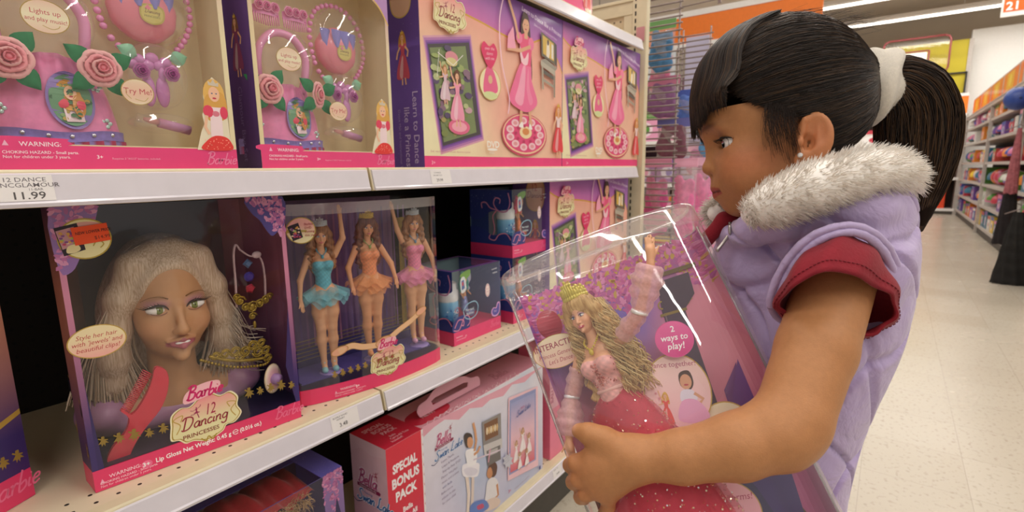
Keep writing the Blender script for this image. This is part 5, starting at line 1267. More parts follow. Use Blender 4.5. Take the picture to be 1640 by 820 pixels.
# ------------------------------------------------------------------ blue bubble bath boxes with a mermaid
def mermaid_box(x, y, z, label, hairc, finc, skinc='#dba480', rz=0):
    c = Carton('mermaid_bubble_box', label, 'toy box', x, y, z, .186, .186, .150, rz=rz, group=None)
    W, H, Dp = c.W, c.H, c.D; b = MB()
    for lo, hi, cl in (((0, 0, 0), (W, Dp, .034), '#e23a6e'), ((0, Dp-.002, .034), (W, Dp, H), '#8fb0b4'), ((W-.001, 0, .034), (W, Dp-.002, H), '#5a6fa8'), ((0, Dp*.55, .034), (.001, Dp-.002, H), '#2c3f7a')): b.box(lo, hi, cl)
    b.build('carton', PRINT, c.t)
    b = MB()
    for (u0, v0_, u1, v1_) in ((0, 0, W, .012), (0, Dp-.012, W, Dp), (0, .012, .012, Dp-.012), (W-.012, .012, W, Dp-.012)): b.grid(lambda a, q: (lerp(u0, u1, a), lerp(v0_, v1_, q), H), 8, 8, cfn=lambda a, q: mixc('#8a3f86', '#3f4f96', (math.sin(a*14+q*6)*.5+.5)))
    b.build('top_card', PRINT, c.t)
    b = MB(); b.grid(lambda a, q: (lerp(.012, W-.012, a), lerp(.012, Dp-.012, q), H-.0003), 1, 1, smooth=False); b.build('top_window_film', FILM, c.t)
    a = c.front()
    a.blob([(0, .034), (0, .058), (.02, .071), (.045, .07), (.062, .058), (.060, .042), (.052, .034)], '#2f3580', 5); scroll(a, [(.004, .045), (.018, .062), (.036, .058), (.036, .045), (.028, .048)], .0028, '#d98aa8'); scroll(a, [(.0, .040), (.02, .038), (.04, .066), (.056, .064), (.060, .048), (.050, .040)], .0028, '#d98aa8')
    a.blob([(.150, .042), (.146, .056), (.156, .064), (.166, .062), (.172, .074), (.182, .074), (.184, .058), (.178, .042), (.164, .037)], '#d8a0d4', 4); a.blob([(.153, .045), (.15, .055), (.158, .061), (.168, .059), (.174, .070), (.180, .070), (.181, .058), (.176, .045), (.164, .041)], '#5a52a8', 4); a.text('Fairytopia'[:4], .158, .050, .008, '#e6c9e6')
    a.rect(0, 0, W, .034, '#e8447a'); a.text('WARNING:', .008, .018, .0048, '#fbd9e4', bold=.01); a.text('CHOKING HAZARD', .008, .011, .004, '#fbd9e4'); a.text('3+', .040, .014, .007, '#fbd9e4'); script(a, 'Barbie', .142, .012, .016, '#f2739a', wt=.08)
    a.ell(.132, .116, .0095, .018, '#e9dcd8', n=22); a.ell(.132, .116, .0080, .0162, '#d9a0ae', n=22); a.ell(.132, .116, .0062, .014, '#f0e2de', n=18); a.text('mini', .127, .118, .005, '#b05a7a'); a.text('doll', .1275, .111, .005, '#b05a7a')
    a.text('mermaid', .150, .166, .0062, '#d9dfe8', bold=.01, rot=.05); a.text('bubbles', .154, .156, .0062, '#d9dfe8', bold=.01, rot=.05)
    a.curve([(.036+.0, .082), (.052, .096), (.080, .098), (.092, .084), (.086, .064), (.064, .056), (.044, .062), (.036, .08)], .003, '#8fb8cf'); a.text('Mermaid', .044, .078, .009, '#cfe0ea', bold=.01); a.text('Bubbles', .047, .068, .009, '#cfe0ea', bold=.01)
    a.build('front_print', c.t)
    s = c.left(); s.A = (-1, 0, Dp, 0, 1, 0); S0 = s.S; s.S = lambda u, v, h: S0(min(max(u, 0), Dp), min(max(v, 0), H), h)
    s.blob([(0, H), (Dp, H), (Dp, .11), (.11, .105), (.075, .125), (.03, .13), (.0, .14)], '#2b3a80', 5, ); s.blob([(0, .034), (0, .06), (.03, .066), (.07, .06), (.1, .075), (Dp, .08), (Dp, .034)], '#2b3a80', 5)
    for i in range(24): s.ell(RNG.random()*Dp, .12+RNG.random()*.06, .0008, .0008, '#9fb4e6', n=5)
    scroll(s, [(.012, .178), (.006, .150), (.018, .128), (.045, .128), (.062, .146), (.056, .163), (.040, .160), (.042, .148)], .0036, '#c98ab4'); scroll(s, [(.05, .130), (.075, .136), (.09, .150), (.106, .148), (.104, .134)], .0034, '#c98ab4')
    scroll(s, [(.05, .13), (.066, .112), (.060, .08), (.066, .06)], .003, '#d98aa8'); scroll(s, [(.004, .05), (.02, .066), (.045, .062), (.06, .046), (.08, .05), (.075, .062)], .003, '#d98aa8')
    s.rect(0, 0, Dp, .034, '#cf3467'); s.build('side_print', c.t)
    c.film(0, .034, W, H, y=-.0001)
    b = MB(); b.grid(lambda a, q: (-.0001, Dp*.55*a, lerp(.034, H, q)), 1, 1, smooth=False); b.build('side_window_film', FILM, c.t)
    lab2 = label.split(',')[0]
    t = inbox(c, 'bubble_bottle', 'white capped blue bottle in the '+lab2, 'toy bottle')
    b = MB(); cc = (.030, .045, .035)
    b.lathe([(0, 0), (.024, 0), (.026, .003), (.026, .066), (.025, .070)], cc, n=26, cols=['#3f6fae', '#3f6fae', '#3f7fc0', '#78b4d8', '#a8c6d6']); b.build('bottle', mat('bottle_label', attr=True, rough=.15, coat=.4), t)
    b = MB(); b.lathe([(.0255, .070), (.0262, .074), (.0262, .094), (.023, .096), (.023, .112), (.021, .115), (0, .116)], cc, '#dfe3e6', n=26); b.build('cap', mat('white_bottle_cap', '#dfe2e4', rough=.35), t)
    a = Art(lambda u, v, h: Vector((cc[0]+(.0262+h)*math.sin(u), cc[1]-(.0262+h)*math.cos(u), cc[2]+v)))
    a.ell(.25, .046, .42, .0085, '#e9c9d2', n=20); a.ell(.25, .046, .36, .0065, '#d0406a', n=20); a.text('bubbles', -.02, .043, .0075, '#fff', sx=20)
    for i in range(26): a.ell(-1.2+RNG.random()*2.4, .004+RNG.random()*.055, .06+.05*RNG.random(), .0016+.001*RNG.random(), RNG.choice(['#9fd0ea', '#cfe6f2', '#5f9fd6', '#2f5fa8']), n=9)
    a.build('bottle_label', t, PAPER)
    a = Art(planeS((.036, .008, .120), (1, 0, 0), (0, 0, 1), (0, -1, 0))); a.blob([(.0, .05), (.016, .058), (.038, .060), (.036, .045), (.014, .038)], '#7ab04a', 3); a.blob([(.004, .006), (.002, .04), (.018, .044), (.022, .012)], '#e6ecee', 3); a.poly([(.006, .012), (.005, .036), (.014, .038), (.017, .016)], '#4f6fae'); a.ell(.010, .028, .003, .006, '#d84a5a', n=8); a.build('wand_card', t, PAPER)
    t = inbox(c, 'mermaid_doll', 'small mermaid doll in the '+lab2, 'doll')
    s = SDF((.06, .02, .045), (.14, .09, .175), .0012)
    X, Y, Z = .097, .052, .075
    s.path([(X, Y, Z+.048), (X, Y, Z+.030), (X, Y, Z+.018)], [.0062, .0052, .0080], k=.004); s.ell((X, Y-.003, Z+.046), (.0085, .006, .006), k=.003)
    s.cap((X, Y, Z+.050), (X, Y, Z+.060), .003, .003, k=.003); s.ell((X, Y-.001, Z+.069), (.0078, .0080, .0098), k=.002)
    s.path([(X-.008, Y, Z+.049), (X-.013, Y-.003, Z+.034), (X-.010, Y-.009, Z+.022)], [.0026, .0022, .0018], k=.002); s.path([(X+.008, Y, Z+.049), (X+.014, Y-.003, Z+.036), (X+.018, Y-.008, Z+.028)], [.0026, .0022, .0018], k=.002)
    bd = sdf_build(s, 'body', M_DSKIN, t, colfn=lambda v: np.where((v[:, 2:3] > Z+.040) & (v[:, 2:3] < Z+.0495) & (np.abs(v[:, 0:1]-X) < .010), np.array(hx(finc)), np.array(hx(skinc))))
    face_paint((X, Y-.0045+.0035, Z+.0605), .0145, bd, iris='#4f6fa0', teeth=False)
    s = SDF((.06, .02, .03), (.15, .09, .11), .0012)
    s.path([(X, Y, Z+.020), (X-.003, Y-.004, Z+.006), (X-.008, Y-.008, Z-.006), (X-.002, Y-.012, Z-.018), (X+.008, Y-.010, Z-.022)], [.0085, .0095, .0085, .0060, .0036], k=.004)
    for d in ((.016, .006), (.014, -.010)): s.ell((X+.014+d[0]*.4, Y-.010, Z-.022+d[1]*.5), (.011, .0022, .006), k=.003)
    sdf_build(s, 'tail', mat('mermaid_tail_'+finc[1:], finc, rough=.3, metal=.3, var=.25, scale=500), t)
    s = SDF((.06, .02, .09), (.14, .09, .175), .0013)
    s.ell((X, Y+.002, Z+.073), (.0098, .0095, .0105), k=.003); s.ell((X, Y-.010, Z+.067), (.0062, .007, .0085), k=.002, op='cut')
    for g in (-1, 1): s.path([(X+g*.0085, Y, Z+.074), (X+g*.012, Y, Z+.060), (X+g*.011, Y, Z+.044), (X+g*.013, Y, Z+.034)], [.0045, .0055, .0045, .0018], k=.003)
    s.ell((X-.003, Y, Z+.086), (.0065, .006, .0055), k=.003); s.ell((X+.006, Y, Z+.084), (.0055, .005, .0055), k=.003)
    sdf_build(s, 'hair', mat('mermaid_hair_'+hairc[1:], hairc, rough=.35, var=.25, scale=420), t)
    b = MB(); wing = crv([(X+.008, Z+.050), (X+.020, Z+.072), (X+.034, Z+.082), (X+.036, Z+.064), (X+.026, Z+.050), (X+.032, Z+.040), (X+.022, Z+.034), (X+.010, Z+.042)], 4, True)
    b.prism(wing, 'y', Y+.006, Y+.0075); b.build('wing', mat('wing_'+finc[1:], mixc(finc, '#ffffff', .35), rough=.25, coat=.5), t)
mermaid_box(.868, .828, Z2+.0006, 'blue mermaid bubble box standing alone, its mermaid with teal hair', '#3f9a90', '#7f86b8', rz=math.radians(0))
mermaid_box(1.098, .818, Z2+.0006, 'lower blue mermaid bubble box, bottom of the stack of two', '#d8386e', '#d8743a')
mermaid_box(1.101, .820, Z2+.0006+.1866, 'upper blue mermaid bubble box, top of the stack of two', '#d8386e', '#d8743a')

# ------------------------------------------------------------------ ballet box with the red bonus pack sleeve
pb = onZ(555.8, 697, Z3+.0006+.352)
c = Carton('ballet_bonus_box', 'wide pink ballet box with a red special bonus pack sleeve', 'toy box', .614, .790, Z3+.0006, .600, .352, .118, rz=math.radians(.6))
W, H, Dp = c.W, c.H, c.D
c.solid('#eab9c2'); F = lambda px, py: c.uv(px, py)
a = c.front()
sl = F(676.5, 700)[0]
a.rect(sl, 0, W, H, None, 26, 20, lambda u, v: mixc(mixc('#cfc6dc', '#e4e0e8', v/H), '#8fb4d8', .55*math.exp(-((u-.30)/.10)**2-((v-.17)/.12)**2)+.4*math.exp(-((u-.5)/.16)**2-((v-.02)/.05)**2)+.35*math.exp(-((u-.5)/.05)**2-((v-.33)/.04)**2)))
def Q(*pts): return [F(*p) for p in pts]
top = Q((676, 686), (700, 676), (730, 662), (760, 647), (800, 626), (852, 596)); 
wave = Q((852, 600), (840, 612), (820, 616), (806, 634), (785, 640), (772, 652), (752, 654), (735, 672), (712, 672), (695, 684), (678, 700))
a.poly(Q((676, 684), (800, 623), (875, 583))+wave, '#e3a3b4')
for k in range(9): p = F(700+16*k, 672-8.5*k); a.curve([(p[0]-.012, p[1]), (p[0]-.004, p[1]+.008), (p[0]+.006, p[1]+.002), (p[0]+.012, p[1]+.009)], .0016, '#efc9d2')
# sleeve
a.rect(0, 0, sl, H, None, 4, 14, lambda u, v: mixc('#c43a72', '#d8203c', v/H*2.2-.3) if v < .30 else '#d8203c')
zz = []
for i in range(30): zz += [(sl-.0015+(.004 if i % 2 else 0), H*i/29)]
a.poly([(sl-.0045, 0)]+zz+[(sl-.0045, H)], '#ece4e6')
for tx, py, sz in (('SPECIAL', 0, .0275), ('BONUS', 1, .0300), ('PACK', 2, .0300)):
    a.text(tx, .0505, .288-.0335*py, sz, '#f4eef0', bold=.045, align='c', sx=.70 if py == 0 else .78 if py == 1 else .78)
for i, (tx, sz) in enumerate((('Bella', .0175), ('Carry-All', .0165), ('Tote', .0165), ('Included!', .0165))): a.text(tx, .052, .186-.0185*i, sz, '#f4eef0', bold=.03, align='c', sx=.85)
# titles
def ttl(a, u, v, k, c1='#c25a86', c2='#8a1f4a', c3='#3f6fae'):
    script(a, 'Bella', u, v, .036*k, '#f0dfe6', wt=.26); a.h += .0001; script(a, 'Bella', u, v, .036*k, c1, wt=.13)
    a.poly([(u-.006*k, v-.012*k), (u+.075*k, v-.012*k), (u+.080*k, v-.005*k), (u+.075*k, v-.002*k), (u-.006*k, v-.003*k)], c2); a.text('DANCE WITH ME', u+.002*k, v-.0105*k, .0078*k, '#f0dfe6')
    a.text('Featuring', u+.018*k, v-.024*k, .008*k, c3, shear=.3)
    script(a, 'Swan Lake', u-.006*k, v-.046*k, .030*k, '#e9eef4', wt=.24); a.h += .0001; script(a, 'Swan Lake', u-.006*k, v-.046*k, .030*k, c3, wt=.12); a.curve([(u-.024*k, v-.050*k), (u-.010*k, v-.056*k), (u+.01*k, v-.048*k)], .0022*k, '#3f3f6e')
    ballerina(a, u+.066*k, v+.022*k, .024*k, '#b0304f')
p = F(700, 712); ttl(a, p[0]-.004, p[1]-.004, .74)
for i in range(9):
    p = F(706, 742+8.5*i); a.text(['Learn Twirls,', 'Leaps & Positions', 'Step-by-Step DVD', 'Dance mat plays', 'music and counts', 'with Bella', 'Ballet barre', 'adjusts in size', 'for your child'][i], p[0]+.002*(i % 3), p[1], .0085, '#8a7a9a' if i != 5 else '#6a6a9a')
# dancing girl drawing
def L(pts, w, col): a.line(Q(*pts), w, col)
SK = '#d59a6e'
L([(745, 745), (750, 790), (748, 830), (745, 870)], .011, '#e9d9cc'); L([(757, 745), (756, 790), (754, 830), (755, 860)], .011, '#e0cfc4')
a.blob(Q((739, 748), (745, 742), (765, 741), (767, 750), (764, 762), (752, 764), (741, 762)), '#eeeaf0', 4); a.blob(Q((742, 752), (752, 748), (764, 752), (760, 760), (747, 761)), '#dcd8e4', 4)
a.blob(Q((745, 722), (757, 718), (763, 726), (761, 742), (749, 746), (746, 736)), '#f2f0f2', 4)
L([(759, 722), (762, 705), (760, 690), (757, 677)], .008, SK); L([(758, 728), (765, 722), (768, 714)], .008, SK)
a.blob(Q((742, 700), (746, 693), (754, 695), (756, 704), (752, 714), (746, 716)), '#3a2a26', 5); a.blob(Q((748, 702), (754, 700), (757, 708), (753, 717), (748, 714)), SK, 4)
# seated girl
a.blob(Q((782, 745), (788, 738), (795, 744), (794, 758), (788, 764), (781, 756)), '#5a3424', 5); a.blob(Q((780, 752), (785, 748), (788, 758), (784, 766), (779, 762)), '#c98a5e', 4)
a.blob(Q((780, 770), (790, 764), (797, 772), (797, 790), (790, 806), (776, 808), (777, 790)), '#e6e2e4', 4); L([(795, 775), (797, 792), (788, 802)], .008, '#c98a5e'); a.blob(Q((772, 806), (790, 796), (800, 800), (797, 810), (780, 818), (770, 816)), '#dfc9bc', 4)
a.blob(Q((755, 806), (775, 800), (782, 812), (766, 822), (752, 822)), '#5f7fc4', 4); a.blob(Q((763, 810), (772, 806), (774, 812), (765, 816)), '#c24a6e', 3)
# television
a.poly(Q((771, 676), (801, 661), (802, 702), (773, 714)), '#8c8684'); a.poly(Q((774, 679), (796, 668), (797, 696), (776, 706)), '#7a4f2e'); 
for i in range(6): p = F(779+3.2*i, 690-1.3*i); a.ell(p[0], p[1], .0042, .011, '#d8b27a' if i % 2 else '#e6d2b0', n=8)
a.poly(Q((773, 713), (803, 701), (803, 716), (775, 729)), '#c9c4c2'); a.poly(Q((778, 722), (800, 712), (801, 735), (780, 746)), '#6f6a68'); a.poly(Q((781, 722), (796, 716), (796, 724), (782, 730)), '#b5b0ae')
L([(757, 736), (790, 724), (800, 720)], .004, '#d9c9d6'); L([(781, 740), (784, 718)], .004, '#e29ab4')
# framed ballet print
a.poly(Q((813, 637), (860, 618), (861, 745), (812, 770)), '#efc3cc'); a.poly(Q((815, 641), (857, 622), (857, 736), (814, 761)), '#8e96c4')
q0, q1, q2, q3 = Q((816, 757), (855, 735), (855, 628), (817, 646))
a.mb.grid(lambda s_, t_: a._p(lerp(lerp(q0[0], q1[0], s_), lerp(q3[0], q2[0], s_), t_), lerp(lerp(q0[1], q1[1], s_), lerp(q3[1], q2[1], s_), t_)), 4, 8, smooth=False, cfn=lambda s_, t_: mixc('#d9606f', '#e8bcc8', t_*2.2) if t_ < .5 else mixc('#e8bcc8', '#9aa0cc', (t_-.5)*2)); a._up()
for (x, y, h) in ((826, 742, .075), (836, 726, .085), (846, 728, .075), (831, 752, .06), (842, 746, .06)):
    p = F(x, y); princess(a, p[0], p[1], h, '#f0e4e4', hair='#b9906a', skin='#e0b090', arm='up', crown=False)
p = F(826, 664); script(a, 'Swan Lake', p[0], p[1]-.006, .016, '#4f5fa0', wt=.12, rot=.06); p = F(832, 655); a.text('Bella', p[0], p[1], .010, '#c25a86')
st = []
for i in range(16): p = F(811+(9 if i % 2 else 5.5)*math.cos(i*math.pi/8), 737+(13 if i % 2 else 9)*math.sin(i*math.pi/8)); st.append(p)
a.poly(st, '#c9c9d4'); 
for i in range(4): p = F(805, 732+4*i); a.text('Includes DVD', p[0], p[1], .0042, '#7a7a8a', rot=.12)
p = F(812, 789); a.text('3+', p[0], p[1], .012, '#c23a72', bold=.03); p = F(822, 783); a.text('Includes mat, barre and DVD', p[0], p[1], .0062, '#8a5a8a', rot=.02); p = F(861, 750); a.rect(p[0], p[1]-.004, p[0]+.009, p[1]+.008, '#3f4a8a')
a.build('front_print', c.t)
s = c.left(); s.rect(0, 0, Dp, H, None, 2, 10, lambda u, v: mixc('#c9788e', '#e6bcc6', v/H*1.3)); 
s.poly([(Dp*.0, H), (Dp, H), (Dp, H-.02), (Dp*.6, H-.03), (Dp*.3, H-.022), (0, H-.04)], '#e9c3cc'); ttl(s, .022, H*.70, .92); s.ell(Dp*.5, H*.30, .032, .046, '#efd9de'); s.ell(Dp*.5, H*.30, .028, .042, '#e3a0b4'); princess(s, Dp*.5, H*.19, .075, '#f0e4e4', hair='#b9906a', crown=False); 
s.build('side_print', c.t)
tp = c.top(); tp.rect(0, 0, W, Dp, None, 10, 2, lambda u, v: mixc('#e6a9b8', '#d98fa4', u/W)); tp.rect(0, 0, sl, Dp, '#cf2440')
for i, tx in enumerate(('SPECIAL', 'BONUS', 'PACK')): tp.text(tx, .016+.010*i, .088-.019*i, .019, '#f0b9c4', bold=.03, sx=.8)
for i, tx in enumerate(('Bella', 'Carry-All Tote', 'Included!')): tp.text(tx, .04-.006*i, .031-.0105*i, .0105, '#f0b9c4', bold=.02, sx=.8)
tp.blob([(sl+.012, .014), (sl+.10, .016), (sl+.125, .042), (sl+.10, .072), (sl+.03, .074), (sl-.002, .052)], '#cf2440', 4); tp.text('NEW!', sl+.035, .034, .016, '#f3c9cf', bold=.03); script(tp, 'Bella', W-.19, .03, .034, '#c98090', wt=.12)
for k in range(9): u = sl+.02+.04*k; tp.curve([(u, .004), (u+.012, .014), (u+.022, .006), (u+.034, .015)], .0018, '#f0cdd4')
tp.build('top_print', c.t)
# scalloped carry handle folded out of the lid
b = MB(); ho = [(sl+.030, .004), (sl+.024, .018), (sl+.034, .030), (sl+.060, .034), (sl+.085, .046), (sl+.12, .052), (sl+.16, .050), (sl+.195, .045), (sl+.22, .032), (sl+.245, .028), (sl+.25, .014), (sl+.245, .004)]
hi = [(sl+.075, .016), (sl+.20, .016), (sl+.205, .026), (sl+.19, .030), (sl+.085, .030), (sl+.072, .026)]
tri = tessellate_polygon([[Vector((x, y, 0)) for x, y in crv(ho, 3)], [Vector((x, y, 0)) for x, y in hi]]); al = crv(ho, 3)+hi
vs = [(x, Dp*.30+z*.25, H+z) for x, z in al]; b.add(vs, [tuple(q) for q in tri], '#e3a6b4'); vs2 = [(x, y+.002, z) for x, y, z in vs]; b.add(vs2, [tuple(q) for q in tri], '#d08fa0')
b.build('carry_handle', PRINT, c.t)

# small pink box behind it, next to the girl's display case
c = Carton('pink_ballet_box', 'plain pink box standing behind the ballet box, half hidden by the display case', 'toy box', 1.262, .800, Z3+.0006, .34, .352, .12)
c.solid('#e0708e'); a = c.front(); a.rect(0, 0, c.W, .17, '#e57a96'); a.rect(0, .17, c.W, c.H, '#e3a8b8'); a.text('BALLET', .02, .19, .022, '#b0406a', rot=math.pi/2, bold=.02); a.build('front_print', c.t)

# ------------------------------------------------------------------ violet window box at the bottom left
c = Carton('violet_window_box', 'violet and blossom pink window box on the base shelf, lower left', 'toy box', .235, .800, Z3+.0006, .2855, .3575, .165, rz=math.radians(1.0))
W, H, Dp = c.W, c.H, c.D
c.tray('#3a2448', '#4a3f8c', win=(.0005, .06, W-.042, H-.0002), name='carton', top=False); 
a = c.front(); a.h0b = a.h
a.rect(W-.042, .0, W, H, None, 2, 16, lambda u, v: mixc('#3a2a66', '#8f70a8', v/H)); a.h0b = a.h; blossom(a, W-.043, H-.11, W-.001, H, 200, .0045, RNG, shape=lambda u, v: v > H-.065-.04*math.sin(u*220) )
a.poly([(W-.026, 0), (W-.024, H-.10), (W-.016, H-.055), (W-.008, H-.10), (W-.006, 0)], '#2c2452'); a.line([(W-.030, .18), (W-.034, .05)], .004, '#b9a03a'); a.rect(0, 0, W-.042, .06, '#e63a6c'); a.build('front_print', c.t)
# open part of the lid shows the inside: lid is a card with a large cut-out
b = MB(); b.box((W-.045, 0, H-.0006), (W, Dp, H+.0006), '#5a50a4'); b.box((0, Dp*.55, H-.0006), (W-.045, Dp, H+.0006), '#4a4290'); b.build('lid_card', PRINT, c.t)
a = c.top(.0010); a.rect(W-.045, 0, W, Dp, None, 2, 6, lambda u, v: mixc('#6f6ac8', '#4a48a0', v/Dp)); 
for i in range(40): a.h = .0014; a.ell(W-.045+.045*RNG.random(), Dp*RNG.random(), .0006, .0006, '#b7a2d8', n=5)
a.build('lid_print', c.t)
b = MB(); b.grid(lambda i, j: (lerp(0, W-.045, i), lerp(0, Dp*.55, j), H+.0001), 1, 1, smooth=False); b.build('lid_window', FILM, c.t)
c.film(0, .06, W-.042, H)
t = inbox(c, 'doll_gown_set', 'folded red doll gown with blond fur trim inside the violet box', 'toy')
b = MB(); b.grid(lambda i, j: Vector((lerp(.01, W-.05, i), lerp(.012, .14, j), H-.030+.012*math.sin(j*3)+.006*math.sin(i*22+j*4)+.004*math.sin(i*47))), 60, 20, '#b8303c'); b.build('red_gown', VCLOTH, t)
b = MB()
for i in range(700):
    x = .03+RNG.random()*(W-.09); p = Vector((x, .010+.01*RNG.random(), H-.075+.03*RNG.random()+.03*x/W)); d = Vector((RNG.gauss(0, .4), -.4, RNG.gauss(.1, .5))).normalized()*.014; b.tube([p, p+d*.5, p+d+Vector((0, 0, -.003))], [.0006, .0002], mixc('#e2c09a', '#a8804f', RNG.random()), n=3, caps=False) if False else b.tube([p, p+d*.5, p+d+Vector((0, 0, -.003))], [.0006, .0005, .0002], mixc('#e2c09a', '#a8804f', RNG.random()), n=3, caps=False)
b.build('blond_trim', mat('hair_strand', attr=True), t)

# ------------------------------------------------------------------ pink box on the highest shelf
ex = onP(948, 22, (0, .79, 0), Vector((0, 1, 0))).x
c = Carton('pink_top_shelf_box', 'hot pink box on the highest shelf at the top of the picture', 'toy box', ex-.30, .790, ZU+.0006, .30, .30, .09)
c.tray('#c3b184', '#e23a78', win=(.006, .04, .255, .29)); a = c.front(); a.rect(0, 0, .30, .04, '#ea3f80'); a.h = .0012
a.poly([(.238, .04), (.248, .075), (.262, .14), (.278, .135), (.286, .08), (.298, .002), (.262, .002), (.25, .02)], '#e9dcc0'); princess(a, .268, .004, .13, '#e2403c', arm='side'); a.build('front_print', c.t)
c = Carton('violet_top_shelf_box', 'violet box behind the hot pink one on the highest shelf', 'toy box', ex+.02, .90, ZU+.0006, .12, .30, .09); c.solid('#7a4a9a')
a = c.front(); a.rect(0, 0, .12, .02, '#5a3580'); a.build('front_print', c.t)
# ------------------------------------------------------------------ the girl
# her figure is modelled in a frame aligned with the place she stands: x right, y up, z toward the photographer
RC = np.array([[CR.x, CU.x, -CF.x], [CR.y, CU.y, -CF.y], [CR.z, CU.z, -CF.z]])
def cs(px, py, d): return ((px-820)/FPX*d, -(py-410)/FPX*d, -d)
def wpt(p): return Vector(tuple(RC @ np.array(p)+np.array(CPOS)))
def nrm(v): v = np.array(v, float); return v/np.linalg.norm(v)
HO = np.array(cs(1250, 225, .555)); _el = -HO.copy(); _el[1] = 0; _el = nrm(_el); _eu = np.array([0, 1., 0]); _ef = np.array([-_el[2], 0, _el[0]])
if _ef[0] > 0: _ef = -_ef
_y = math.radians(14); EF = math.cos(_y)*_ef+math.sin(_y)*_el; EL = math.cos(_y)*_el-math.sin(_y)*_ef; EU = _eu
HR = np.stack([EF, EL, EU], 1)                     # columns: forward, her left, up
def H3(f, l, u): return tuple(HO+EF*f+EL*l+EU*u)
def headc(v): return (v-HO) @ HR                   # -> (f, l, u)

M_SKIN = mat('girl_skin', attr=True, rough=0.48, var=0.05, scale=180, sss=0.12, spec=0.35, bump=0.25, bscale=900)
girl = thing('girl', tuple(wpt(cs(1290, 1500, .66))*1), 'young girl with dark ponytail, lavender fur trimmed vest and red sleeves, hugging a doll case', 'person')
girl.location = (wpt(cs(1280, 700, .58)).x, wpt(cs(1280, 700, .58)).y, 0)
s = SDF((.03, -.262, -.70), (.44, .155, -.385), .00165)
def E_(c, r, k=.008, op='add', R=HR): s.ell(H3(*c), r, k, R, op)
def C_(a, b, ra, rb, k=.008, op='add'): s.cap(H3(*a), H3(*b), ra, rb, k, op)
E_((.002, 0, .040), (.080, .066, .080)); E_((.0285, 0, .027), (.0555, .057, .042), .014); E_((.026, 0, -.024), (.046, .050, .052), .02)
E_((.020, 0, -.050), (.034, .043, .030), .02); E_((.044, 0, -.0665), (.0135, .015, .0135), .014); E_((-.002, 0, -.045), (.036, .045, .030), .02)
for g in (-1, 1):
    E_((.040, g*.028, -.034), (.023, .022, .024), .016); E_((.0655, g*.021, .0115), (.011, .018, .007), .012)
    E_((.0780, g*.026, -.0040), (.0120, .0150, .0110), .012, 'cut')
C_((.0690, 0, .004), (.0690, 0, -.018), .0052, .0066, .008); E_((.0720, 0, -.0268), (.0090, .0095, .0084), .005)
for g in (-1, 1): E_((.0645, g*.0112, -.0312), (.0082, .0056, .0064), .0025); E_((.0690, g*.0055, -.0365), (.0034, .0022, .0024), .002, 'cut')
E_((.0520, 0, -.049), (.0165, .0205, .0150), .012)
for g in (-1, 1):
    C_((.0560, g*.0180, -.0560), (.0668, g*.003, -.0500), .0022, .0040, .004); C_((.0560, g*.0165, -.0575), (.0640, 0, -.0585), .0022, .0043, .004)
    C_((.0640, g*.012, -.0553), (.0715, 0, -.0545), .0009, .0009, .0015, 'cut')
    C_((.0585, g*.0195, -.0562), (.0600, g*.0170, -.0560), .0010, .0010, .002, 'cut')
    ec = (.0530, g*.0290, -.0055)
    E_(ec, (.0130, .0135, .0125), .0025)
    E_((.0650, g*.0312, -.0060), (.0130, .0156, .0054), .0012, 'cut'); E_(ec, (.0112, .0112, .0112), .0008, 'cut')
# ears
for g in (-1, 1):
    tl = math.radians(12); Re = np.stack([math.cos(tl)*EF+math.sin(tl)*EU*0-.30*g*EL, nrm(EL+.30*g*EF), EU], 1)
    Re[:, 0] = nrm(Re[:, 0]); ce = (-.0125, g*.0685, -.0125)
    E_(ce, (.0165, .0050, .0245), .004, R=Re); E_((-.0020, g*.066, -.0335), (.0070, .0040, .0075), .005, R=Re)
    E_((-.0120, g*.0745, -.0075), (.0105, .0056, .0160), .0018, 'cut', R=Re); E_((-.0065, g*.0715, -.0165), (.0065, .0080, .0090), .002, 'cut', R=Re)
    C_((-.0160, g*.0690, .0020), (-.0150, g*.0705, -.0200), .0024, .0022, .002); E_((.0000, g*.0690, -.0165), (.0035, .0030, .0045), .003, R=Re)
    C_((-.0035, g*.0705, .0050), (-.0020, g*.0690, -.0085), .0026, .0020, .003)
# neck
C_((-.022, 0, -.040), (-.036, 0, -.115), .040, .040, .02)
# left arm and hand
AR = [((1340, 440, .500), .0345), ((1306, 560, .458), .0325), ((1268, 672, .432), .0300), ((1244, 694, .428), .0298), ((1180, 715, .428), .0272), ((1092, 731, .438), .0222), ((1018, 735, .450), .0186)]
s.path([cs(*p) for p, r in AR], [r for p, r in AR], k=.006)
s.cap(cs(1262, 700, .432), cs(1278, 712, .436), .0190, .0135, k=.018)
Wp = cs(1018, 735, .450)
FG = [  # knuckle, middle joint, end joint, tip, radii
    [(948, 734, .459), (922, 741, .463), (913, 745, .480), (919, 748, .497)],
    [(946, 757, .457), (926, 767, .463), (918, 772, .481), (925, 775, .498)],
    [(956, 780, .458), (938, 791, .464), (930, 796, .481), (936, 799, .496)],
    [(974, 793, .460), (974, 811, .465), (968, 823, .477), (970, 829, .490)]]
for i, fg in enumerate(FG):
    k0 = cs(*fg[0]); rr = (.0112, .0112, .0105, .0098)[i]; q = (.0074, .0076, .0072, .0064)[i]
    s.cap(Wp, k0, .0155, rr*.92, k=.010); s.path([cs(*p) for p in fg], [rr*.80, q, q*.93, q*.80], k=.0022)
s.path([cs(995, 722, .452), cs(968, 705, .455), cs(944, 695, .458), cs(927, 690, .464)], [.0150, .0108, .0086, .0068], k=.007)
s.ell(cs(975, 745, .456), (.020, .022, .012), k=.01)
SK0, LIPC = '#b57e52', '#a84a42'
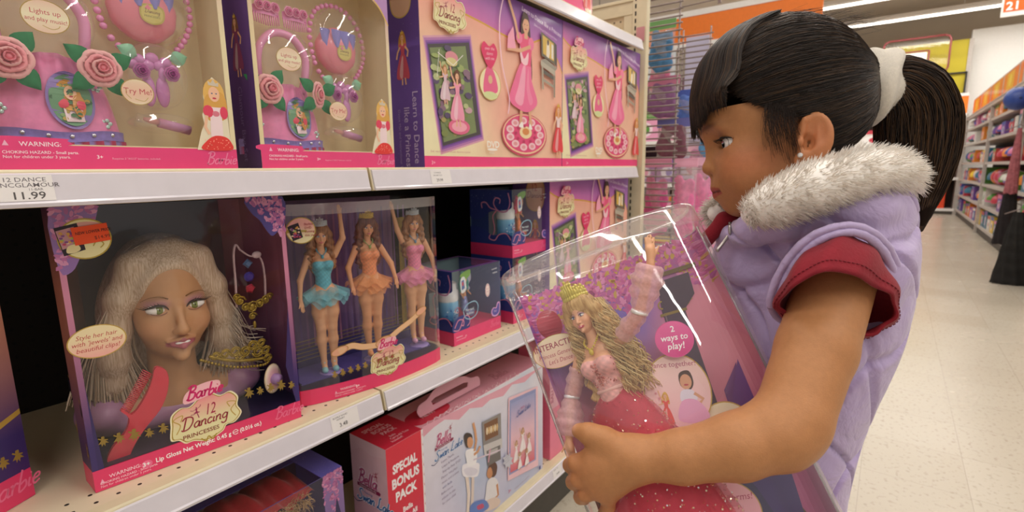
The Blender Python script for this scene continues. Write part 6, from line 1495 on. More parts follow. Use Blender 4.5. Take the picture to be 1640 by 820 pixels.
def girl_cols(v):
    n = len(v); h = headc(v); f, l, u = h.T; col = np.tile(np.array(hx(SK0)), (n, 1))
    def bl(w, c):
        nonlocal col
        w = np.clip(w, 0, 1)[:, None]; col = col*(1-w)+np.array(hx(c))*w
    hd = (np.linalg.norm(v-HO, axis=1) < .13)
    for g in (-1, 1):
        bl(hd*.50*np.exp(-((l-g*.044)/.017)**2-((u+.030)/.018)**2-((f-.040)/.030)**2), '#c4664a')
        bl(hd*.55*np.exp(-((f+.012)/.020)**2-((u+.012)/.026)**2-((l-g*.074)/.014)**2), '#c9744f')
        # brow, soft
        bx = (l-g*.020)/.019; br = hd*(f > .045)*.62*np.exp(-(bx)**4*.8-((u-(.0128-.004*np.abs(bx)**2*0+.0015*g*0))/.0034)**2); bl(br*1.25, '#3a261a')
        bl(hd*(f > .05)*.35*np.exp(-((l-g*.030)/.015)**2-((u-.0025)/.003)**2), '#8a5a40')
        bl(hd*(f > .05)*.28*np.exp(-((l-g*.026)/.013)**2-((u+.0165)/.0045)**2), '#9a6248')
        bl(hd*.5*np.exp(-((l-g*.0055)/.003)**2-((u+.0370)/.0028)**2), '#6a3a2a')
    al = np.abs(l); top = -.0478-.22*al-.0012*np.exp(-(al/.0025)**2); bot = -.0625+.20*al+.10*al*al
    w = hd*(f > .05)*np.clip((.0195-al)*900, 0, 1)*np.clip((top-u)*1400, 0, 1)*np.clip((u-bot)*1400, 0, 1); bl(w*.85, LIPC)
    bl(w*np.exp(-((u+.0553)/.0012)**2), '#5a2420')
    # knuckles and fingers a little redder
    for fg in FG:
        for p, sg in ((fg[1], .010), (fg[0], .011)): bl(.22*np.exp(-(np.linalg.norm(v-np.array(cs(*p)), axis=1)/sg)**2), '#b8603f')
    for p, sg in (((922, 687, .464), .0045), ((921, 748, .497), .0035), ((925, 775, .498), .0035), ((936, 799, .496), .0035), ((970, 829, .490), .0035)): bl(.7*np.exp(-(np.linalg.norm(v-np.array(cs(*p)), axis=1)/sg)**4), '#dba08c')
    return col
body = sdf_build(s, 'body', M_SKIN, girl, colfn=girl_cols, R=RC, T=tuple(CPOS), smooth_it=2)
def gb(mb, name, m, parent=None):
    mb.v = [tuple(wpt(p)) for p in mb.v]; return mb.build(name, m, parent or girl)
# eyes
for g, nm in ((1, 'near'), (-1, 'far')):
    b = MB(); C0 = (.0530, g*.0290, -.0055); b.ell(H3(*C0), .0111, '#e9e2dc', nu=24, nv=16)
    d = nrm(EF*.92+EL*(.10*g+.12)-EU*.18); c0 = np.array(H3(*C0))
    # iris and pupil as caps of the ball
    def capd(r0, r1, off, col):
        q0 = nrm(np.cross(d, EU)); q1 = np.cross(d, q0); vs = [tuple(c0+d*(.0111+off))]
        n = 20
        for i in range(n): a_ = 2*math.pi*i/n; vs.append(tuple(c0+d*math.sqrt(.0111**2-r1**2)+d*off+(q0*math.cos(a_)+q1*math.sin(a_))*r1))
        b.add(vs, [(0, 1+i, 1+(i+1) % n) for i in range(n)], col, smooth=True)
    capd(0, .0078, .0002, '#1e100a'); capd(0, .0036, .0005, '#050303')
    gb(b, 'eye', mat('wet_eye', attr=True, rough=.06, var=0, coat=.8))
    b = MB()
    up = []
    for i in range(15):
        dl = lerp(-.0120, .0134, i/14); uu_ = -.0060+.0055*math.sqrt(max(0, 1-((dl-.0020)/.0158)**2))-.0010*(i/14)
        up.append(H3(.0530+math.sqrt(max(1e-6, .01365**2-dl**2-(uu_+.0055)**2)), g*(.0290+dl), uu_))
    b.tube(up, [.0004+.0009*math.sin(math.pi*(i+1)/(len(up)+1)) for i in range(len(up))], '#0c0807', n=6)
    for i in range(26):
        t = i/25; p = np.array(up[int(t*(len(up)-1))]); dr = nrm(EF*(1-.6*t)+EL*g*(-.15+.75*t)-EU*.35+EU*.0); ln = .0065+.002*math.sin(t*3)
        b.tube([tuple(p), tuple(p+dr*ln*.6), tuple(p+dr*ln+EU*.0018)], [.00035, .00025, .00008], '#0c0807', n=3, caps=False)
    gb(b, 'eyelashes', mat('dark_lash', attr=True, rough=.5, var=0))
# brow hairs
b = MB(); rg = random.Random(11)
for g in (-1, 1):
    for i in range(330):
        t = rg.random(); l = .0065+.030*t; u = .0105+.0035*math.sin(t*2.4)+rg.gauss(0, .0020)*(1-.5*t); f = .0285+.0555*math.sqrt(max(.05, 1-(l/.057)**2-((u-.027)/.042)**2))+.0036
        p = np.array(H3(f-.0012, g*l, u)); dr = nrm(EL*g*(.5+.5*t)+EU*(.7-.9*t)-EF*.15); b.tube([tuple(p), tuple(p+dr*.0045)], [.00026, .0001], '#1e130d', n=3, caps=False)
gb(b, 'eyebrow_hair', mat('dark_lash'))
# ear stud
b = MB(); b.ell(H3(.0010, .0725, -.0300), .0026, '#e9eef4', nu=8, nv=5, smooth=False); gb(b, 'ear_stud', mat('crystal', '#eef2f6', rough=.05, metal=.6, coat=.8))
# ------------------------------------------------------------------ hair
M_GHAIR = mat('girl_dark_hair', attr=True, rough=0.42, var=0.12, scale=500, spec=.35)
M_SCALP = mat('hair_underlayer', attr=True, rough=0.9, var=0.1, spec=.1)
s = SDF((.15, -.03, -.72), (.46, .165, -.44), .002)
E_((-.0015, 0, .0445), (.0875, .0730, .0850), .004)
E_((.030, 0, .055), (.058, .058, .062), .012)
v0 = s.lo; n = s.n
ax = [s.lo[i]+np.arange(n[i], dtype=np.float32)*s.res for i in range(3)]; P = np.meshgrid(*ax, indexing='ij', sparse=True)
ff = sum((P[i]-HO[i])*EF[i] for i in range(3)); uu = sum((P[i]-HO[i])*EU[i] for i in range(3))
LF = [-.12, -.065, -.042, -.024, -.012, .004, .016, .034, .055, .075, .12]; LU = [-.045, -.036, -.034, -.010, .010, .012, .022, .036, .038, .044, .05]
line = np.interp(ff, LF, LU)
s.d = np.maximum(s.d, ((line-uu)*.8).astype(np.float32))
def hcolf(v): n_ = np.sin(v[:, 0]*900+v[:, 1]*300)*.15; return np.tile(np.array(hx('#1d130e')), (len(v), 1))*(1+n_[:, None])
sdf_build(s, 'hair_cap', M_SCALP, girl, colfn=hcolf, R=RC, T=tuple(CPOS), smooth_it=1)
def skull(fv, lv, uv_, lift=0.0):
    """point on the hair surface in the direction of (f,l,u) from the head centre"""
    c = np.array([-.0015, 0, .0445]); r = np.array([.0885, .0740, .0860]); d = np.array([fv, lv, uv_])-c
    k = 1/math.sqrt(((d/r)**2).sum()); q = c+d*k; q = q+nrm(d)*lift
    return q
SCRF = np.array([-.088, .004, .062])
b = MB(); HC = ['#1a110c', '#231710', '#2d1e15', '#3a291c', '#4e3a28']
HCN = np.array([-.0015, 0, .0445]); HRR = np.array([.0885, .0740, .0860])
LINE = [(.064, 0, .112), (.062, .026, .104), (.064, .042, .086), (.066, .048, .064), (.062, .053, .046), (.044, .064, .030), (.014, .070, .014), (-.020, .066, .006), (-.036, .056, -.014), (-.044, .034, -.032)]
d1 = nrm((SCRF-HCN)/HRR)
for i in range(9000):
    side = 1 if rg.random() < .82 else -1; j = rg.random()*(len(LINE)-1.001); k0 = int(j); fr0 = j-k0
    st = np.array([lerp(LINE[k0][q], LINE[k0+1][q], fr0) for q in range(3)]); st[1] *= side
    d0 = nrm((st-HCN)/HRR+np.array([rg.gauss(0, .03), rg.gauss(0, .03), rg.gauss(0, .03)])); om = math.acos(max(-1, min(1, float(d0 @ d1))))
    t0 = 0 if rg.random() < .6 else rg.random()*.6; lf = .0002+.0026*rg.random()**2; ph = rg.random()*6; pts = []
    jit = nrm(np.array([rg.gauss(0, 1), rg.gauss(0, 1), rg.gauss(0, 1)]))*.025
    for k in range(10):
        e = t0+(1-t0)*k/9; dd = (math.sin((1-e)*om)*d0+math.sin(e*om)*d1)/math.sin(om)+jit*math.sin(math.pi*e)
        p = HCN+HRR*nrm(dd); p = p+nrm(p-HCN)*(lf*math.sin(math.pi*min(1, e*1.2+.1))+.0007*math.sin(e*8+ph)+(.004 if e > .9 else 0))
        pts.append(H3(*p))
    b.tube(pts, [.00025, .0004, .00045, .00045, .00045, .00045, .00045, .0004, .0004, .0003], HC[int(rg.random()**1.5*5)], n=3, caps=False)
for i in range(230):   # fly-away and nape wisps
    st = np.array([rg.uniform(-.06, .06), rg.choice((-1, 1, 1))*rg.uniform(.0, .05), .1]); p0 = skull(*st, .001); d = nrm(p0-np.array([-.0015, 0, .0445]))
    b.tube([H3(*p0), H3(*(p0+d*.003+np.array([-.012, 0, 0]))), H3(*(p0+d*rg.uniform(.002, .007)+np.array([-.03, rg.gauss(0, .006), 0])))], [.0002, .00015, .00006], '#3b2819', n=3, caps=False)
for i in range(300):
    st = np.array([rg.uniform(.002, .030), .0680, rg.uniform(.012, .030)]); e = st+np.array([rg.uniform(-.008, .004), .001, -rg.uniform(.010, .050)]); m_ = (st+e)/2+np.array([.004, .003, 0])
    b.tube([H3(*q) for q in crv([tuple(st), tuple(m_), tuple(e)], 4)], .00013, '#2a1b13', n=3, caps=False)
for i in range(60):
    st = np.array([rg.uniform(-.03, -.045), .045, rg.uniform(-.02, -.035)]); e = st+np.array([-rg.uniform(.0, .02), -.006, -rg.uniform(.01, .03)])
    b.tube([H3(*st), H3(*((st+e)/2+np.array([.002, .004, 0]))), H3(*e)], .0002, '#2a1b13', n=3, caps=False)
gb(b, 'swept_hair', M_GHAIR)
# bangs
b = MB()
for i in range(5600):
    lat = rg.uniform(-.060, .074); inner = rg.random() < .45
    root = skull(.030+.012*rg.random()-.30*abs(lat), lat*.50, .13, .0015 if inner else .004+.003*rg.random())
    endu = .021+.004*math.sin(lat*150+1)+rg.gauss(0, .0035)+(.007 if .013 < lat < .019 else 0)+max(0, lat-.040)*.60+(rg.uniform(-.006, .006) if lat > .05 else 0)
    ef = .0905-5.6*min(lat, .064)**2; lat = min(lat, .066+.004*rg.random()); outer = (.0008 if inner else .003+.0065*rg.random()); r_ = rg.random()
    def face_(u_, k, ex): 
        q = skull(.09*max(.15, 1-(lat*k/.080)**2), lat*k, u_, ex); return np.array([q[0], q[1], u_*.6+q[2]*.4])
    pts = [root, skull(.058-.25*abs(lat), lat*.72, .112, outer*.8+.001), skull(.080-.35*abs(lat), lat*.9, .088, outer), skull(.088-.4*abs(lat), lat*.98, .062, outer*.8), np.array([ef+outer*.35, lat, .040]), np.array([ef-.003+outer*.3+.002*r_, lat+rg.gauss(0, .001), endu])]
    b.tube([H3(*q) for q in crv([tuple(p) for p in pts], 3)], [.0005]*13+[.0004, .0003, .00012], HC[int(rg.random()**1.3*5)], n=3, caps=False)
gb(b, 'bangs', M_GHAIR)
# ponytail
PT = [((1402, 128), .018, .530), ((1428, 128), .024, .528), ((1455, 150), .032, .530), ((1468, 190), .036, .535), ((1468, 240), .035, .540), ((1464, 290), .030, .545), ((1462, 335), .019, .550), ((1468, 372), .004, .552)]
s = SDF((.34, .01, -.62), (.50, .22, -.47), .0022)
s.path([cs(p[0], p[1], d) for p, r, d in PT], [r*.88 for p, r, d in PT], k=.01)
sdf_build(s, 'ponytail_core', M_SCALP, girl, colfn=hcolf, R=RC, T=tuple(CPOS))
b = MB(); pc = [np.array(cs(p[0], p[1], d)) for p, r, d in PT]
for i in range(3600):
    an = rg.random()*6.283; q = rg.random()**.35; sh = rg.gauss(0, .10); pts = []
    ln = 8 if rg.random() < .75 else 7
    for k in range(ln):
        r = PT[k][1]*(1.0+.05*q)*q; a2 = an+sh*k*.5
        wob = .0014*math.sin(k*1.3+i)
        nx = nrm(np.cross(pc[min(k+1, 7)]-pc[max(k-1, 0)], np.array([0, 0, 1.]))); nz = np.array([0, 0, 1.])
        pts.append(tuple(pc[k]+nx*(r*math.cos(a2)+wob)+nz*(r*math.sin(a2))))
    b.tube(crv(pts, 3), .00045, HC[min(4, int(rg.random()**1.1*5))] if rg.random() < .75 else '#5a3f28', n=3, caps=False)
gb(b, 'ponytail_hair', M_GHAIR)
# scrunchie
b = MB(); sc = np.array(cs(1400, 140, .533)); axd = nrm(np.array([1, -.28, .25])); a1 = nrm(np.cross(axd, [0, 0, 1.])); a2 = np.cross(axd, a1)
def scf(i, j):
    A_, B_ = i*2*math.pi, j*2*math.pi; rr = .0165*(1+.13*math.sin(B_*5+math.sin(A_*3)*.8)+.04*math.sin(A_*4)); R0 = .0195
    c_ = a1*math.cos(A_)*1.12+a2*math.sin(A_)*.9
    return tuple(sc+c_*(R0+rr*math.cos(B_))+axd*rr*1.25*math.sin(B_))
b.grid(scf, 90, 48, '#e6dccb'); gb(b, 'scrunchie', mat('cream_terry_cloth', '#e8dfd0', rough=.9, var=.06, scale=400, bump=1.0, bscale=1400, sheen=.6))

# ------------------------------------------------------------------ clothes
def quilt_mat():
    m = bpy.data.materials.new('lavender_quilted_nylon'); m.use_nodes = True; nt = m.node_tree; N, L = nt.nodes, nt.links; bs = N['Principled BSDF']
    bs.inputs['Base Color'].default_value = (*hx('#baa7d0'), 1); bs.inputs['Roughness'].default_value = .55; bs.inputs['Sheen Weight'].default_value = .3
    tc = N.new('ShaderNodeTexCoord'); nz = N.new('ShaderNodeTexNoise'); nz.inputs['Scale'].default_value = 26; nz.inputs['Detail'].default_value = 4; nz.inputs['Distortion'].default_value = .6
    L.new(tc.outputs['Object'], nz.inputs['Vector'])
    n2 = N.new('ShaderNodeTexNoise'); n2.inputs['Scale'].default_value = 9; n2.inputs['Detail'].default_value = 2; L.new(tc.outputs['Object'], n2.inputs['Vector'])
    bp = N.new('ShaderNodeBump'); bp.inputs['Strength'].default_value = .7; bp.inputs['Distance'].default_value = .010; L.new(nz.outputs['Fac'], bp.inputs['Height'])
    b2 = N.new('ShaderNodeBump'); b2.inputs['Strength'].default_value = .4; b2.inputs['Distance'].default_value = .02; L.new(n2.outputs['Fac'], b2.inputs['Height']); L.new(b2.outputs[0], bp.inputs['Normal'])
    L.new(bp.outputs[0], bs.inputs['Normal']); return m
M_VEST = quilt_mat()
M_RED = mat('red_tshirt_cotton', '#861123', rough=.9, var=.06, scale=60, bump=.5, bscale=300, sheen=.08)
TR = np.stack([nrm(_ef), nrm(_el), _eu], 1)
s = SDF((.10, -.46, -.80), (.46, .10, -.42), .0026)
def T_(px, py, d, r, k=.03): s.ell(cs(px, py, d), r, k, TR)
T_(1332, 420, .572, (.074, .096, .075)); T_(1326, 500, .575, (.073, .094, .085)); T_(1300, 590, .582, (.066, .090, .080)); T_(1272, 690, .595, (.063, .086, .085)); T_(1240, 800, .61, (.072, .090, .085)); T_(1225, 880, .625, (.080, .108, .08))
s.ell(cs(1218, 430, .622), (.058, .074, .066), .03, TR); s.ell(cs(1225, 530, .628), (.054, .070, .080), .03, TR); s.ell(cs(1240, 640, .63), (.05, .07, .08), .03, TR)
s.ell(cs(1345, 415, .525), (.058, .045, .048), .02, TR)
# hood, lying folded behind the neck
s.ell(cs(1376, 340, .550), (.050, .074, .040), .012, TR); s.ell(cs(1392, 392, .56), (.042, .076, .055), .014, TR); s.ell(cs(1320, 340, .51), (.060, .030, .026), .012, TR); s.ell(cs(1388, 452, .565), (.038, .062, .045), .014, TR)
# stand-up collar at the throat
s.cap(cs(1168, 378, .60), cs(1205, 368, .545), .016, .016, .01); s.cap(cs(1205, 368, .545), cs(1260, 358, .51), .016, .018, .01)
# armhole opening
s.ell(cs(1340, 462, .462), (.056, .036, .052), .008, TR, 'cut'); s.ell(cs(1325, 520, .455), (.052, .036, .055), .012, TR, 'cut'); s.ell(cs(1398, 498, .462), (.036, .044, .034), .006, TR, 'cut')
def quilt(v):
    """stitched channels pressed into the padded cloth"""
    out = v.copy(); c = np.array(cs(1300, 520, .585)); d = v-c; ang = np.arctan2(d @ _el, d @ _ef); y = v[:, 1]
    q1 = np.abs(np.sin((ang*1.35+y*13.0+.30*np.sin(y*30))*2.1)); q2 = np.abs(np.sin((ang*1.35-y*13.0+.30*np.sin(ang*4))*2.1))
    dep = .0065*(np.exp(-(q1/.15)**2)+np.exp(-(q2/.15)**2)); nn = d.copy(); nn[:, 1] = 0; nn /= np.linalg.norm(nn, axis=1)[:, None]
    return out-nn*dep[:, None]
sdf_build(s, 'quilted_vest', M_VEST, girl, R=RC, T=tuple(CPOS), smooth_it=2, post=quilt)
# red sleeve lofted from the armhole to the hem
AH = [(1250, 486, .498), (1266, 435, .482), (1298, 396, .468), (1338, 378, .462), (1374, 380, .464), (1404, 404, .472), (1422, 446, .486), (1424, 490, .505), (1398, 520, .525), (1340, 528, .535), (1285, 515, .52)]
HM = [(1246, 493, .474), (1262, 468, .450), (1290, 446, .434), (1328, 434, .427), (1368, 441, .429), (1404, 460, .440), (1432, 476, .450), (1437, 503, .458), (1418, 526, .464), (1384, 538, .468), (1310, 532, .476)]
ah = crv(AH, 6, True); hm = crv(HM, 6, True); n_ = len(ah); mid = np.array(cs(1340, 460, .49))
b = MB(); rows = []
for k in range(9):
    t = k/8; row = []
    for i in range(n_):
        A_, B_ = np.array(cs(*ah[i])), np.array(cs(*hm[i])); p = A_*(1-t)+B_*t; o = nrm(p-mid); p = p+o*(.0055*math.sin(math.pi*min(1, t*1.1)))+o*.0015*math.sin(i*.7+t*3)
        if t > .74: p = p+o*(.0006 if t < .8 else 0)
        row.append(tuple(p))
    rows.append(row)
vs = [p for r in rows for p in r]; m_ = len(rows)
# turn the hem inward for thickness
inn = []
for t_ in (.0, 1.0, 2.0):
    for i in range(n_): p = np.array(rows[-1][i]); o = nrm(p-mid); A_ = np.array(rows[2][i]); inn.append(tuple((p if t_ == 0 else p*.45+A_*.55)-o*.003) if t_ < 2 else tuple(mid*.8+A_*.2+np.array([0, .005, -.022])))
vs += inn
fs = [(k*n_+i, k*n_+(i+1) % n_, (k+1)*n_+(i+1) % n_, (k+1)*n_+i) for k in range(m_-1) for i in range(n_)]+[((m_-1)*n_+i, (m_-1)*n_+(i+1) % n_, m_*n_+(i+1) % n_, m_*n_+i) for i in range(n_)]+[((m_+q)*n_+i, (m_+q)*n_+(i+1) % n_, (m_+q+1)*n_+(i+1) % n_, (m_+q+1)*n_+i) for i in range(n_) for q in (0, 1)]
b.add(vs, fs, smooth=True); gb(b, 'red_sleeve', M_RED)
b = MB(); st = [tuple(np.array(rows[6][i])+nrm(np.array(rows[6][i])-mid)*.0005) for i in range(n_)]
for i in range(0, n_-1): b.tube([st[i], tuple(np.array(st[i])*.35+np.array(st[i+1])*.65)], .00045, n=4)
gb(b, 'hem_stitching', mat('dark_red_thread', '#7a1424', rough=.8))
# padded piping round the armhole
for off, r, nm in ((0, .0040, 'armhole_piping'), (1, .0036, 'armhole_edge')):
    b = MB(); ps = []
    for i in range(n_+1):
        p = np.array(cs(*ah[i % n_])); o = nrm(p-mid); p = p+o*(.0030+off*.0068)+np.array([0, 0, .0035-.0030*off]); ps.append(tuple(p))
    b.tube(ps, [r*(1+.07*math.sin(i*1.9)) for i in range(n_+1)], n=10, caps=False); gb(b, nm, M_VEST)
# zip and collar edge
b = MB(); zp = [tuple(np.array(cs(x, y, d))) for x, y, d in ((1166, 352, .585), (1172, 368, .575), (1162, 384, .570), (1148, 402, .568))]; b.tube(crv(zp, 5), .0022, n=6); gb(b, 'zip', mat('silver_zip', '#b9b4b0', rough=.3, metal=.8))
b = MB(); b.ell(cs(1169, 368, .566), (.0022, .0065, .002), nu=8, nv=6); gb(b, 'zip_pull', mat('silver_zip'))
s = SDF((.22, .0, -.66), (.32, .06, -.53), .002); s.cap(cs(1128, 388, .600), cs(1160, 352, .590), .0085, .0085, .006); s.cap(cs(1160, 352, .590), cs(1180, 350, .585), .0085, .007, .006); sdf_build(s, 'red_neckline', M_RED, girl, R=RC, T=tuple(CPOS))
# fur trim
FU = [(1207, 342, .515), (1228, 330, .498), (1262, 316, .485), (1300, 300, .476), (1345, 285, .474), (1392, 272, .482), (1432, 276, .500), (1444, 288, .535), (1425, 292, .58), (1370, 296, .635), (1290, 308, .665), (1215, 322, .655), (1168, 334, .628), (1146, 342, .612)]
FRr = [.012, .0175, .0205, .0205, .0195, .0195, .019, .019, .019, .019, .018, .018, .017, .009]
s = SDF((.20, .02, -.71), (.45, .13, -.44), .0025); fp = crv([tuple(cs(*p)) for p in FU], 4); fr_ = np.interp(np.linspace(0, 13, len(fp)), range(14), FRr)
s.path(fp, list(fr_*.93), k=.006); furb = sdf_build(s, 'fur_trim', mat('white_plush', '#fffaf4', rough=.95, var=.04, scale=300, sheen=.5), girl, R=RC, T=tuple(CPOS))
b = MB(); FC = ['#fffaf4', '#fbf4ec', '#f5ece2', '#fffdf8']
for i in range(12000):
    t = rg.random()*(len(fp)-1.001); k = int(t); fr2 = t-k; c0 = np.array(fp[k])*(1-fr2)+np.array(fp[k+1])*fr2; tg = nrm(np.array(fp[k+1])-np.array(fp[k]))
    n1 = nrm(np.cross(tg, [0, 1., 0])); n2 = np.cross(tg, n1); a_ = rg.random()*6.283; o = n1*math.cos(a_)+n2*math.sin(a_)
    r = fr_[min(k, len(fr_)-1)]*.80; p = c0+o*r; cl = np.array([math.sin(k*1.7+a_*2), math.cos(a_*3+k), math.sin(k*.9)])*.35
    d = nrm(o*.85+tg*.35+cl*.6+np.array([rg.gauss(0, .25), rg.gauss(0, .25), rg.gauss(0, .25)])); ln = rg.uniform(.008, .0150)
    q = p+d*ln*.55+np.array([0, -.0004, 0]); e = p+d*ln+tg*ln*.25+np.array([0, -.0015, 0])
    b.tube([tuple(p), tuple(q), tuple(e)], [.00065, .0005, .0001], FC[i % 4], n=3, caps=False)
fm = mat('plush_fibre', attr=True, rough=.9, var=.02, spec=.1); nt = fm.node_tree; tl = nt.nodes.new('ShaderNodeBsdfTranslucent'); tl.inputs[0].default_value = (1, .97, .93, 1); mx = nt.nodes.new('ShaderNodeMixShader'); mx.inputs[0].default_value = .35
nt.links.new(nt.nodes['Principled BSDF'].outputs[0], mx.inputs[1]); nt.links.new(tl.outputs[0], mx.inputs[2]); nt.links.new(mx.outputs[0], nt.nodes['Material Output'].inputs['Surface'])
gb(b, 'fur_fibres', fm, furb)
# jeans and shoes below the picture, so that she stands on the floor
hip = wpt(cs(1225, 900, .625)); fx, fy = girl.location.x, girl.location.y
ew = Vector(tuple(RC @ np.array(_ef))); ew.z = 0; ew.normalize(); el_ = Vector(tuple(RC @ np.array(_el))); el_.z = 0; el_.normalize()
s = SDF((hip.x-.22, hip.y-.22, -.01), (hip.x+.22, hip.y+.22, hip.z+.06), .005)
s.ell(tuple(hip), (.095, .095, .07), .03)
for g in (-1, 1):
    hh = hip+el_*(.048*g); kn = Vector((hh.x, hh.y, .33))+ew*.012; an = Vector((hh.x, hh.y, .075)); s.path([tuple(hh), tuple(kn), tuple(an)], [.062, .046, .040], k=.02)
sdf_build(s, 'jeans', mat('blue_denim', '#3f5a86', rough=.85, var=.15, scale=400), girl, smooth_it=1)
for g in (-1, 1):
    hh = hip+el_*(.048*g); s = SDF((hh.x-.16, hh.y-.16, -.005), (hh.x+.16, hh.y+.16, .10), .004); h0 = Vector((hh.x, hh.y, .034))
    s.cap(tuple(h0-ew*.035), tuple(h0+ew*.075), .033, .030, .01); s.cap(tuple(h0-ew*.02+Vector((0, 0, .02))), tuple(h0+Vector((0, 0, .03))), .034, .032, .01)
    sdf_build(s, 'shoe', mat('white_trainer', '#e6e2de', rough=.6), girl)
# right arm, passing behind the display case to hold its lower edge
s = SDF((.05, -.30, -.72), (.36, .02, -.52), .003); s.path([cs(1300, 440, .665), cs(1230, 640, .655), cs(1120, 700, .60), cs(1040, 740, .57)], [.036, .031, .025, .019], k=.012)
for q in (-1, 0, 1, 2): s.path([cs(1035, 742+12*q, .572), cs(1000, 748+14*q, .565), cs(975, 752+14*q, .552)], [.011, .0075, .0065], k=.004)
s.path([cs(1045, 730, .568), cs(1015, 712, .560)], [.011, .0075], k=.004)
sdf_build(s, 'right_arm', M_SKIN, girl, colfn=lambda v: np.tile(np.array(hx(SK0)), (len(v), 1)), R=RC, T=tuple(CPOS))
# ------------------------------------------------------------------ the clear display case she is holding
PA = nrm([-.340, .900, -.270]); PXv = nrm(np.array([.934, .356, 0])-PA*np.dot([.934, .356, 0], PA)); PN = np.cross(PXv, PA)
if PN[2] < 0: PN = -PN
PO = np.array(cs(1045, 600, .528)); PB = .1730                       # centre of the case at that height; local v measured from the centre
def pk(u, w_, v): return PO+PXv*u+PN*w_+PA*v
AX_, BX_ = .1130, .054
case = thing('doll_display_case', tuple(wpt(pk(0, 0, -.17))), 'large clear oval display case with a ballgown doll, held by the girl', 'toy box')
def outl(a, bq, back, n=40):
    o = []
    for i in range(n+1):
        an = math.pi*(1-i/n); c_, s_ = math.cos(an), math.sin(an); o.append((a*abs(c_)**.82*(1 if c_ >= 0 else -1), bq*abs(s_)**.82-.004))
    return o, [(a-.002, -back*.6), (a-.012, -back), (-a+.012, -back), (-a+.002, -back*.6)]
VT, VBm = .153, -.205
def cb(mb, name, m): mb.v = [tuple(wpt(pk(*p))) for p in mb.v]; return mb.build(name, m, case)
fo, bo = outl(AX_, BX_, .030)
ring = fo+bo; b = MB(); n_ = len(ring)
def taper(v): return 1+.05*(-v/.17)*-.2
vs = []; NV = 10
for j in range(NV+1):
    v = lerp(VBm, VT-.020, j/NV)
    for (x, z) in ring: vs.append((x*taper(v), z*taper(v), v))
b.add(vs, [(j*n_+i, j*n_+(i+1) % n_, (j+1)*n_+(i+1) % n_, (j+1)*n_+i) for j in range(NV) for i in range(n_)], smooth=True); cb(b, 'clear_shell', SHELL)
# lid with a rolled rim
fo2, bo2 = outl(AX_+.0015, BX_+.0015, .0315); r2 = fo2+bo2; b = MB(); vs = []
prof = [(1.0, VT-.024), (1.012, VT-.022), (1.006, VT-.018), (1.0, VT-.004), (.985, VT), (.955, VT+.0005), (.95, VT-.004)]
for k, v in prof: vs += [(x*k, z*k, v) for x, z in r2]
b.add(vs, [(j*n_+i, j*n_+(i+1) % n_, (j+1)*n_+(i+1) % n_, (j+1)*n_+i) for j in range(len(prof)-1) for i in range(n_)], smooth=True)
b.add([(x*.95, z*.95, VT-.004) for x, z in r2], flatpoly([(x, z) for x, z in r2])); cb(b, 'clear_lid', clear('clear_lid_plastic', f0=.12, rough=.05, milk=.12, milkcol=(.8, .74, .76), wav=.2))
b = MB(); vs = [(x*1.01, z*1.01, v) for v in (VBm-.012, VBm+.02) for x, z in r2]
b.add(vs, [(i, (i+1) % n_, n_+(i+1) % n_, n_+i) for i in range(n_)], '#a83a6a'); b.add([(x*1.01, z*1.01, VBm-.012) for x, z in r2], flatpoly(r2), '#a83a6a'); cb(b, 'base_rim', PRINT)
for sg in (-1, 1):                                             # welded seam where shell meets the back
    b = MB(); b.tube([(sg*(AX_-.0008), -.006, VBm), (sg*(AX_-.0008), -.006, VT-.022)], .0016, n=6); cb(b, 'welded_seam', clear('seam_plastic', f0=.25, rough=.1, milk=.45, milkcol=(.42, .40, .36)))
# printed backdrop: a folded card lining the rear of the case
CD = [(-.102, .000), (-.096, -.018), (-.078, -.026), (.0, -.028), (.084, -.026), (.1035, -.016), (.1085, .0015)]
cd_ = crv(CD, 6); cl = [0]
for i in range(1, len(cd_)): cl.append(cl[-1]+math.hypot(cd_[i][0]-cd_[i-1][0], cd_[i][1]-cd_[i-1][1]))
def cardS(u, v, h):
    """u = across, read as local x"""
    xs = [p[0] for p in cd_]; x = min(max(u, xs[0]), xs[-1]); z = float(np.interp(x, xs, [p[1] for p in cd_]))
    return Vector(tuple(wpt(pk(x, z+h, v))))
def card_uv(px, py, z=-.026):
    """where the sight line meets the card"""
    o = pk(0, z, 0); v = np.array([(px-820)/FPX, -(py-410)/FPX, -1.]); t = (o @ PN)/(v @ PN); p = v*t-PO; return float(p @ PXv), float(p @ PA)
a = Art(cardS, step=.00003, h0=0)
CT = VT-.026
def sky(u, v):
    t = (v-VBm)/(CT-VBm)
    th = .58+.24*min(1, max(0, (u-.015)/.05)); c_ = mixc('#e08ea4', '#7f69c4', (t-th)*4.5) if t > th else mixc('#d0689a', '#e08ea4', (t-.2)*2.6)
    c_ = mixc(c_, '#5a4a98', .55*math.exp(-((u+.045)/.03)**2-((v-.085)/.035)**2)+.5*math.exp(-((u-.075)/.02)**2-((v-.10)/.02)**2)); return mixc(c_, '#d05a9a', .6*math.exp(-((v-CT)/.03)**2))
a.rect(-.102, VBm, .1085, CT, None, 60, 26, sky)
# fold the strip edges (so colours stay continuous on the side wings)
a.h0b = a.h
blossom(a, -.101, .062, .107, CT, 1500, .0042, RNG, cols=('#d06aa8', '#c85a9c', '#dd8abc', '#b85aa0', '#c9a04a', '#d4739f'), shape=lambda u, v: v > .088-.030*math.sin((u+.1)*70)*.6-.20*max(0, -.02-u)+(.012 if .01 < u < .05 else 0))
def CQ(*pts): return [card_uv(*p) for p in pts]
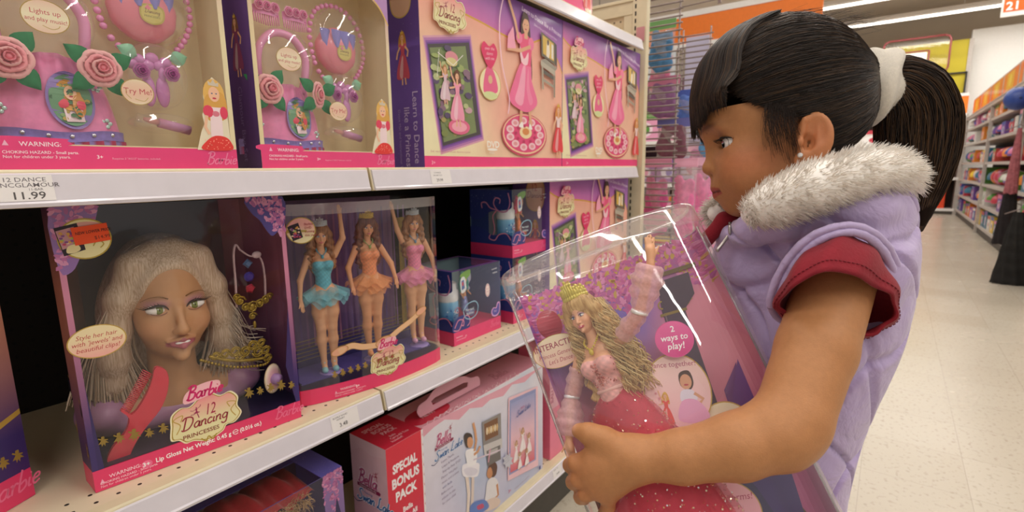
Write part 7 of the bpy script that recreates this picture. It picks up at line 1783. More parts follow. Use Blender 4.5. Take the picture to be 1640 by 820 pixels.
# castle, column, terrace
a.poly(CQ((1178, 580), (1188, 640), (1168, 650), (1160, 625)), '#6f3f8a'); a.poly(CQ((1180, 575), (1208, 640), (1213, 700), (1165, 700)), '#6a3f92'); a.poly(CQ((1192, 610), (1224, 690), (1226, 760), (1190, 740)), '#5a3a86')
a.poly(CQ((1010, 742), (1160, 742), (1230, 770), (1330, 900), (1010, 900)), '#33225a')
for k in range(7): a.line(CQ((1030+8*k, 772+11*k), (1140+6*k, 752+12*k)), .0010, '#a8862e')
a.line(CQ((1215, 735), (1295, 830)), .004, '#6f5628'); a.poly(CQ((1190, 752), (1262, 745), (1300, 860), (1230, 880)), '#4a2f78')
a.poly(CQ((1062, 500), (1096, 492), (1165, 690), (1118, 704)), '#4a3550'); a.poly(CQ((1064, 500), (1076, 497), (1136, 700), (1120, 704)), '#7d6470'); a.line(CQ((1086, 496), (1150, 694)), .0022, '#8a7340')
a.poly(CQ((1052, 452), (1102, 436), (1112, 470), (1094, 500), (1062, 506)), '#43304a'); 
for (x, y) in ((1060, 462), (1098, 452), (1061, 490), (1100, 482)):
    q = card_uv(x, y); a.curve([(q[0]+.006*(1-.7*k/8)*math.cos(k*.8), q[1]+.006*(1-.7*k/8)*math.sin(k*.8)) for k in range(9)], .0016, '#a8923f')
a.line(CQ((1046, 444), (1112, 424)), .0045, '#6f5c34'); a.line(CQ((1058, 506), (1100, 494)), .0030, '#8a7638')
a.poly(CQ((872, 640), (884, 636), (930, 760), (905, 770)), '#5a3c3a'); a.line(CQ((880, 640), (925, 765)), .002, '#a8863e')
a.ell(*card_uv(880, 520), .014, .017, '#b0243e'); a.ell(*card_uv(884, 530), .006, .005, '#e9a9b8')
cobj = a.mb.build('printed_backdrop', PRINT, case)
b = MB(); b.grid(lambda i, j: tuple(wpt(pk(cd_[int(i*(len(cd_)-1)+.5)][0], cd_[int(i*(len(cd_)-1)+.5)][1]-.0012, lerp(VBm, CT, j)))), len(cd_)-1, 1, '#d8c8c8'); b.build('card_back', PAPER, case)
# round labels
def lab(px, py, z, ru, rv, rot, name, draw, c1, c2, gold='#c2a04a'):
    o = pk(0, z, 0); v = np.array([(px-820)/FPX, -(py-410)/FPX, -1.]); t = (o @ PN)/(v @ PN); q = v*t-PO; u0, v0_ = float(q @ PXv), float(q @ PA)
    c_, s_ = math.cos(rot), math.sin(rot)
    A_ = Art(lambda u, v, h: wpt(pk(u0+u*c_-v*s_, z+h, v0_+u*s_+v*c_))); A_.ell(0, 0, ru, rv, gold, n=40); A_.ell(0, 0, ru*.965, rv*.965, c1, n=40, cfn=lambda u, v: mixc(c1, c2, v/rv*.5+.5)); draw(A_)
    return A_.build(name, case, PAPER)
def d1_(A_):
    A_.text('INTERACTIVE', 0, .004, .0092, '#a02f4c', align='c', sx=.88, bold=.01); A_.text('Princess Genevieve', 0, -.0045, .0066, '#b8405a', align='c', shear=.25, sx=.85); A_.text("Let's Dance", 0, -.0118, .0066, '#b8405a', align='c', shear=.25, sx=.85)
lab(893, 562, -.004, .027, .0178, math.radians(-2), 'interactive_label', d1_, '#efc3b4', '#efe0be')
lab(1080, 543, .018, .0195, .0185, math.radians(-12), 'ways_to_play_label', lambda A_: (A_.text('2', 0, .0075, .0085, '#fff', align='c', bold=.02), A_.text('ways to', 0, -.001, .0088, '#fff', align='c', bold=.015, shear=.15), A_.text('play!', 0, -.010, .0095, '#fff', align='c', bold=.015, shear=.15)), '#d83a8a', '#ef6fae', gold='#e05a9c')
def d2_(A_):
    A_.text('Dance together!', -.002, .025, .0076, '#b03a66', align='c', sx=.95)
    A_.blob([(.004, .018), (.014, .020), (.017, .008), (.012, .001), (.004, .006)], '#4a2c1e', 4); A_.ell(.0095, .0095, .0058, .0075, '#d9a07c', n=16); A_.ell(.0095, .0065, .0024, .001, '#b8404a', n=8)
    A_.blob([(.004, .001), (.015, .001), (.018, -.009), (.003, -.010)], '#e3dcec', 4); A_.line([(.016, -.002), (.024, -.008), (.020, -.012)], .003, '#d9a07c')
    A_.blob([(.003, -.009), (.018, -.009), (.028, -.024), (.018, -.030), (-.002, -.027)], '#e8a6cc', 4)
    princess(A_, -.013, -.034, .036, '#e2504a', arm='up')
    A_.ell(-.010, -.0335, .0065, .0022, '#b03a80', n=14)
    for i in range(6): A_.text('*', -.026+.003*(i % 3), .002-.005*i, .006, '#d8607c')
lab(1085, 628, .012, .0335, .0385, math.radians(-16), 'dance_together_label', d2_, '#f0b9c4', '#f3d6cc')
lab(1168, 702, .010, .0300, .0350, math.radians(-16), 'dancer_label', lambda A_: (princess(A_, .002, -.028, .05, '#ef9ab8'),), '#efb0b8', '#e9e0c0')
lab(1168, 822, .020, .0300, .0280, math.radians(-12), 'she_performs_label', lambda A_: (A_.text('She performs!', 0, .010, .0085, '#b8305a', align='c', shear=.15), princess(A_, 0, -.024, .032, '#ef7a9c')), '#ef9fae', '#f3b9c0')

# the ballgown doll
hd_ = np.array(cs(930, 497, .534)); DSC = 1.04
dz = PA; yaw = math.radians(-34); dy0 = -PN; dx0 = PXv           # doll faces -y = toward the photographer, then turned to the left
DXv = dx0*math.cos(yaw)+dy0*-math.sin(yaw)*-1*0+(-dy0*0)
R0 = np.stack([dx0, dy0, dz], 1)
if np.linalg.det(R0) < 0: R0[:, 0] *= -1
Rz = np.array([[math.cos(yaw), -math.sin(yaw), 0], [math.sin(yaw), math.cos(yaw), 0], [0, 0, 1]])
RD = RC @ R0 @ Rz; org = np.array(wpt(hd_))-RD @ np.array([0, 0, .262*DSC])
MD = Matrix(((*(RD[0]*DSC), org[0]), (*(RD[1]*DSC), org[1]), (*(RD[2]*DSC), org[2]), (0, 0, 0, 1)))
pose = (((-.046, -.002, .186), (-.058, -.014, .152), (-.060, -.022, .130)), ((.060, -.006, .236), (.088, -.004, .272), (.098, -.002, .298)))
pd = doll('ballgown_doll', 'blond doll in a pink and coral ballgown with gold crown, inside the held case', MD, pose, M_BLOND, {'bodice': '#e5a8a2', 'crown': '#d9c75a', 'bigcrown': 1, 'neck': '#d0b63e'}, skin='#e6ae88', iris='#4a5a8a', hairlong=1.5)
# full skirt
b = MB(); 
def skf(i, j, R1=.066, sd=0, zt=.178, zb=.050):
    an = i*2*math.pi; q = lerp(.0140, R1, min(1, j**.55)); z = lerp(zt, zb, j)+.003*math.sin(an*7+sd)*j; r = q*(1+.05*math.sin(an*11+sd)*j+.03*math.sin(an*5+1+sd)*j)
    return Vector((r*math.cos(an), r*math.sin(an)*.62, z))
b.grid(lambda i, j: skf(i, j, .056), 110, 16); b.build('coral_underskirt', mat('coral_satin', '#c9404e', rough=.5, var=.12, scale=90, sheen=.5), pd)
for k, (R1, sd) in enumerate(((.061, 1.3), (.066, 4.1))):
    b = MB(); b.grid(lambda i, j: skf(i, j, R1, sd), 130, 14); b.build('tulle_overskirt', tulle('coral_tulle', '#d84a5e', .42), pd)
b = MB(); rq = random.Random(5)
for i in range(1500):
    p = skf(rq.random(), rq.random()**.7, .0668, 4.1); s_ = .0009; n1 = Vector((rq.gauss(0, 1), rq.gauss(0, 1), rq.gauss(0, 1))).normalized(); n2 = n1.orthogonal().normalized(); n3 = n1.cross(n2)
    b.add([p+n2*s_, p+n3*s_, p-n2*s_, p-n3*s_], [(0, 1, 2, 3)], rq.choice(['#f0d0a0', '#f6e6c0', '#e8b0a0', '#ffffff']))
gl = b.build('glitter', mat('glitter_flake', attr=True, rough=.15, metal=.7, var=0), pd); gl['kind'] = 'stuff'
b = MB(); b.tube([(0.0144*math.cos(i*.42), .0120*math.sin(i*.42), .181) for i in range(16)], .0022, n=6, caps=False); b.build('waist_sash', mat('blush_satin', '#e8b8ae', rough=.35, sheen=.4), pd)
b = MB()
for i in range(260):
    z = rq.uniform(.186, .208); x = rq.gauss(0, .0045*(1+(z-.186)*40)); y = -.0138-.0055*math.exp(-((z-.205)/.008)**2)+abs(x)*.35; b.ell((x, y, z), .00075, rq.choice(['#c9705e', '#b85a50', '#e0a090']), nu=4, nv=3)
b.build('beaded_panel', mat('copper_beads', attr=True, rough=.25, metal=.4, var=.1), pd)
# sheer sleeves
for g, (el, wr, ti) in zip((-1, 1), pose):
    sh = Vector((g*.0225, .003, .2185)); el, wr = Vector(el), Vector(wr); b = MB()
    pts = [sh+(el-sh)*.25, sh+(el-sh)*.6, el, el+(wr-el)*.35, el+(wr-el)*.7, wr]; rad = [.0085, .0095, .0075, .0125, .0150, .0105]
    b.tube(crv([tuple(p) for p in pts], 4), [r*(1+.10*math.sin(i*2.1)) for i, r in enumerate(np.interp(np.linspace(0, 5, 21), range(6), rad))], n=14, caps=False); b.build('sheer_sleeve', tulle('blush_chiffon', '#eec0c4', .55, rough=.35), pd)
    b = MB(); b.tube([tuple(el-(wr-el)*.03), tuple(el+(wr-el)*.05)], .0082, n=12); b.build('sleeve_band', mat('copper_beads'), pd)
# curls
b = MB(); hp = (0, .004, .262)
for i in range(620):
    g = 1 if rq.random() < .5 else -1; x0 = g*rq.uniform(.009, .019); y0 = rq.uniform(-.004, .020); z1 = rq.uniform(.165, .205) if g > 0 else rq.uniform(.190, .215); pts = []; ph = rq.random()*6; rc = rq.uniform(.0022, .0045)
    for k in range(22):
        t = k/21; z = lerp(.268, z1, t); x = x0*(1+.75*t*(1.2 if g > 0 else .3)); pts.append((x+rc*math.cos(ph+k*1.0)*min(1, t*3), y0*(1+.8*t)+rc*math.sin(ph+k*1.0)*min(1, t*3), z))
    b.tube(pts, .00042, mixc('#f0d89c', '#b88e52', rq.random()), n=3, caps=False)
b.build('curled_hair', mat('hair_strand'), pd)
# ------------------------------------------------------------------ wire racks and hanging bags at the end of the run
def wire_rack(X, y0, y1, z0, z1, dz, label, nv=2, tabs=True):
    t = thing('wire_grid_rack', (X, (y0+y1)/2, 0), label, 'rack', 'wire grid racks'); b = MB(); n = int((z1-z0)/dz)
    for i in range(n+1):
        z = z0+i*dz; b.tube([(X, y0-.012, z), (X, y1+.028, z)], .0034, n=5)
    b.build('horizontal_wires', M_CHROME, t)
    for i in range(nv):
        y = lerp(y0, y1, i/(nv-1)); b = MB(); b.tube([(X+.003, y, 0.0), (X+.003, y, z1+.01)], .0034, n=6); b.build('upright_wire', M_CHROME, t)
    b = MB(); b.box((X-.02, y0-.02, 0), (X+.02, y1+.02, .02)); b.build('foot', M_CHROME, t)
    return t
wire_rack(2.05, .715, .845, .30, 1.80, .0254, 'near grey wire grid rack beside the end panel')
wire_rack(2.60, .755, .885, .30, 1.745, .0254, 'farther grey wire grid rack with a white backing card')
b = MB(); b.box((2.615, .765, 1.0), (2.62, .875, 1.72), '#c9c4dc'); tag(b.build('backing_card', PAPER), 'pale lilac card standing behind the farther wire rack', 'card')
def hook(X, y, z, L=.16):
    b = MB(); b.tube([(X, y, z), (X-.0, y-L, z+.004), (X, y-L-.006, z+.014)], .0022, n=6); b.box((X-.002, y-L-.016, z-.012), (X+.002, y-L-.004, z+.030)); return b
def bag(X, y, z, w_, h, col, col2, label, gp, rzz=0):
    """soft goods in a clear hanging bag"""
    t = thing('hanging_toy_bag', (X, y, z), label, 'toy bag', gp, rzz); t['_local'] = 1
    b = MB(); b.box((-.002, -w_/2, -.035), (.002, w_/2, 0), col2); b.build('header_card', PAPER, t)
    def f(i, j, d): 
        yy = (i-.5)*w_*(1-.25*j*(1-j)); zz = -.035-(h-.035)*j; return Vector((d*.016*math.sin(math.pi*i)*math.sin(math.pi*min(1, j*1.1+.1))+d*.002*math.sin(i*9+j*7), yy, zz))
    b = MB(); b.grid(lambda i, j: f(i, j, -1), 10, 14); b.grid(lambda i, j: f(i, j, 1), 10, 14); b.build('clear_bag', clear('crinkled_bag', f0=.10, rough=.12, milk=.12, wav=.8), t)
    s = SDF((-.05, -w_*.9, -h-.04), (.05, w_*.9, -.02), .005)
    rr = random.Random(len(label)); s.path([(0, -w_*.22, -h*.30), (0, -w_*.05, -h*.5), (0, w_*.20, -h*.72), (0, w_*.10, -h*.92)], [.020, w_*.34, w_*.30, .02], k=.02); s.path([(0, w_*.25, -h*.25), (0, w_*.10, -h*.5), (0, -w_*.2, -h*.85)], [.018, w_*.26, w_*.24], k=.02)
    s.ell((0, 0, -h*.5), (.016, 9, 9), .001, None, 'keep') if False else None
    sdf_build(s, 'folded_costume', mat('costume_'+col[1:], col, rough=.6, var=.2, scale=60), t, post=lambda v: v*np.array([.3, 1, 1]))
PK = 'hanging bags with pink contents'
bs = [(2.10, .80, 1.135, .12, .34, '#e0609e', '#f0a0c4', 'pink hanging bag lowest behind the near wire rack'), (2.12, .69, 1.135, .10, .34, '#ec7ab0', '#f3b3cf', 'pink hanging bag just right of the near wire rack'), (2.30, .66, 1.14, .12, .34, '#ec86b8', '#f6c3da', 'light pink hanging bag between the rack and the girl\'s nose'),
 (2.45, .60, 1.08, .13, .34, '#f0a0c0', '#e9dbe0', 'pale pink crinkled bag closest to the girl\'s face'), (2.10, .80, 1.68, .11, .20, '#4f86b8', '#7ab06a', 'blue hanging bag high behind the near wire rack'), (2.38, .66, 1.32, .11, .19, '#5f9cc8', '#7fb0d8', 'light blue hanging bag between the rack and the bangs'),
 (2.14, .80, 1.47, .13, .16, '#8a5a8a', '#c97a9a', 'mauve hanging bag in the middle of the near rack'), (2.16, .76, 1.30, .14, .16, '#7a4a5a', '#6a6ab0', 'dark plum hanging bag in the middle of the near rack'), (2.42, .72, 1.20, .12, .14, '#c98aa8', '#f0c0d0', 'dusty pink hanging bag under the light blue one'), (2.20, .84, 1.56, .10, .15, '#d87a98', '#e9a0b0', 'rose hanging bag upper left behind the near rack'), (2.22, .72, 1.42, .10, .14, '#5a7ac0', '#4a62b0', 'royal blue hanging bag behind the near rack')]
for q in bs:
    if q[0] > 2.25:
        b = MB(); b.tube([(2.05, .72, q[2]+.010), (q[0], q[1], q[2]+.010), (q[0]+.012, q[1], q[2]+.014)], .0022, n=6); b.tube([(q[0], q[1], q[2]+.010), (q[0], q[1], q[2]-.004)], .002, n=6); tag(b.build('rack_arm', M_CHROME), 'thin chrome arm carrying the '+q[7].split(' between')[0].split(' closest')[0].split(' under')[0].split(' closest')[0], 'rack arm', 'rack arms')
for q in bs: bag(*q[:8], PK if 'pink' in q[7] else 'hanging bags behind the wire racks')
for i, (X, y, z) in enumerate(((2.05, .72, 1.70), (2.05, .71, 1.47), (2.05, .715, 1.18), (2.05, .715, 1.33), (2.05, .72, 1.155))):
    tag(hook(X, y, z, .14).build('display_hook', M_CHROME), ['chrome display hook high on the near rack', 'chrome display hook midway up the near rack', 'chrome display hook just above the lowest pink bags', 'chrome display hook level with the light blue bag', 'lowest chrome display hook on the near rack'][i], 'hook', 'display hooks')

# ------------------------------------------------------------------ shelving units farther down the store
M_OR = mat('orange_header', '#f07a14', rough=.5, var=.03); M_YEL = mat('yellow_wall_panel', '#b9a81c', rough=.6, var=.04, scale=3); M_SHD = mat('dark_shelf_back', '#3a2c26', rough=.8); M_GREY = mat('grey_shelf_metal', '#b5aca4', rough=.5)
KN = {'#c23a4a': 'crimson', '#3a56a8': 'blue', '#d8d4cc': 'white', '#d87aa0': 'pink', '#58923a': 'green', '#e0842a': 'orange', '#6a4a9a': 'violet', '#2f6f8a': 'teal', '#b8483a': 'brick red', '#e8c23a': 'yellow', '#c9407a': 'magenta', '#e9a0c0': 'pale pink', '#b8342e': 'red', '#e0c23a': 'mustard', '#4a6ab0': 'mid blue', '#e88ab0': 'rose', '#8a4a8a': 'plum', '#e0481f': 'red-orange', '#e6c8a4': 'cream', '#e04a24': 'red-orange', '#e8c8a0': 'cream'}
USED = {}
def uniq(l):
    USED[l] = USED.get(l, 0)+1
    return l if USED[l] == 1 else l+', '+['', '', 'farther along', 'third along', 'fourth along', 'fifth along', 'sixth along', 'seventh along', 'eighth along'][min(8, USED[l])]
KINDCOL = ['#c23a4a', '#3a56a8', '#d8d4cc', '#d87aa0', '#58923a', '#e0842a', '#6a4a9a', '#2f6f8a', '#b8483a', '#e8c23a']
def ball(x, y, z, r, c1, c2, label, gp):
    t = thing('play_ball', (x, y, z), label, 'ball', gp); b = MB()
    def f(i, j):
        th, ph = math.pi*j, 2*math.pi*i; return Vector((x+r*math.sin(th)*math.cos(ph), y+r*math.sin(th)*math.sin(ph), z+r+r*math.cos(th)))
    b.grid(f, 20, 12, cfn=lambda i, j: c1 if (int(i*10)+int(j*3)) % 2 else c2); b.build('ball_skin', VPLAST, t); b = MB(); b.tube([(x, y-r*1.0, z+r), (x, y-r*1.01, z+r)], .006, '#222', n=6); b.build('valve', VPLAST, t)
def helmet(x, y, z, r, c1, c2, label, gp, face=0):
    t = thing('bicycle_helmet', (x, y, z), label, 'helmet', gp); t.rotation_euler = (0, 0, face); t['_local'] = 1; b = MB()
    def f(i, j):
        th, ph = math.pi*.58*j, 2*math.pi*i; k = 1+.05*math.sin(ph*6)*math.sin(th*2); return Vector((r*1.25*k*math.sin(th)*math.cos(ph), r*k*math.sin(th)*math.sin(ph), r*.35+r*.9*math.cos(th)))
    b.grid(f, 30, 12, cfn=lambda i, j: c2 if (math.sin(i*2*math.pi*3) > .55 and .3 < j < .85) else c1); b.build('helmet_shell', VPLAST, t)
    for g in (-1, 1): b = MB(); b.tube([(0, g*r*.85, r*.3), (r*.2, g*r*.5, 0)], .006, '#222', n=5); b.build('strap', VPLAST, t)
def carton_small(x, y, z, w_, d, h, c1, c2, label, gp, axis='y'):
    t = thing('boxed_toy', (x, y, z), label, 'toy box', gp); b = MB(); b.box((x-w_/2, y-d/2, z), (x+w_/2, y+d/2, z+h), c1); b.build('carton', PRINT, t)
    if axis == 'y': a = Art(planeS((x-w_/2, y+d/2, z), (1, 0, 0), (0, 0, 1), (0, 1, 0)), h0=.001); ww = w_
    else: a = Art(planeS((x-w_/2, y-d/2, z), (0, 1, 0), (0, 0, 1), (-1, 0, 0)), h0=.001); ww = d
    a.step = .0004; a.rect(0, h*.78, ww, h, c2); a.ell(ww*.5, h*.42, ww*.3, h*.25, mixc(c1, '#ffffff', .55)); a.ell(ww*.45, h*.42, ww*.14, h*.16, c2); a.build('front_print', t)
# long unit on the right of the aisle
RY = -1.13
R1 = random.Random(21)
t = thing('aisle_shelving', (11, RY-.25, 0), 'long toy shelving unit down the right side of the aisle under orange headers', 'shelving')
b = MB(); b.box((5.6, RY-.56, .02), (14.6, RY-.50, 2.05)); b.build('back_panel', M_SHD, t)
b = MB(); b.box((5.6, RY-.50, 0), (14.6, RY-.02, .12)); b.build('base', M_DARK, t)
b = MB(); b.box((5.6, RY-.50, 2.02), (14.6, RY+.02, 2.05)); b.box((5.6, RY-.03, 1.98), (14.6, RY+.02, 2.03)); b.build('canopy', M_GREY, t)
SZ = [.14, .46, .78, 1.12, 1.48, 1.78]
for k, z in enumerate(SZ): b = MB(); b.box((5.6, RY-.50, z-.02), (14.6, RY-.02, z)); b.box((5.6, RY-.02, z-.035), (14.6, RY, z+.005)); b.build('shelf_board', M_GREY, t)
for x in (5.6, 8.3, 11.0, 14.6): b = MB(); b.box((x-.02, RY-.03, 0), (x+.02, RY+.015, 2.03)); b.build('divider_post', M_GREY, t)
for k, x in enumerate((6.2, 7.4, 8.6, 9.8, 11.0, 12.2, 13.4)):
    t2 = thing('header_sign', (x, RY, 2.05), ['nearest orange header sign on top of the aisle shelving', 'second orange header sign on top of the aisle shelving', 'third header sign on the aisle shelving, before the grey gap', 'orange header sign midway along the aisle shelving', 'orange header sign past the middle of the aisle shelving', 'second to last orange header sign on the aisle shelving', 'last orange header sign on the aisle shelving, by the corner'][k], 'sign', 'orange header signs')
    b = MB(); b.box((x-.58, RY-.03, 2.05), (x+.58, RY-.02, 2.36)); b.build('panel', M_GREY, t2)
    a = Art(planeS((x-.58, RY-.02, 2.05), (1, 0, 0), (0, 0, 1), (0, 1, 0)), h0=.002); a.step = .001
    if k != 2: a.rect(.02, .02, 1.14, .29, '#e0641a'); a.rect(.30, .04, .86, .27, '#e0a01e'); a.ell(.58, .155, .12, .08, '#e8c24a')
    else: a.rect(.9, .02, 1.14, .29, '#e0641a')
    a.build('sign_face', t2)
for si, z in enumerate(SZ):
    x = 6.3
    while x < 14.4:
        r = R1.random(); c1, c2 = R1.choice(KINDCOL), R1.choice(KINDCOL); w_ = .24+.16*R1.random(); yy = RY-.16
        lb = ['bottom', 'second', 'third', 'fourth', 'fifth', 'top'][si]+' shelf on the right'
        if z < .3 or r < .38: carton_small(x+w_/2, yy, z+.001, w_*.9, .26, .17+.10*R1.random(), c1, c2, uniq(KN[c1]+' boxed toy with a '+KN[c2]+' top band, '+lb), 'boxed toys, '+lb)
        elif r < .72: helmet(x+w_/2, yy, z+.055, .125, c1, c2, uniq(KN[c1]+' bicycle helmet marked '+KN[c2]+', '+lb), 'helmets, '+lb, R1.random()*3)
        else: ball(x+w_/2, yy, z+.001, .12, c1, c2, uniq(KN[c1]+' and '+KN[c2]+' ball, '+lb), 'balls, '+lb)
        x += w_+.04+(.35 if R1.random() < .12 else 0)
# blue exercise ball and hanging clothes near the right edge of the picture
p = onY(1631, 158, RY+.10); t = thing('blue_ball', tuple(p), 'large dark blue ball high on the right-hand unit', 'ball'); b = MB(); b.ell(tuple(p), .125, '#2f4a96', nu=28, nv=18); b.build('ball_skin', mat('blue_vinyl', '#2c4690', rough=.4), t); b = MB(); b.tube([(p.x-.123, p.y, p.z), (p.x-.130, p.y, p.z)], .012, '#1a2a5a', n=8); b.build('valve', VPLAST, t)
def garment(px, pytop, pybot, X, w_, col, label, cat, ruff=0.0):
    p, q = onX(px, pytop, X), onX(px, pybot, X); t = thing('hanging_garment', (p.x, p.y, p.z), label, cat, None); b = MB(); n = 40
    def f(i, j):
        an = i*2*math.pi; r = w_*(.28+.72*j**.8)*(1+ruff*math.sin(an*9+j*6)); return Vector((p.x+r*math.sin(an)*.55+.01*math.sin(j*40)*ruff*4, p.y+r*math.cos(an), lerp(p.z, q.z, j)+.01*math.sin(an*5)*j))
    b.grid(f, n, 24); b.build('fabric', mat('cloth_'+col[1:], col, rough=.85, var=.25, scale=40, bump=1), t)
    b = MB(); b.tube([(p.x, p.y-.1, p.z-.02), (p.x, p.y, p.z+.03), (p.x, p.y+.1, p.z-.02)], .005, n=5); b.tube([(p.x, p.y, p.z+.03), (p.x, p.y, p.z+.09)], .003, n=5); b.build('hanger', M_CHROME, t)
garment(1634, 340, 462, 6.4, .130, '#15120f', 'black ruffled costume skirt hanging at the right edge of the picture', 'costume', .10)
garment(1634, 205, 310, 6.9, .050, '#a05a60', 'dusty pink costume hanging above the black skirt', 'costume', .08)
garment(1624, 275, 392, 7.0, .085, '#1d1618', 'dark costume hanging just left of the black ruffled skirt', 'costume', .07)
garment(1614, 325, 368, 7.0, .045, '#b8345a', 'small crimson costume piece between the dark costumes', 'costume', .10)
t = thing('garment_rail', (6.7, -1.05, 0), 'thin floor rail carrying the black costumes at the right edge', 'rail'); b = MB()
b.tube([(6.5, -1.02, .03), (6.5, -1.02, 1.75), (7.2, -1.10, 1.75), (7.2, -1.10, .03)], .012, n=8); b.build('rail_frame', M_CHROME, t); b = MB(); b.box((6.45, -1.12, .0), (6.55, -.92, .03)); b.box((7.15, -1.20, .0), (7.25, -1.0, .03)); b.build('base', M_DARK, t)
# unit across the far end, with yellow wall panels above
BX = 14.75
t = thing('end_wall_shelving', (BX+.25, 1.5, 0), 'shelving across the far end under an orange band', 'shelving')
b = MB(); b.box((BX+.45, -1.15, 0), (BX+.5, 5.2, 2.2)); b.build('back_panel', M_SHD, t); b = MB(); b.box((BX, -1.15, 0), (BX+.45, 5.2, .10)); b.build('base', M_DARK, t)
for z in (.12, .80, 1.50): b = MB(); b.box((BX, -1.15, z-.03), (BX+.45, 5.2, z)); b.box((BX-.02, -1.15, z-.05), (BX, 5.2, z+.01)); b.build('shelf_board', M_WHITE, t)
b = MB(); b.box((BX-.02, -1.12, 2.16), (BX+.02, 5.2, 2.52)); b.build('orange_band', M_OR, t); b = MB(); b.box((BX-.03, -1.12, 2.11), (BX+.02, 5.2, 2.16)); b.box((BX-.03, -1.12, 2.52), (BX+.02, 5.2, 2.58)); b.build('band_edges', M_WHITE, t)
for y in (-1.13, .1, 1.3, 2.5, 3.7, 5.0): b = MB(); b.box((BX-.01, y-.03, 0), (BX+.45, y+.03, 2.15)); b.build('upright', M_GREY, t)
for si, z in enumerate((.12, .80, 1.50)):
    y = -.95
    while y < 2.9:
        w_ = .3+.35*R1.random(); c1, c2 = R1.choice(KINDCOL), R1.choice(KINDCOL); lb = ['bottom', 'middle', 'top'][si]+' shelf at the far end'
        if y < -.6 and si == 1: c1, c2 = '#e04a24', '#e8c8a0'
        if y < -.6 and si < 2: carton_small(BX+.2, y+w_/2, z+.001, .3, w_, .58, '#e0481f', '#e6c8a4', uniq('tall red-orange boxed toy, '+lb), 'boxed toys, '+lb, 'x')
        elif R1.random() < .3: ball(BX+.2, y+w_/2, z+.001, .13, c1, c2, uniq('large '+KN[c1]+' and '+KN[c2]+' ball, '+lb), 'balls, '+lb)
        else: carton_small(BX+.2, y+w_/2, z+.001, .3, w_, .22+.3*R1.random(), c1, c2, uniq(KN[c1]+' boxed toy with a '+KN[c2]+' top band, '+lb), 'boxed toys, '+lb, 'x')
        y += w_+.05
t = thing('yellow_wall_panel', (BX+.3, 1, 2.58), 'long yellow panel above the orange band on the far wall', 'wall panel'); b = MB(); b.box((BX+.25, -1.03, 2.58), (BX+.28, 2.9, 3.72)); b.build('panel', M_YEL, t)
b = MB(); b.box((BX+.23, -1.10, 2.58), (BX+.29, -1.03, 3.72)); b.build('side_trim', M_GREY, t); b = MB(); b.box((BX+.2, -1.05, 3.02), (BX+.24, .2, 3.05)); b.build('black_rail', M_BLACK, t); b = MB(); b.box((BX+.2, -1.06, 2.58), (BX+.24, -1.03, 3.05)); b.build('black_post', M_BLACK, t)
for i in range(3): a = Art(planeS((BX+.249, 2.2-1.2*i, 2.58), (0, -1, 0), (0, 0, 1), (-1, 0, 0)), h0=.002); a.text('sports', .1, .35, .16, '#8a8f1c'); a.build('faint_lettering', t, PAPER)
# basketball hoops
def hoop(Y, Z, W_, H_, label, plate=True):
    X = BX-.35; t = thing('basketball_hoop', (X, Y, Z), label, 'basketball hoop', 'basketball hoops on the far wall'); b = MB()
    pts = [(X, Y+W_/2*sx, Z+H_/2*sz) for sx, sz in ((-.82, 1), (.82, 1), (.95, .92), (1, .75), (1, -.75), (.95, -.92), (.82, -1), (-.82, -1), (-.95, -.92), (-1, -.75), (-1, .75), (-.95, .92))]
    b.tube(pts+[pts[0]], .018, n=6); b.build('backboard_frame', mat('maroon_tube', '#7a2a2e', rough=.4), t)
    b = MB(); b.grid(lambda i, j: (X+.01, Y-W_/2*.97+W_*.97*i, Z-H_/2*.97+H_*.97*j), 1, 1, smooth=False); b.build('clear_backboard', FILM, t)
    b = MB(); w2, h2 = W_*.2, H_*.55; z0_ = Z-H_*.42
    for (y0_, z0__, y1_, z1__) in ((Y-w2, z0_, Y-w2, z0_+h2), (Y+w2, z0_, Y+w2, z0_+h2), (Y-w2, z0_, Y+w2, z0_), (Y-w2, z0_+h2, Y+w2, z0_+h2)): b.tube([(X-.01, y0_, z0__), (X-.01, y1_, z1__)], .018, n=5)
    b.build('target_square', mat('maroon_tube'), t)
    b = MB(); b.box((X-.03, Y-w2*.85, z0_+h2*.35), (X-.02, Y+w2*.85, z0_+h2*.92)); b.build('price_card', M_WHITE, t)
    a = Art(planeS((X-.0305, Y+w2*.6, z0_+h2*.45), (0, -1, 0), (0, 0, 1), (-1, 0, 0)), h0=.001); a.text('179.99', 0, .03, .10, '#444'); a.build('price_print', t, PAPER)
    b = MB(); cx, cz = X-.25, z0_-.02; b.tube([(cx+.2*math.cos(i*.42), Y+.2*math.sin(i*.42), cz) for i in range(16)], .012, n=6, caps=False); b.build('rim', mat('maroon_tube'), t)
    b = MB()
    for i in range(12):
        a0 = i*.5236; b.tube([(cx+.2*math.cos(a0), Y+.2*math.sin(a0), cz), (cx+.14*math.cos(a0+.26), Y+.14*math.sin(a0+.26), cz-.18), (cx+.10*math.cos(a0), Y+.10*math.sin(a0), cz-.36)], .007, n=4); b.tube([(cx+.2*math.cos(a0), Y+.2*math.sin(a0), cz), (cx+.14*math.cos(a0-.26), Y+.14*math.sin(a0-.26), cz-.18), (cx+.10*math.cos(a0), Y+.10*math.sin(a0), cz-.36)], .007, n=4)
    b.build('net', mat('white_net_cord', '#d8d4c4', rough=.8), t)
    b = MB(); b.tube([(X+.03, Y, Z), (BX+.3, Y, Z+.1)], .03, n=8); b.build('wall_arm', M_BLACK, t)
hoop(-.13, 3.38, 1.13, .74, 'basketball hoop with a maroon framed clear backboard on the yellow panel')
t = thing('round_backboard', (BX-.3, 1.1, 3.4), 'white fan shaped backboard partly hidden behind the girl\'s hair', 'backboard'); b = MB()
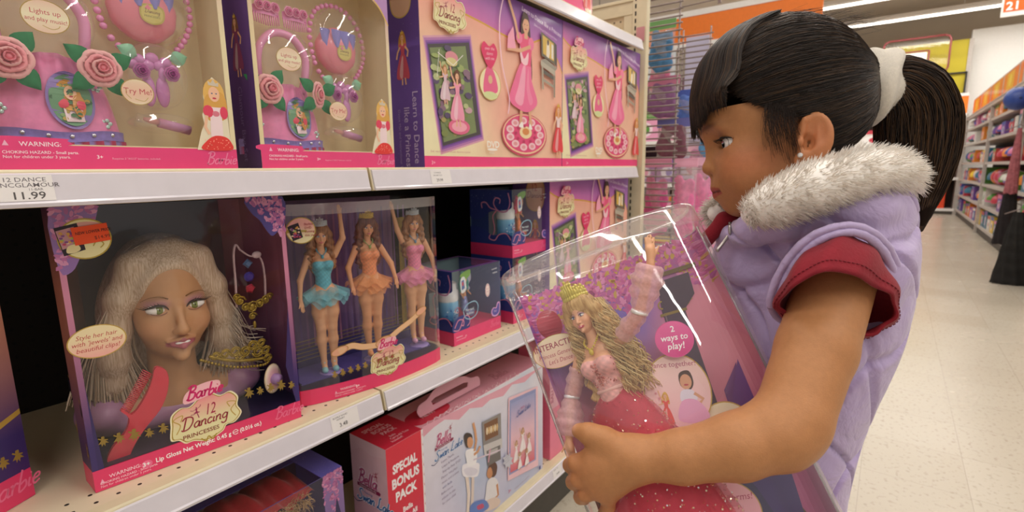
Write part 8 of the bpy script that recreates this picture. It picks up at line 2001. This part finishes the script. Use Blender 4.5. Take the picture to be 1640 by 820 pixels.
fan = [(1.55, 3.15), (1.55, 3.45), (1.4, 3.68), (1.1, 3.75), (.80, 3.68), (.62, 3.45), (.62, 3.15)]; b.prism(fan, 'x', BX-.34, BX-.31, '#d8d8dc'); b.build('board', VPLAST, t); b = MB(); b.tube([(BX-.345, y, z) for y, z in crv(fan, 3)], .02, n=6); b.build('dark_edge', M_BLACK, t); b = MB(); b.tube([(BX-.31, 1.1, 3.4), (BX+.3, 1.1, 3.4)], .03, n=8); b.build('wall_arm', M_BLACK, t)
b = MB(); b.box((15.3, -2.6, 0), (15.5, -1.08, 3.95)); tag(b.build('white_partition', M_WHITE), 'tall white partition rising behind the right-hand shelving', 'partition')
t = thing('aisle_number_sign', (9.5, -1.15, 2.9), 'small orange and white number sign cut by the upper right corner', 'sign'); 
p = onX(1632, 20, 9.5); b = MB(); b.box((9.5, p.y-.14, p.z-.14), (9.52, p.y+.12, p.z+.12), '#f0ece6'); b.build('board', PAPER, t); a = Art(planeS((9.499, p.y+.10, p.z-.10), (0, -1, 0), (0, 0, 1), (-1, 0, 0)), h0=.002); a.step = .001; a.rect(0, .02, .24, .18, '#e8641a'); a.text('21', .02, .04, .14, '#fff', bold=.02); a.build('number_print', t, PAPER)
b = MB(); b.tube([(9.51, p.y, p.z+.1), (9.51, p.y, 4.75)], .006, n=5); b.build('hanging_wire', M_CHROME, t)
t.location = (9.51, p.y, p.z)
# low toy display and orange banner behind the girl's hair
t = thing('orange_banner', (6.0, 1.5, 2.4), 'wide orange banner with white edges hanging above the far aisle', 'banner')
b = MB(); b.box((6.0, .70, 2.46), (6.03, 3.4, 2.74)); b.build('banner_face', M_OR, t); b = MB(); b.box((5.99, .70, 2.74), (6.04, 3.4, 2.80)); b.box((5.99, .70, 2.41), (6.04, 3.4, 2.46)); b.build('white_edges', M_WHITE, t)
for yy in (1.0, 3.1): b = MB(); b.tube([(6.015, yy, 2.8), (6.015, yy, 4.75)], .005, n=5); b.build('hanging_wire', M_CHROME, t)
t = thing('cross_aisle_shelving', (5.2, 1.6, 0), 'toy shelving seen past the wire racks, left of the girl\'s face', 'shelving')
b = MB(); b.box((5.4, .62, 0), (5.45, 3.4, 2.0)); b.build('back_panel', mat('mauve_shelf_back', '#6a5058', rough=.8), t)  # back panel in one even dull mauve
for z in (.15, .55, .95, 1.35): b = MB(); b.box((5.0, .62, z-.02), (5.4, 3.4, z)); b.box((4.98, .62, z-.045), (5.0, 3.4, z+.005)); b.build('shelf_board', M_WHITE, t)
for si, z in enumerate((.15, .55, .95, 1.35)):
    y = .64
    while y < 3.2:
        w_ = .16+.16*R1.random(); ca_, cb_ = R1.choice(['#c9407a', '#e9a0c0', '#b8342e', '#e0c23a', '#4a6ab0', '#e88ab0', '#8a4a8a']), R1.choice(KINDCOL); carton_small(5.2, y+w_/2, z+.001, .3, w_, .18+.14*R1.random(), ca_, cb_, uniq(KN[ca_]+' box with '+KN[cb_]+' top, past the wire racks, shelf '+['one', 'two', 'three', 'four'][si]), 'boxed toys past the wire racks, level '+['one', 'two', 'three', 'four'][si], 'x'); y += w_+.02
